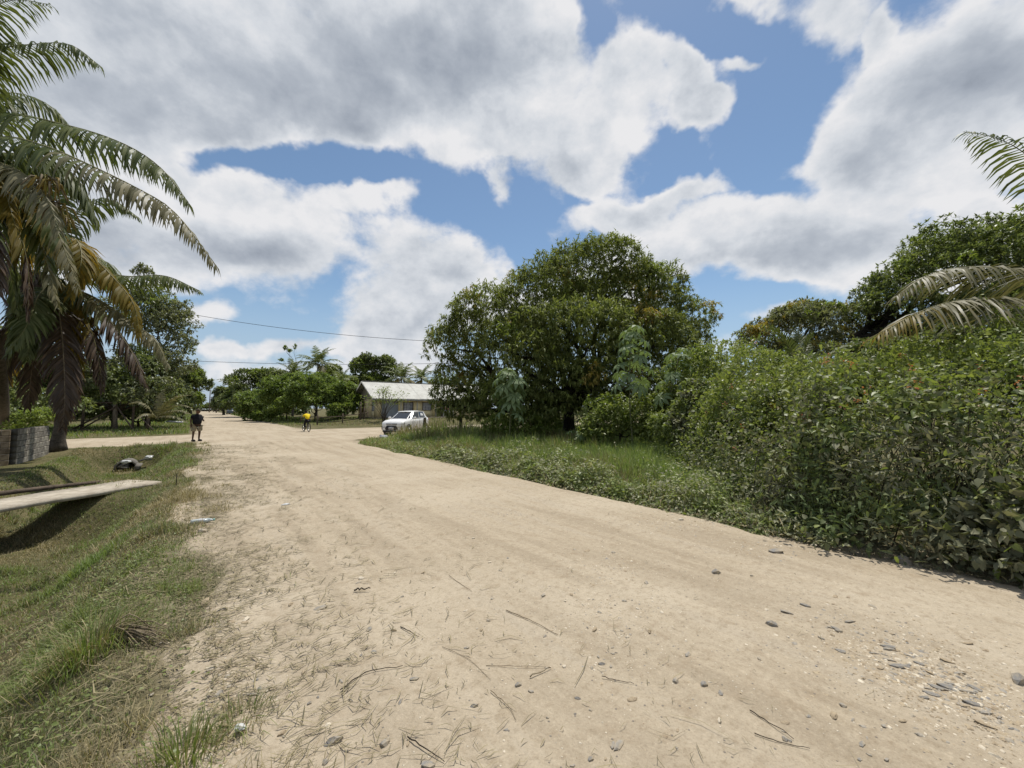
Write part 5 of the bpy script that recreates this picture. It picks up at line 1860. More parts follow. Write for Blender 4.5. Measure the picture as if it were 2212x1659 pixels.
# ------------------------------------------------------------------ footbridge, culvert, block walls, props on the left
conc = pmat('pale_concrete', (.46, .41, .33), .9, .1, var=(.33, .285, .22), scale=5, bump=.3, bscale=30)
conc_d = pmat('weathered_concrete', (.22, .205, .18), .9, .1, var=(.12, .112, .10), scale=4, bump=.4, bscale=30)
block_g = pmat('grey_block', (.34, .32, .28), .95, .1, var=(.20, .187, .16), scale=5, bump=.5, bscale=50)
block_t = pmat('tan_block', (.38, .30, .21), .95, .1, var=(.21, .16, .105), scale=5, bump=.5, bscale=50)
joint = pmat('mortar', (.13, .12, .10), .95, .05)
for bm_ in (block_g, block_t):
    b_ = NB(bm_.node_tree)
    pr = bm_.node_tree.nodes['Principled BSDF']
    src = pr.inputs['Base Color'].links[0].from_socket
    oi = b_.n('ShaderNodeObjectInfo')
    b_.link(b_.mix(1.0, src, b_.ramp(oi.outputs['Random'], [(0, (.62, .6, .58)), (.5, (.9, .88, .86)), (1, (1.15, 1.12, 1.05))]), 'MULTIPLY'), pr.inputs['Base Color'])
wood_o = pmat('old_wood', (.13, .10, .075), .9, .1, var=(.07, .055, .042), scale=7, bump=.4)

A = np.array([-9.40, 10.25, -.05])
B = np.array([-10.65, 4.7, -.03])
d = (B - A) / np.linalg.norm(B - A)
nx = np.array([d[1], -d[0], 0])
t = thing('footbridge', 'pale concrete footbridge slab crossing the ditch on the left', 'footbridge', A)
mb = MB()
nseg = 14
Vb = []
for i in range(nseg + 1):
    c = d * np.linalg.norm(B - A) * i / nseg
    w = .54 + .02 * math.sin(i * 2.1)
    for q, zz in ((-1, 0), (1, 0), (1, -.09), (-1, -.09)):
        Vb.append(c + nx * w * q + [0, 0, zz + .003 * math.sin(i * 1.7 + q)])
Q = [(i * 4 + j, i * 4 + (j + 1) % 4, i * 4 + 4 + (j + 1) % 4, i * 4 + 4 + j) for i in range(nseg) for j in range(4)] + [(3, 2, 1, 0), (nseg * 4, nseg * 4 + 1, nseg * 4 + 2, nseg * 4 + 3)]
mb.add(Vb, Q)
mb.build('slab', conc, t)
for f in (.85,):
    mb = MB(); mb.box(d * np.linalg.norm(B - A) * f + [0, 0, -.45], (.9, .3, .56)); mb.build('support', conc_d, t)
lg = MB()
lg.tube(spline([A + d * .6 - nx * -.62 * -1 + [0, 0, .06], A + d * 2.2 + nx * -.60 + [0, 0, .08], B + nx * -.62 + [0, 0, .06]], 12) if False else spline([A + d * .5 + nx * .78 + [0, 0, .02], A + d * 2.4 + nx * .80 + [0, 0, .07], B + nx * .78 + [0, 0, .06]], 12), np.linspace(.04, .075, 12), 8)
lo = lg.build('log', wood_o, None, True)
tag(lo, 'long weathered log lying along the far side of the footbridge', 'log')
sk = MB()
sk.tube(spline([(0, 0, -.1), (.03, .02, .2), (-.02, 0, .42)], 6), np.linspace(.045, .02, 6), 6)
so_ = sk.build('stick', M['stem_dry'])
so_.location = Vector(A + d * 2.9 + nx * .95 + np.array([0, 0, -.1]))
tag(so_, 'short crooked grey stick standing in the ditch bank behind the log', 'stick')

# culvert mouth under the side track
cs_, co_ = 24.45, -2.4
t = thing('culvert', 'broken culvert mouth with rubble slabs under the side track', 'culvert', W(cs_, co_ , -.44))
Rm = np.array(Matrix.Rotation(RA, 3, 'Z'))
th_ = np.linspace(0, 2 * math.pi, 20, endpoint=False)
V, Q = [], []
for (y, r) in ((-.35, .40), (2.6, .40), (2.6, .33), (-.35, .33)):
    for a in th_: V.append(Rm @ np.array([r * math.cos(a), y, -.42 + r * math.sin(a)]))
for k in range(4):
    for a in range(20): Q.append((k * 20 + a, k * 20 + (a + 1) % 20, ((k + 1) % 4) * 20 + (a + 1) % 20, ((k + 1) % 4) * 20 + a))
build('pipe', V, [np.array(Q)], conc_d, t)
for k in range(9):
    mb = MB()
    q = np.random.default_rng(k)
    mb.box((0, 0, 0), (q.uniform(.25, .5), q.uniform(.2, .3), .07), np.array(Euler((q.normal() * .35, q.normal() * .35, q.uniform(0, 3))).to_matrix()))
    o = mb.build('slab_fragment', conc_d, t)
    o.location = Vector(Rm @ np.array([q.uniform(-.7, .8), q.uniform(-.6, .3), q.uniform(-.35, .06) + .0]))


def block_wall(name, label, s0, o0, ds, do, courses, nb, bl, bh, bt, mat, z0=0.0, group=None, cap=None, jmat=joint):
    """wall of separate blocks from (s0,o0) running along (ds,do); courses may be shorter than nb"""
    t = thing(name, label, 'wall', W(s0, o0, z0), 0, group)
    v = W(ds, do) / np.linalg.norm(W(ds, do))
    n = np.array([-v[1], v[0], 0])
    Rw = np.array([v, n, [0, 0, 1]]).T
    me = None
    L = nb * bl
    cn = len(courses)
    core = MB()
    for c, (a, b) in enumerate(courses):
        core.box(v * (a + b) / 2 * bl + [0, 0, (c + .5) * bh], ((b - a) * bl - .01, bt - .024, bh + .0005 * c), Rw)
    core.build('mortar', jmat, t)
    for c, (a, b) in enumerate(courses):
        x = a
        first = True
        while x < b - .01:
            ln = .5 if (first and c % 2) else 1.0
            ln = min(ln, b - x)
            first = False
            key = ('blk', name, round(ln, 2), mat.name)
            if key not in block_cache:
                bm = bmesh.new()
                bmesh.ops.create_cube(bm, size=1)
                for q in bm.verts: q.co = Vector((q.co.x * (ln * bl - .012), q.co.y * bt, q.co.z * (bh - .012)))
                bmesh.ops.bevel(bm, geom=bm.edges[:], offset=.014, segments=1, affect='EDGES')
                me = bpy.data.meshes.new('block'); bm.to_mesh(me); bm.free(); me.materials.append(mat)
                block_cache[key] = me
            o = bpy.data.objects.new('block', block_cache[key])
            col.objects.link(o)
            o.parent = t
            o.location = Vector(v * (x + ln / 2) * bl + n * random.uniform(-.004, .004) + np.array([0, 0, (c + .5) * bh]))
            o.rotation_euler = (0, 0, math.atan2(v[1], v[0]) + random.uniform(-.006, .006))
            x += ln
    return t


block_cache = {}
block_wall('block_wall', 'weathered grey concrete block wall on the lawn beside the palm trunk', 21.3, -4.95, 1, 0, [(0, 9)] * 5 + [(0, 8.5)], 9, .42, .205, .2, block_g, -.16)
block_wall('block_wall', 'tan block end wall turned towards the road, joined to the grey wall', 21.2, -4.98, -.25, -1, [(0, 1.5)] * 6, 2, .42, .205, .2, block_t, -.16)
block_wall('block_wall', 'low brown block wall piece in front of the grey wall at the left', 20.2, -5.15, -.5, -1, [(0, 3)] * 4, 3, .42, .205, .2, block_t, -.18)
block_wall('block_wall', 'tan block pier at the very left edge of the picture', 18.3, -6.35, -.4, -1, [(0, 2)] * 6, 2, .42, .205, .22, block_t, -.18)
block_wall('block_wall', 'stepped low tan block wall behind the brown wall piece', 21.6, -6.5, -.4, -1, [(0, 4)] * 4 + [(1.5, 4)], 4, .42, .205, .2, block_t, -.16)
b = np.array([*at(75, 880, 19)[:2], -.1])
tree('shrub', 'light green shrub growing up behind the block walls', b, rel([LB(70, 905, 19, 32, 22), LB(110, 895, 20, 40, 16), LB(40, 925, 18.5, 26, 20)], b), 1100, leaf=(6, .14, .07, .2), mats=('lime', 'bush'), trunk=(.04, .6), seed=88, cat='shrub', under=-.9)

# leaning poles and posts of an open shed under the dark trees
shed = np.array([*at(240, 880, 31)[:2], 0])
t = thing('pole_shed', 'open shed of rough posts and leaning poles under the dark trees on the left', 'shed', shed)
for i, (p, q, r) in enumerate([((-2.2, 0, -.1), (-2.2, .1, 2.2), .10), ((.2, .2, -.1), (.1, .2, 2.3), .14), ((1.0, .8, -.1), (1.0, .8, 2.2), .09), ((2.6, .3, -.1), (2.7, .3, 1.2), .10)]):
    mb = MB(); mb.tube([p, q], [r, r * .9], 8); mb.build('post', wood_o if i != 1 else M['bark_pale'], t, True)
for i, (p, q, r) in enumerate([((-2.8, -.3, .05), (.3, .1, 1.9), .07), ((2.4, -.5, .02), (.3, .1, 2.0), .06), ((-1.9, -.6, .02), (-.3, .2, 1.4), .06), ((3.6, -.2, .05), (2.2, .2, 1.1), .05)]):
    mb = MB(); mb.tube([p, q], [r, r * .8], 7); mb.build('leaning_pole', wood_o, t, True)
mb = MB(); mb.tube([(-2.4, .1, 2.2), (1.3, .6, 2.25)], [.06, .06], 7); mb.build('beam', wood_o, t, True)
mb = MB(); mb.tube([(-3.2, -.5, .10), (-.2, -.7, .10)], [.09, .08], 7); o = mb.build('log', wood_o, None, True); o.location = Vector(shed); tag(o, 'log lying on the grass in front of the pole shed', 'log')
mb = MB(); mb.box((0, 0, .06), (1.1, .5, .10), np.array(Euler((.05, .08, .3)).to_matrix())); o = mb.build('board', white); o.location = Vector([*at(379, 880, 36)[:2], .5]); tag(o, 'pale board lying in the tall grass behind the young palm', 'board')

# ------------------------------------------------------------------ the house
cream = pmat('cream_wall', (.70, .59, .36), .9, .1, var=(.60, .50, .29), scale=1.6, bump=.15, bscale=20)
plinth = pmat('plinth_wall', (.20, .175, .13), .95, .1, var=(.12, .105, .08), scale=2, bump=.3)
trimw = pmat('white_trim', (.55, .53, .48), .8, .2, var=(.44, .42, .38), scale=3)
roofm = pmat('galvanised_roof', (.45, .45, .41), .6, .3, metal=.0, var=(.36, .355, .32), scale=1.2)
fasc = pmat('fascia_board', (.30, .31, .30), .8, .2, var=(.22, .22, .21), scale=3)
gabm = pmat('gable_boards', (.33, .30, .23), .85, .1, var=(.24, .215, .16), scale=4)
shut = pmat('roller_shutter', (.36, .39, .41), .6, .4, var=(.28, .30, .32), scale=2)
winf = pmat('window_frame', (.12, .10, .09), .7, .3)
winp = pmat('louvre_pane', (.50, .50, .52), .4, .5, var=(.30, .30, .33), scale=4)
barm = pmat('window_bar', (.10, .09, .09), .6, .3)
rust = pmat('rusty_brown', (.20, .105, .07), .9, .1, var=(.12, .065, .045), scale=3)

HS, HO, HL, HD = 45.8, 16.3, 15.8, 7.0
hz0 = .40
house = thing('house', 'long low cream house with pale metal gable roof across the side road', 'house', W(HS, HO, hz0), RA)
# local frame: x along the front wall (to the right), y to the back, z up
EAVE, RIDGE, OV = 2.75, 4.65, .55
FZ = .30
mb = MB()
wt = .15
op = [(.50, 2.55, FZ, 2.55), (3.15, 4.45, 1.10, 2.15), (5.65, 6.95, 1.10, 2.15), (8.1, 9.0, FZ, 2.3), (10.6, 11.9, 1.1, 2.15), (13.4, 14.7, 1.1, 2.15)]


def wall_open(mb, L, zt, ops, y0, ydir, zb=FZ):
    """front wall from x=0..L with openings, between y0 and y0+wt*ydir"""
    xs = sorted(set([0, L] + [a for o in ops for a in o[:2]]))
    for a, b in zip(xs[:-1], xs[1:]):
        hit = [o for o in ops if o[0] <= a + 1e-6 and o[1] >= b - 1e-6]
        cuts = [(zb, zt)] if not hit else [(zb, hit[0][2]), (hit[0][3], zt)]
        for c, d_ in cuts:
            if d_ - c > .01: mb.box(((a + b) / 2, y0 + wt * ydir / 2, (c + d_) / 2), (b - a, wt, d_ - c))


wall_open(mb, HL, EAVE, op, 0, 1)
mb.box((HL / 2, HD - wt / 2, (FZ + EAVE) / 2), (HL, wt, EAVE - FZ))
mb.box((HL - wt / 2, HD / 2, (FZ + EAVE) / 2), (wt - .004, HD - 2 * wt - .004, EAVE - FZ))
for a, b, c, d_ in ((wt, 1.1, FZ, EAVE), (2.0, HD - wt, FZ, EAVE), (1.1, 2.0, FZ, 1.05), (1.1, 2.0, 2.15, EAVE)):
    mb.box((wt / 2, (a + b) / 2, (c + d_) / 2), (wt - .004, b - a - .002, d_ - c))
mb.build('wall', cream, house)
mb = MB()
mb.box((HL / 2, HD / 2, (FZ - .6) / 2), (HL + .06, HD + .06, FZ + .6))
mb.build('plinth', plinth, house)
mb = MB()
mb.box((HL / 2, HD / 2, FZ + .012), (HL - .34, HD - .34, .02)); mb.box((HL / 2, HD / 2, EAVE - .05), (HL - .34, HD - .34, .02))
mb.build('floor', plinth, house)
mb = MB()
for x in (4.95, 7.5, HL - .1, 10.0): mb.box((x, -.03, (FZ + EAVE) / 2), (.16, .055, EAVE - FZ - .01))
for x in (2.85,): mb.box((x, -.03, (FZ + EAVE) / 2), (.12, .055, EAVE - FZ - .01))
mb.build('pilaster', trimw, house)
# gable ends: separate boards
for gx, nm in ((.04, 'left'), (HL - .04, 'right')):
    nbd = 11
    gp = bpy.data.objects.new('gable', None); col.objects.link(gp); gp.parent = house
    for i in range(nbd):
        y0, y1 = HD * i / nbd + .006, HD * (i + 1) / nbd - .006
        z = lambda y: EAVE + (RIDGE - EAVE) * (1 - abs(y - HD / 2) / (HD / 2)) - .03
        me = bpy.data.meshes.new('board')
        th = .03 + .006 * (i % 2)
        V = [(dx, y, zz) for dx in (-th / 2, th / 2) for y, zz in ((y0, EAVE - .25), (y1, EAVE - .25), (y1, z(y1)), (y0, z(y0)))]
        me.from_pydata(V, [], [(0, 1, 2, 3), (7, 6, 5, 4), (0, 4, 5, 1), (1, 5, 6, 2), (2, 6, 7, 3), (3, 7, 4, 0)])
        me.materials.append(gabm)
        o = bpy.data.objects.new('board', me); col.objects.link(o); o.parent = gp
        o.location = (gx - .07 if nm == 'left' else gx + .07, 0, 0)
# roof of corrugated sheets, each sheet a piece
rf = bpy.data.objects.new('roof', None); col.objects.link(rf); rf.parent = house
run = HD / 2 + OV
sl = (RIDGE - EAVE) / (HD / 2)
shw = .86
ns = int((HL + 1.6) / shw)
for side in (0, 1):
    for i in range(ns):
        x0 = -.8 + i * shw
        k = 16
        xs = np.linspace(x0, x0 + shw + .05, k * 2 + 1)
        zz = .022 * (np.arange(len(xs)) % 2) + .003 * (i % 2)
        V = []
        for yy in (HD / 2, HD / 2 - run if side == 0 else HD / 2 + run):
            for x, z in zip(xs, zz): V.append((x, yy, RIDGE + .06 - abs(yy - HD / 2) * sl + z + .015 * math.sin(i * 3.1)))
        n_ = len(xs)
        Q = [(j, j + 1, n_ + j + 1, n_ + j) if side else (j, n_ + j, n_ + j + 1, j + 1) for j in range(n_ - 1)]
        o = build('roof_sheet', V, [np.array(Q)], roofm, rf)
mb = MB()
for yy in (HD / 2 - run + .03, HD / 2 + run - .03): mb.box((HL / 2, yy, RIDGE - run * sl - .07), (HL + 1.5, .035, .20))
mb.build('fascia', fasc, house)
mb = MB()
for x in (-.79, HL + .76):
    for sg in (-1, 1):
        a = math.atan(sl)
        Rr = np.array(Matrix.Rotation(sg * -a, 3, 'X'))
        mb.box((x, HD / 2 + sg * run / 2, RIDGE - run * sl / 2 - .05), (.035, run / math.cos(a), .18), Rr)
mb.build('bargeboard', trimw, house)
mb = MB()
for yy in np.linspace(HD / 2 - run + .2, HD / 2 + run - .2, 8): mb.box((-.38, yy, RIDGE - abs(yy - HD / 2) * sl - .07), (.76, .05, .09))
mb.build('purlin', wood_o, house)
mb = MB()
mb.box((HL / 2, HD / 2, RIDGE + .10), (HL + 1.5, .34, .015)); mb.build('ridge_cap', roofm, house)
# shutter, windows, door
mb = MB()
for i in range(28):
    z = FZ + .02 + i * .08
    mb.box((1.525, .05 + .008 * (i % 2), z + .04), (2.03, .03, .074))
mb.build('shutter', shut, house)


def window(x0, x1, z0, z1, y=.02, axis='x', side=1):
    w = bpy.data.objects.new('window', None); col.objects.link(w); w.parent = house
    if axis == 'y':
        w.location = (wt * .5, 0, 0)
        w.rotation_euler = (0, 0, math.pi / 2)
    mb = MB()
    cx, cz, W_, H_ = (x0 + x1) / 2, (z0 + z1) / 2, x1 - x0, z1 - z0
    for a in ((x0 + .03, cz, .06, H_), (x1 - .03, cz, .06, H_), (cx, z0 + .03, W_ - .124, .06), (cx, z1 - .03, W_ - .124, .06)): mb.box((a[0], y, a[1]), (a[2], .09, a[3]))
    mb.build('frame', winf, w)
    mb = MB()
    nl = 9
    for i in range(nl):
        z = z0 + .07 + (H_ - .14) * (i + .5) / nl
        mb.box((cx, y + .035, z), (W_ - .13, .012, (H_ - .14) / nl * .96), np.array(Matrix.Rotation(.12, 3, 'X')))
    mb.build('pane', winp, w)
    mb = MB()
    for i in (1, 2): mb.box((x0 + W_ * i / 3, y - .055, cz), (.018, .018, H_))
    for i in (1, 2): mb.box((cx, y - .074, z0 + H_ * i / 3), (W_, .016, .02))
    mb.build('bar', barm, w)


for o_ in op[1:3] + op[4:]: window(*o_)
window(1.1, 2.0, 1.05, 2.15, .0, 'y')
mb = MB(); mb.box((8.55, .06, 1.3), (.88, .05, 1.96)); mb.build('door', winf, house)
mb = MB(); mb.box((6.0, -.05, 2.46), (1.35, .04, .30)); wp = mb.build('wall_plate', trimw, house)
mb = MB()
for a in ((6.0, 2.60, 1.35, .03), (6.0, 2.32, 1.35, .03), (5.34, 2.46, .03, .25), (6.66, 2.46, .03, .25)): mb.box((a[0], -.075, a[1]), (a[2], .02, a[3]))
mb.build('plate_border', rust, wp)

# for sale style board on posts before the house
sg = W(44.2, 24.5, .38)
t = thing('sign_board', 'white board sign with red top band and dark balloon mark before the house', 'sign', sg, RA)
mb = MB(); mb.box((0, 0, 1.02), (1.02, .05, 1.32)); mb.build('board', pmat('sign_white', (.70, .71, .72), .5, .4, var=(.62, .63, .65)), t)
mb = MB(); mb.box((0, -.03, 1.40), (1.0, .012, .30)); mb.build('red_band', pmat('sign_red', (.42, .035, .04), .5, .4), t)
mb = MB()
for i in range(7): mb.box((-.36 + i * .12, -.039, 1.40), (.07, .006, .12 if i != 3 else .04))
mb.build('band_print', pmat('sign_print', (.75, .72, .72), .5, .3), t)
mb = MB(); mb.box((0, -.02, 1.77), (1.12, .16, .14)); mb.build('top_cap', barm, t)
bm = bmesh.new()
bl = [(math.cos(a) * .17, math.sin(a) * .15 + .05) if math.sin(a) > -.25 else None for a in np.linspace(0, 2 * math.pi, 26, endpoint=False)]
poly = [p for p in bl if p] 
poly = [(math.cos(a) * .17, math.sin(a) * .14) for a in np.linspace(-.2, math.pi + .2, 14)] + [(0, -.24)]
f1 = bm.faces.new([bm.verts.new((x, -.0275, .88 + z)) for x, z in poly])
ex = bmesh.ops.extrude_face_region(bm, geom=[f1])
for v in ex['geom']:
    if isinstance(v, bmesh.types.BMVert): v.co.y -= .008
me = bpy.data.meshes.new('balloon_mark'); bm.to_mesh(me); bm.free(); me.materials.append(barm)
o = bpy.data.objects.new('balloon_mark', me); col.objects.link(o); o.parent = t
mb = MB()
for x in (-.46, .46): mb.box((x, .05, .85), (.07, .05, 1.8))
mb.build('post', wood_o, t)

# rail fence and posts left of the house, posts along the side road
t = thing('rail_fence', 'old wooden rail fence sagging left of the house', 'fence', W(43.6, 9.2, 0), 0)


def fence_bits(t, org, posts, rails):
    for s_, o_, h, r in posts:
        mb = MB(); mb.tube([W(s_, o_, -.2) - org, W(s_ + .02, o_ + .03, h) - org], [r, r * .85], 7)
        mb.build('post', wood_o, t, True)
    for (a, b, z0, z1) in rails:
        p, q = W(*a, z0) - org, W(*b, z1) - org
        mb = MB(); mb.tube([p, (p + q) / 2 + [0, 0, -.03], q], [.05, .05, .045], 6)
        mb.build('rail', wood_o, t, True)


fence_bits(t, W(43.6, 9.2, 0), [(43.4, 9.4, 1.15, .07), (44.1, 12.0, 1.25, .07), (45.0, 14.9, 1.45, .07)],
           [((43.4, 9.3), (44.1, 12), .85, .95), ((44.1, 12), (45, 14.9), 1.0, 1.3), ((43.4, 9.3), (44.1, 12), .35, .45), ((44.1, 12), (45, 14.9), .5, .75)])
for k, (u, vt, Y, r, lab) in enumerate([(778, 868, 43, .12, 'tall thick weathered gate post left of the house'), (786, 878, 43.4, .09, 'thinner weathered gate post beside the tall thick one')]):
    p = at(u, 912, Y); p[2] = .2
    h = at(u, vt, Y)[2] - .2
    mb = MB(); mb.tube([(0, 0, -.3), (.02, 0, h * .5), (0, 0, h)], [r, r * .95, r * .85], 8)
    o = mb.build('gate_post', wood_o, None, True); o.location = Vector(p); tag(o, lab, 'post')
for k, (u, vt, Y, lab) in enumerate([(917, 902, 24.5, 'dark fence post in the grass behind the rear of the white car'), (995, 899, 24.8, 'dark fence post standing under the left edge of the mango crown'), (1110, 898, 25.5, 'dark fence post in the shade left of the mango trunk')]):
    p = at(u, 930, Y); p[2] = 0
    h = at(u, vt, Y)[2]
    mb = MB(); mb.tube([(0, 0, -.3), (0, 0, h * .6), (.01, .01, h)], [.10, .10, .09], 8)
    o = mb.build('fence_post', M['bark_dark'], None, True); o.location = Vector(p); tag(o, lab, 'post', 'dark posts along the side road')

# spindly multi stemmed shrub before the house
r_ = np.random.default_rng(17)
bs = np.array([*at(828, 900, 42.3)[:2], .15])
t = thing('spindly_shrub', 'nearly leafless many stemmed shrub with leaf tufts before the shuttered house front', 'shrub', bs)
mb = MB()
tips = []
for (u, v, Yd) in [(797, 868, 0), (806, 858, .4), (815, 848, 0), (822, 862, -.5), (828, 846, .2), (836, 843, 0), (845, 852, .4), (853, 850, -.3), (862, 858, .1), (868, 862, 0), (840, 866, -.6), (812, 872, -.5)]:
    e = at(u, v, 42.3 + Yd) - bs
    mid = e * .45 + np.array([e[0] * -.15, 0, .2])
    mb.tube(spline([(r_.normal() * .15, r_.normal() * .15, -.1), mid, e], 7), np.linspace(.04, .012, 7), 5)
    tips.append(e)
    for q in range(2):
        e2 = e + r_.normal(size=3) * [.7, .5, .35]
        mb.tube(spline([mid * .4 + e * .6, (e + e2) / 2, e2], 5), np.linspace(.02, .008, 5), 4)
        tips.append(e2)
mb.build('stems', M['bark'], t, True)
tips = np.array([p for p in tips if p[2] > 2.0])
P = np.repeat(tips, 18, 0) + r_.normal(size=(len(tips) * 18, 3)) * [.30, .30, .20]
d = unit(len(P)); up = np.tile([0, 0, 1.], (len(P), 1)) + unit(len(P)) * .5
V, Tt, m = leaves(T_OVAL, P, d, up, .20, .10)
build('foliage', V, [Tt], M['lime'], t)
bs2 = W(44.9, 18.6, .4)

# ------------------------------------------------------------------ utility poles and wires
wirem = pmat('black_cable', (.02, .02, .022), .6, .2)


def wire(label, a, b, sag, rad=.022):
    q = np.linspace(0, 1, 32)[:, None]
    p = a * (1 - q) + b * q
    p[:, 2] -= sag * 4 * (q * (1 - q))[:, 0]
    mb = MB(); mb.tube(p - a, rad, 5)
    o = mb.build('utility_wire', wirem, None, True); o.location = Vector(a)
    tag(o, label, 'wire')


wire('upper sagging utility wire crossing the sky from the left trees to the mango tree', at(355, 668, 42), at(1130, 742, 40), .9)
wire('lower nearly level utility wire crossing from the left trees to the mango tree', at(340, 776, 46), at(1150, 778, 46), .55)
polem = pmat('pole_wood', (.16, .14, .12), .9, .1, var=(.10, .09, .08))


def pole(label, u, vt, Y, arm=1):
    p = at(u, 880, Y); p[2] = 0
    h = at(u, vt, Y)[2]
    t = thing('utility_pole', label, 'utility pole', p)
    mb = MB(); mb.tube([(0, 0, -.5), (0, 0, h)], [.22, .16], 8); mb.build('shaft', polem, t, True)
    for a in range(arm):
        mb = MB(); mb.box((0, 0, h - .5 - a * 1.6), (2.6, .14, .14)); mb.build('crossarm', polem, t)
    mb = MB()
    for x in (-1.15, -.4, .4, 1.15): mb.tube([(x, 0, h - .43), (x, 0, h - .18)], [.07, .05], 6)
    mb.build('insulator', fasc, t)
    return t


pole('tallest utility pole, against the dark roadside tree at the road end', 467.5, 836, 150, 2)
pole('utility pole with transformer shape second from the right at the road end', 462, 848, 190, 2)
pole('short utility pole in the middle of the pole row at the road end', 456, 857, 230)
pole('utility pole leftmost but one beside the leaning left tree', 452.5, 842, 170)
pole('faintest utility pole far left of the pole row above the hazy trees', 446, 868, 280)
tf_ = bpy.data.objects['utility_pole.001']
mb = MB(); mb.tube([(.35, 0, at(462, 848, 190)[2] - 1.9), (.35, 0, at(462, 848, 190)[2] - .8)], [.35, .35], 10); mb.build('transformer', fasc, tf_, True)

# ------------------------------------------------------------------ vehicles
def car_model(name, label, loc, rotz, paint):
    """compact high roofed hatchback, x forward, z up"""
    t = thing(name, label, 'car', loc, rotz)
    dark = M['car_black']; glass = M['car_glass']
    ST = [(2.00, .40, .66, .62), (1.96, .26, .80, .74), (1.84, .22, .90, .81), (1.55, .20, .985, .84), (1.1, .20, 1.03, .845), (.85, .20, 1.06, .85), (.3, .20, 1.075, .85), (-.5, .20, 1.09, .85), (-1.2, .20, 1.115, .85), (-1.65, .22, 1.13, .835), (-1.88, .30, 1.10, .79), (-1.98, .40, .98, .72)]
    V, Q = [], []
    for x, zb, zt, w in ST:
        h = zt - zb
        half = [(0, zb), (w * .80, zb), (w * .965, zb + .07), (w, zb + .18), (w * 1.0, zb + h * .52), (w * .985, zt - .17), (w * .95, zt - .05), (w * .86, zt - .005), (w * .45, zt + .022), (0, zt + .03)]
        ring = [(x, -y, z) for y, z in half] + [(x, y, z) for y, z in half[-2:0:-1]]
        V += ring
    n = len(ring)
    for i in range(len(ST) - 1):
        for j in range(n): Q.append((i * n + j, i * n + (j + 1) % n, (i + 1) * n + (j + 1) % n, (i + 1) * n + j))
    e = (len(ST) - 1) * n
    bodyV = V
    o = bpy.data.meshes.new('body')
    o.from_pydata(bodyV, [], Q + [tuple(range(n - 1, -1, -1)), tuple(range(e, e + n))])
    for p in o.polygons: p.use_smooth = len(p.vertices) == 4
    o.materials.append(paint)
    bo = bpy.data.objects.new('body', o); col.objects.link(bo); bo.parent = t
    # cabin
    base = [(1.02, .60), (.80, .775), (-.4, .79), (-1.5, .775), (-1.86, .66)]
    top = [(.22, .50), (.10, .60), (-.45, .625), (-1.35, .60), (-1.52, .52)]
    zb = [1.07, 1.06, 1.09, 1.12, 1.10]
    zt_ = [1.52, 1.53, 1.575, 1.55, 1.50]
    L = [(x, -y, z) for (x, y), z in zip(base, zb)] + [(x, y, z) for (x, y), z in list(zip(base, zb))[::-1]]
    U = [(x, -y, z) for (x, y), z in zip(top, zt_)] + [(x, y, z) for (x, y), z in list(zip(top, zt_))[::-1]]
    k = len(L)
    me = bpy.data.meshes.new('cabin')
    me.from_pydata(L + U, [], [(i, (i + 1) % k, k + (i + 1) % k, k + i) for i in range(k)])
    me.materials.append(paint)
    co = bpy.data.objects.new('cabin', me); col.objects.link(co); co.parent = t
    LV, UV = np.array(L), np.array(U)

    def pane(nm, i0, i1, f0, f1, z0=.08, z1=.90, mat=glass):
        """glass on the cabin side between ring points i0 and i1 (f: fractions), standing proud"""
        a0, a1 = LV[i0] + (LV[i1] - LV[i0]) * f0, LV[i0] + (LV[i1] - LV[i0]) * f1
        b0, b1 = UV[i0] + (UV[i1] - UV[i0]) * f0, UV[i0] + (UV[i1] - UV[i0]) * f1
        q = [a0 + (b0 - a0) * z0, a1 + (b1 - a1) * z0, a1 + (b1 - a1) * z1, a0 + (b0 - a0) * z1]
        nn = np.cross(q[1] - q[0], q[3] - q[0]); nn /= np.linalg.norm(nn)
        c = sum(q) / 4
        if nn @ (c - np.array([-.4, 0, 1.2])) < 0: nn = -nn
        V = [p + nn * .008 for p in q] + [p - nn * .012 for p in q]
        m2 = bpy.data.meshes.new(nm)
        m2.from_pydata([tuple(v) for v in V], [], [(0, 1, 2, 3), (7, 6, 5, 4), (0, 4, 5, 1), (1, 5, 6, 2), (2, 6, 7, 3), (3, 7, 4, 0)])
        m2.materials.append(mat)
        ob = bpy.data.objects.new(nm, m2); col.objects.link(ob); ob.parent = t

    # ring order: 0..4 right side front to back, 5..9 left side back to front
    pane('windshield', 9, 0, .04, .96, .03, .95)
    pane('windshield', 0, 1, .10, .80, .05, .93); pane('windshield', 8, 9, .20, .90, .05, .93)
    for a, b in ((1, 2), (8, 7)): pane('side_window', a, b, .10, .95)
    for a, b in ((2, 3), (7, 6)): pane('side_window', a, b, .02, .86)
    pane('rear_window', 4, 5, .06, .94, .2, .95)
    for a, b in ((3, 4), (6, 5)): pane('quarter_window', a, b, .25, .75, .30, .9)
    # roof skin, slightly domed
    xs = np.linspace(.30, -1.66, 9); ys = np.linspace(-1, 1, 7)
    V, Q = [], []
    for i, x in enumerate(xs):
        w = .60 + .045 * math.sin(i / 8 * math.pi) - (.06 if i in (0, 8) else 0)
        for y in ys: V.append((x, y * w, 1.535 + .055 * math.sin((i + .6) / 9.2 * math.pi) + .03 * (1 - y * y) - (.02 if i == 0 else 0)))
    for i in range(8):
        for j in range(6): Q.append((i * 7 + j, (i + 1) * 7 + j, (i + 1) * 7 + j + 1, i * 7 + j + 1))
    ro = build('roof', V, [np.array(Q)[:, ::-1]], paint, t, smooth=True)
    sm = ro.modifiers.new('thick', 'SOLIDIFY'); sm.thickness = .03
    # lights, grille, bumper, plate
    mb = MB()
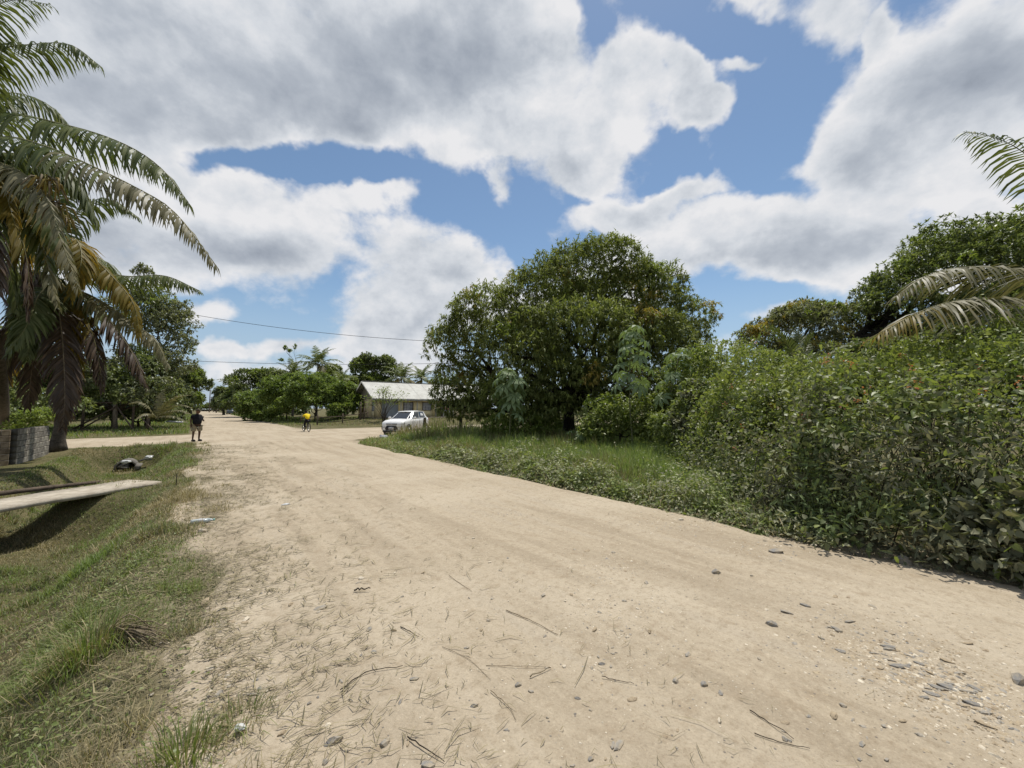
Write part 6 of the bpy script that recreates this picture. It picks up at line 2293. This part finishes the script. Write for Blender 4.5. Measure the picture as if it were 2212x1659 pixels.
    mb.add([(1.985, -.44, .34), (1.985, .44, .34), (1.955, .52, .44), (1.985, .36, .66), (1.985, -.36, .66), (1.955, -.52, .44), (2.03, -.40, .36), (2.03, .40, .36), (2.02, .47, .44), (2.03, .33, .64), (2.03, -.33, .64), (2.02, -.47, .44)],
           [(6, 7, 8, 9), (6, 9, 10, 11), (0, 1, 7, 6), (1, 2, 8, 7), (2, 3, 9, 8), (3, 4, 10, 9), (4, 5, 11, 10), (5, 0, 6, 11)])
    mb.build('grille', dark, t)
    mb = MB(); mb.box((1.97, 0, .745), (.10, .80, .055)); mb.box((2.022, 0, .745), (.012, .12, .035), m=1)
    mb.build('upper_grille', [dark, M['car_chrome']], t)
    mb = MB(); mb.box((2.04, 0, .47), (.015, .36, .16)); pl_ = mb.build('license_plate', M['car_plate'], t)
    mb = MB(); [mb.box((2.0495, -.09 + i * .06, .47), (.003, .03, .06)) for i in range(4)]; mb.build('plate_print', M['car_grey'], pl_)
    for sgn in (-1, 1):
        mb = MB(); mb.add([(1.93, sgn * .46, .70), (1.80, sgn * .80, .72), (1.66, sgn * .832, .84), (1.88, sgn * .50, .80), (1.985, sgn * .45, .70), (1.85, sgn * .815, .72), (1.70, sgn * .855, .85), (1.93, sgn * .50, .81)], [(4, 5, 6, 7), (0, 1, 5, 4), (1, 2, 6, 5), (2, 3, 7, 6), (3, 0, 4, 7)])
        mb.build('headlight', M['car_lamp'], t)
        mb = MB(); mb.box((1.925, sgn * .70, .50), (.10, .10, .24)); mb.build('fog_lamp', dark, t)
        mb = MB(); mb.box((-1.93, sgn * .70, .93), (.12, .16, .2)); mb.build('tail_light', M['car_red'], t)
        # mirror
        bm = bmesh.new(); bmesh.ops.create_uvsphere(bm, u_segments=10, v_segments=6, radius=.5)
        for v in bm.verts: v.co = Vector((v.co.x * .16 + .62, v.co.y * .26 + sgn * .97, v.co.z * .17 + 1.12))
        me = bpy.data.meshes.new('wing_mirror'); bm.to_mesh(me); bm.free(); me.materials.append(paint)
        mo = bpy.data.objects.new('wing_mirror', me); col.objects.link(mo); mo.parent = t
        mb = MB(); mb.box((-.05, sgn * .862, .90), (.16, .03, .03)); mb.box((-.95, sgn * .862, .92), (.16, .03, .03)); mb.build('door_handle', paint, t)
        mb = MB(); [mb.box((x, sgn * .852, .64), (.012, .012, .82)) for x in (.62, -.36, -1.22)]; mb.box((-.3, sgn * .853, .27), (1.9, .03, .12)); mb.build('sill', dark, t)
    mb = MB(); mb.box((1.93, 0, .27), (.16, 1.30, .10)); mb.build('bumper_lip', dark, t)
    mb = MB(); mb.box((1.97, 0, .205), (.06, .9, .05)); mb.build('skid_plate', M['car_chrome'], t)
    for x in (1.22, -1.28):
        for sgn in (-1, 1):
            th = np.linspace(0, 2 * math.pi, 24, endpoint=False)
            mb = MB(); mb.tube([(x, sgn * .62, .335), (x, sgn * .858, .335)], [.40, .40], 24); mb.build('wheel_arch', dark, t, False)
            w = bpy.data.objects.new('wheel', None); col.objects.link(w); w.parent = t; w.location = (x, sgn * .76, .325)
            mb = MB(); mb.tube([(0, -.105, 0), (0, -.09, 0), (0, .09, 0), (0, .105, 0)], [.29, .325, .325, .29], 24); mb.build('tyre', M['tyre'], w, True)
            mb = MB(); mb.tube([(0, sgn * .08, 0), (0, sgn * .111, 0)], [.21, .205], 18)
            for a in range(5): mb.box((math.cos(a * 1.2566) * .1, sgn * .116, math.sin(a * 1.2566) * .1), (.19, .016, .045), np.array(Matrix.Rotation(-a * 1.2566, 3, 'Y')), m=1)
            mb.build('rim', [M['car_grey'], M['car_chrome']], w)
    return t


M['car_white'] = pmat('white_paint', (.80, .80, .79), .25, .5, var=(.74, .73, .71), scale=2)
M['car_blue'] = pmat('blue_grey_paint', (.13, .17, .20), .3, .5, var=(.10, .13, .16), scale=2)
M['car_black'] = pmat('black_trim', (.018, .018, .02), .5, .4)
M['car_glass'] = pmat('dark_window', (.020, .023, .026), .06, .6, var=(.03, .034, .038))
M['car_chrome'] = pmat('bright_metal', (.55, .55, .56), .25, .5, metal=.8)
M['car_plate'] = pmat('plate_white', (.70, .70, .72), .5, .3)
M['car_grey'] = pmat('wheel_grey', (.16, .16, .17), .5, .4)
M['car_lamp'] = pmat('lamp_glass', (.30, .33, .35), .08, .7, var=(.06, .06, .07), scale=14)
M['car_red'] = pmat('tail_red', (.30, .015, .015), .2, .5)
M['tyre'] = pmat('tyre_rubber', (.028, .027, .026), .9, .15, var=(.06, .052, .042), scale=5)
cp = at(878, 930, 28.2)
car = car_model('parked_car', 'white compact car standing at the grass corner of the side road', (cp[0], cp[1], 0.0), R(-90 - 14), M['car_white'])
cp2 = at(497, 889, 118)
car_model('parked_car', 'dark blue grey car parked in shade at the far right roadside', (cp2[0], cp2[1], 0.05), R(125), M['car_blue'])

# pale canopied carts far down the road
cv = pmat('pale_canopy', (.60, .66, .66), .6, .3)
cart = thing('canopy_cart', 'largest pale canopied cart on the right side of the road end', 'cart', at(464, 888, 200) * [1, 1, 0], .3, 'carts far down the road')
V, Q = [], []
for i, x in enumerate(np.linspace(-1, 1, 7)):
    for j, y in enumerate(np.linspace(-1, 1, 5)): V.append((x * .75, y * .55, 1.55 - .35 * x * x - .1 * y * y))
for i in range(6):
    for j in range(4): Q.append((i * 5 + j, i * 5 + j + 1, i * 5 + j + 6, i * 5 + j + 5))
ca_ = build('canopy', V, [np.array(Q)], cv, cart); ca_.modifiers.new('thick', 'SOLIDIFY').thickness = .05
mb = MB()
for x in (-.6, .6):
    for y in (-.45, .45): mb.tube([(x, y, .45), (x, y, 1.45)], [.03, .03], 5)
mb.build('canopy_pole', M['car_black'], cart)
mb = MB(); mb.box((0, 0, .62), (1.3, .8, .5), taper=.85); mb.build('body', M['car_black'], cart)
for x in (-.5, .5):
    mb = MB(); mb.tube([(x, -.5, .28), (x, .5, .28)], [.28, .28], 12); mb.build('wheel', M['tyre'], cart)
for k, (u, Y, lab) in enumerate([(438, 225, 'pale canopied cart nearest the left side of the road end'), (442, 220, 'second pale canopied cart from the left at the road end'), (449, 215, 'pale canopied cart in the middle of the road end'), (453, 212, 'pale canopied cart right of the middle cart at the road end'), (471, 205, 'pale canopied cart at the right verge of the road end')]):
    copy_thing(cart, at(u, 888, Y) * [1, 1, 0], .2 * k, .9, lab)


# ------------------------------------------------------------------ people
def skinmesh(name, verts, edges, mat, parent, sub=1, loc=(0, 0, 0)):
    me = bpy.data.meshes.new(name)
    me.from_pydata([tuple(v[:3]) for v in verts], edges, [])
    o = bpy.data.objects.new(name, me)
    col.objects.link(o)
    o.parent = parent
    me.materials.append(mat)
    o.modifiers.new('skin', 'SKIN').use_smooth_shade = True
    for sv, v in zip(me.skin_vertices[0].data, verts): sv.radius = (v[3], v[4] if len(v) > 4 else v[3])
    me.skin_vertices[0].data[0].use_root = True
    ss = o.modifiers.new('sub', 'SUBSURF'); ss.levels = sub; ss.render_levels = sub
    return o


def blend_head(name, c, parent, mat, rz=0.0, s=1.0):
    """head with brow, nose, mouth, chin and ears; faces local +x"""
    bm = bmesh.new()
    bmesh.ops.create_uvsphere(bm, u_segments=20, v_segments=14, radius=.5)
    for v in bm.verts:
        x, y, z = v.co
        f = 1 - .22 * max(0, -z * 2) ** 1.2
        p = Vector((x * .205 * (1 + .10 * max(0, -z)), y * .158 * f, z * .245))
        if x > .3:
            p.x += .030 * math.exp(-(y / .10) ** 2 - ((z + .06) / .10) ** 2)      # nose
            p.x += .008 * math.exp(-((z - .10) / .06) ** 2)                       # brow
            p.x -= .010 * math.exp(-((abs(y) - .2) / .09) ** 2 - ((z - .02) / .06) ** 2)  # eye sockets
            p.x += .007 * math.exp(-(y / .16) ** 2 - ((z + .24) / .05) ** 2)      # lips
            p.x += .010 * math.exp(-(y / .15) ** 2 - ((z + .40) / .08) ** 2)      # chin
        v.co = p * s
    for sg_ in (-1, 1):
        r = bmesh.ops.create_uvsphere(bm, u_segments=8, v_segments=6, radius=.5)
        for v in r['verts']: v.co = Vector((v.co.x * .05 - .01, v.co.y * .02 + sg_ * .078, v.co.z * .065 - .005)) * s
    me = bpy.data.meshes.new(name); bm.to_mesh(me); bm.free(); me.materials.append(mat)
    for p in me.polygons: p.use_smooth = True
    o = bpy.data.objects.new(name, me); col.objects.link(o); o.parent = parent
    o.location = Vector(c); o.rotation_euler = (0, 0, rz)
    return o


def hand(verts, edges, wrist_i, d, side, curl=.5):
    """palm and five fingers continuing from the wrist along d"""
    d = np.array(d, float); d /= np.linalg.norm(d)
    side = np.array(side, float); side -= d * (side @ d); side /= np.linalg.norm(side)
    nn = np.cross(d, side)
    w = np.array(verts[wrist_i][:3])
    verts.append((*(w + d * .05), .028, .018)); pi = len(verts) - 1
    edges.append((wrist_i, pi))
    for k, (sx, ln) in enumerate(((-.030, .070), (-.010, .080), (.010, .076), (.028, .060))):
        a = w + d * .095 + side * sx
        b = a + d * ln * .55 + nn * ln * curl * .5
        c = b + d * ln * .3 + nn * ln * curl
        i0 = len(verts)
        verts.extend([(*a, .0095), (*b, .009), (*c, .007)])
        edges.extend([(pi, i0), (i0, i0 + 1), (i0 + 1, i0 + 2)])
    a = w + d * .035 - side * .042; b = a + d * .035 - side * .018 + nn * .015
    i0 = len(verts)
    verts.extend([(*a, .011), (*b, .009)])
    edges.extend([(pi, i0), (i0, i0 + 1)])


skin_m = pmat('brown_skin', (.20, .105, .062), .55, .3, var=(.17, .088, .052), scale=10)
skin_d = pmat('dark_brown_skin', (.085, .045, .028), .55, .3, var=(.07, .037, .023), scale=10)
blackc = pmat('black_shirt', (.012, .012, .015), .85, .1, var=(.02, .02, .023), scale=10)
khaki = pmat('khaki_cloth', (.30, .27, .20), .9, .1, var=(.22, .195, .14), scale=10)
yellowc = pmat('yellow_shirt', (.78, .60, .02), .8, .15, var=(.68, .50, .02), scale=10)
navy = pmat('dark_trousers', (.018, .016, .022), .85, .1)
capc = pmat('olive_cap', (.10, .085, .055), .8, .1, var=(.06, .05, .035), scale=18)
shoem = pmat('dark_shoe', (.03, .028, .028), .7, .2)
hairm = pmat('black_hair', (.012, .010, .009), .8, .2)

mp_ = gnd(423, 954)
# local frame: x towards the photograph's right and slightly to the viewer, the way he faces
man = thing('person', 'standing person in black polo shirt, khaki shorts and cap at the left road edge', 'person', (mp_[0], mp_[1], .02), R(-12))
hh = 1.0
# (y positive = his left, seen farther away)
BV = [(0, 0, .93, .15, .13), (.01, 0, 1.12, .165, .13), (.02, 0, 1.30, .165, .12), (.0, 0, 1.42, .10, .08), (.01, 0, 1.49, .060, .055), (.03, 0, 1.55, .06, .06),   # pelvis..neck
      (-.04, -.20, 1.38, .062), (-.07, -.27, 1.12, .046), (-.02, -.28, .90, .034),         # right arm hanging
      (.02, .20, 1.38, .062), (.05, .29, 1.13, .046), (.22, .20, 1.10, .034),              # left arm bent across the belly
      (-.03, -.10, .86, .095), (-.04, -.12, .50, .062), (-.07, -.13, .10, .040), (-.02, -.14, .05, .035),  # right leg
      (.06, .10, .86, .095), (.06, .13, .50, .062), (.02, .14, .10, .040), (.07, .15, .05, .035)]
BE = [(0, 1), (1, 2), (2, 3), (3, 4), (4, 5), (2, 6), (6, 7), (7, 8), (2, 9), (9, 10), (10, 11), (0, 12), (12, 13), (13, 14), (14, 15), (0, 16), (16, 17), (17, 18), (18, 19)]
hand(BV, BE, 8, (.05, 0, -1), (1, 0, 0), .4)
hand(BV, BE, 11, (.75, -.5, .2), (0, 0, 1), .6)
skinmesh('body', BV, BE, skin_d, man, 1)
blend_head('head', (.055, 0, 1.605), man, skin_m, R(14), 1.06)
SV = [(0, 0, .88, .225, .20), (.02, 0, 1.05, .24, .21), (.03, 0, 1.20, .23, .19), (.02, 0, 1.33, .20, .155), (0, 0, 1.44, .09, .08), (-.04, -.205, 1.385, .085), (-.065, -.255, 1.20, .075), (.02, .205, 1.385, .085), (.05, .27, 1.21, .075)]
skinmesh('shirt', SV, [(0, 1), (1, 2), (2, 3), (3, 4), (3, 5), (5, 6), (3, 7), (7, 8)], blackc, man, 1)
skinmesh('shorts', [(0, 0, .93, .205, .18), (-.02, -.12, .80, .145), (-.04, -.145, .52, .135), (.05, .12, .80, .145), (.06, .155, .52, .135)], [(0, 1), (1, 2), (0, 3), (3, 4)], khaki, man, 1)
for a in ((-.02, -.14), (.07, .15)):
    bm = bmesh.new(); bmesh.ops.create_uvsphere(bm, u_segments=12, v_segments=8, radius=.5)
    for v in bm.verts: v.co = Vector((v.co.x * .28 + a[0] + .02, v.co.y * .11 + a[1], max(v.co.z, -.35) * .13 + .045))
    me = bpy.data.meshes.new('shoe'); bm.to_mesh(me); bm.free(); me.materials.append(shoem)
    o = bpy.data.objects.new('shoe', me); col.objects.link(o); o.parent = man
bm = bmesh.new(); bmesh.ops.create_uvsphere(bm, u_segments=18, v_segments=10, radius=.5)
for v in bm.verts: v.co = Vector((v.co.x * .225, v.co.y * .18, max(v.co.z, -.02) * .20))
rr_ = bmesh.ops.create_cone(bm, segments=14, radius1=.085, radius2=.08, depth=.012, cap_ends=True)
for v in rr_['verts']: v.co = Vector((v.co.x * 1.0 + .125, v.co.y * .95, v.co.z - .012 - v.co.x * .15))
me = bpy.data.meshes.new('cap'); bm.to_mesh(me); bm.free(); me.materials.append(capc)
o = bpy.data.objects.new('cap', me); col.objects.link(o); o.parent = man; o.location = (.055, 0, 1.655); o.rotation_euler = (0, .06, R(14))
mb = MB(); mb.box((0, 0, 0), (.012, .15, .035)); o = mb.build('sunglasses', M['car_black'], man); o.location = (.158, .022, 1.615); o.rotation_euler = (0, 0, R(14))

# cyclist riding away
cy = gnd(667, 933)
BH = math.atan2(.68, -.73)
bike = thing('bicycle', 'bicycle ridden away from the viewer across the junction', 'bicycle', (cy[0], cy[1], .01), BH)
FR = pmat('bike_frame', (.05, .05, .055), .4, .4)
RW, FW = np.array([-.0, 0, .32]), np.array([1.0, 0, .32])
for nm, c in (('wheel', RW), ('wheel', FW)):
    w = bpy.data.objects.new(nm, None); col.objects.link(w); w.parent = bike; w.location = Vector(c)
    th = np.linspace(0, 2 * math.pi, 29)
    ring = np.stack([np.cos(th), th * 0, np.sin(th)], -1)
    mb = MB(); mb.tube(ring * .30, .028, 6, cap=False); mb.build('tyre', M['tyre'], w, True)
    mb = MB(); mb.tube(ring * .268, .010, 5, cap=False); mb.build('rim', M['car_chrome'], w, True)
    mb = MB()
    for a in np.linspace(0, 2 * math.pi, 14, endpoint=False): mb.tube([(0, .02, 0), (math.cos(a) * .26, 0, math.sin(a) * .26)], .003, 3)
    mb.tube([(0, -.05, 0), (0, .05, 0)], .022, 6); mb.build('spokes', M['car_chrome'], w)
BB_, ST_, HT, HB = np.array([.42, 0, .30]), np.array([.28, 0, .74]), np.array([.82, 0, .72]), np.array([.87, 0, .58])
mb = MB()
for a, b, r in ((RW, BB_, .012), (RW, ST_, .012), (BB_, ST_, .018), (ST_, HT, .018), (BB_, HB, .020), (HT, HB, .022), (HB, FW, .016)): mb.tube([a, b], r, 6)
mb.build('frame', FR, bike, True)
mb = MB(); mb.tube([HT, HT + [-.01, 0, .12], HT + [.02, 0, .16]], .014, 6); mb.tube(spline([HT + [-.06, -.30, .17], HT + [.03, -.15, .16], HT + [.03, .15, .16], HT + [-.06, .30, .17]], 9), .012, 6); mb.build('handlebar', FR, bike, True)
mb = MB(); mb.box(ST_ + [-.02, 0, .10], (.25, .14, .05), taper=.8); mb.tube([ST_, ST_ + [-.01, 0, .09]], .013, 6); mb.build('saddle', M['car_black'], bike)
mb = MB()
for sg_, dx in ((-1, -.10), (1, .10)): mb.tube([BB_ + [0, sg_ * .05, 0], BB_ + [dx, sg_ * .07, -.13 * (1 if sg_ > 0 else -1)]], .010, 5); mb.box(BB_ + [dx, sg_ * .12, -.13 * (1 if sg_ > 0 else -1)], (.09, .09, .02))
mb.build('pedals', FR, bike)
rider = thing('person', 'cyclist seen from behind in bright yellow shirt and dark trousers', 'person', (cy[0], cy[1], .01), BH)
hipz = .90
RV = [(.26, 0, hipz, .12, .12), (.36, 0, 1.08, .12, .10), (.48, 0, 1.24, .13, .10), (.56, 0, 1.33, .075, .07), (.63, 0, 1.40, .05), (.66, 0, 1.43, .05),
      (.52, -.17, 1.27, .048), (.64, -.28, 1.06, .036), (.80, -.29, .93, .028),
      (.52, .17, 1.27, .048), (.64, .28, 1.08, .036), (.80, .30, .93, .028),
      (.30, -.09, .84, .085), (.60, -.13, .74, .058), (.50, -.11, .44, .040), (.42, -.12, .46, .035),
      (.30, .09, .84, .085), (.56, .12, .56, .058), (.44, .11, .26, .040), (.54, .12, .21, .035)]
RE = [(0, 1), (1, 2), (2, 3), (3, 4), (4, 5), (2, 6), (6, 7), (7, 8), (2, 9), (9, 10), (10, 11), (0, 12), (12, 13), (13, 14), (14, 15), (0, 16), (16, 17), (17, 18), (18, 19)]
hand(RV, RE, 8, (.6, .05, -.35), (0, 1, 0), .9)
hand(RV, RE, 11, (.6, -.05, -.35), (0, -1, 0), .9)
skinmesh('body', RV, RE, skin_d, rider, 1)
blend_head('head', (.70, 0, 1.475), rider, skin_d, 0, .92)
bm = bmesh.new(); bmesh.ops.create_uvsphere(bm, u_segments=14, v_segments=9, radius=.5)
for v in bm.verts: v.co = Vector((min(v.co.x, .30) * .215, v.co.y * .17, max(v.co.z, -.18) * .25))
me = bpy.data.meshes.new('hair'); bm.to_mesh(me); bm.free(); me.materials.append(hairm)
o = bpy.data.objects.new('hair', me); col.objects.link(o); o.parent = rider; o.location = (.69, 0, 1.495)
skinmesh('shirt', [(.24, 0, .92, .155, .15), (.35, 0, 1.08, .155, .14), (.47, 0, 1.24, .16, .13), (.55, 0, 1.335, .08, .075), (.52, -.18, 1.275, .072), (.60, -.25, 1.13, .064), (.52, .18, 1.275, .072), (.60, .25, 1.13, .064)],
         [(0, 1), (1, 2), (2, 3), (2, 4), (4, 5), (2, 6), (6, 7)], yellowc, rider, 1)
skinmesh('trousers', [(.26, 0, .90, .14, .13), (.31, -.09, .83, .10), (.60, -.13, .735, .078), (.50, -.11, .50, .062), (.31, .09, .83, .10), (.56, .12, .56, .078), (.45, .11, .30, .062)], [(0, 1), (1, 2), (2, 3), (0, 4), (4, 5), (5, 6)], navy, rider, 1)
for a in ((.46, -.12, .43), (.54, .12, .19)):
    bm = bmesh.new(); bmesh.ops.create_uvsphere(bm, u_segments=12, v_segments=8, radius=.5)
    for v in bm.verts: v.co = Vector((v.co.x * .25 + a[0] + .03, v.co.y * .09 + a[1], v.co.z * .09 + a[2] - .02))
    me = bpy.data.meshes.new('shoe'); bm.to_mesh(me); bm.free(); me.materials.append(M['car_grey'])
    o = bpy.data.objects.new('shoe', me); col.objects.link(o); o.parent = rider
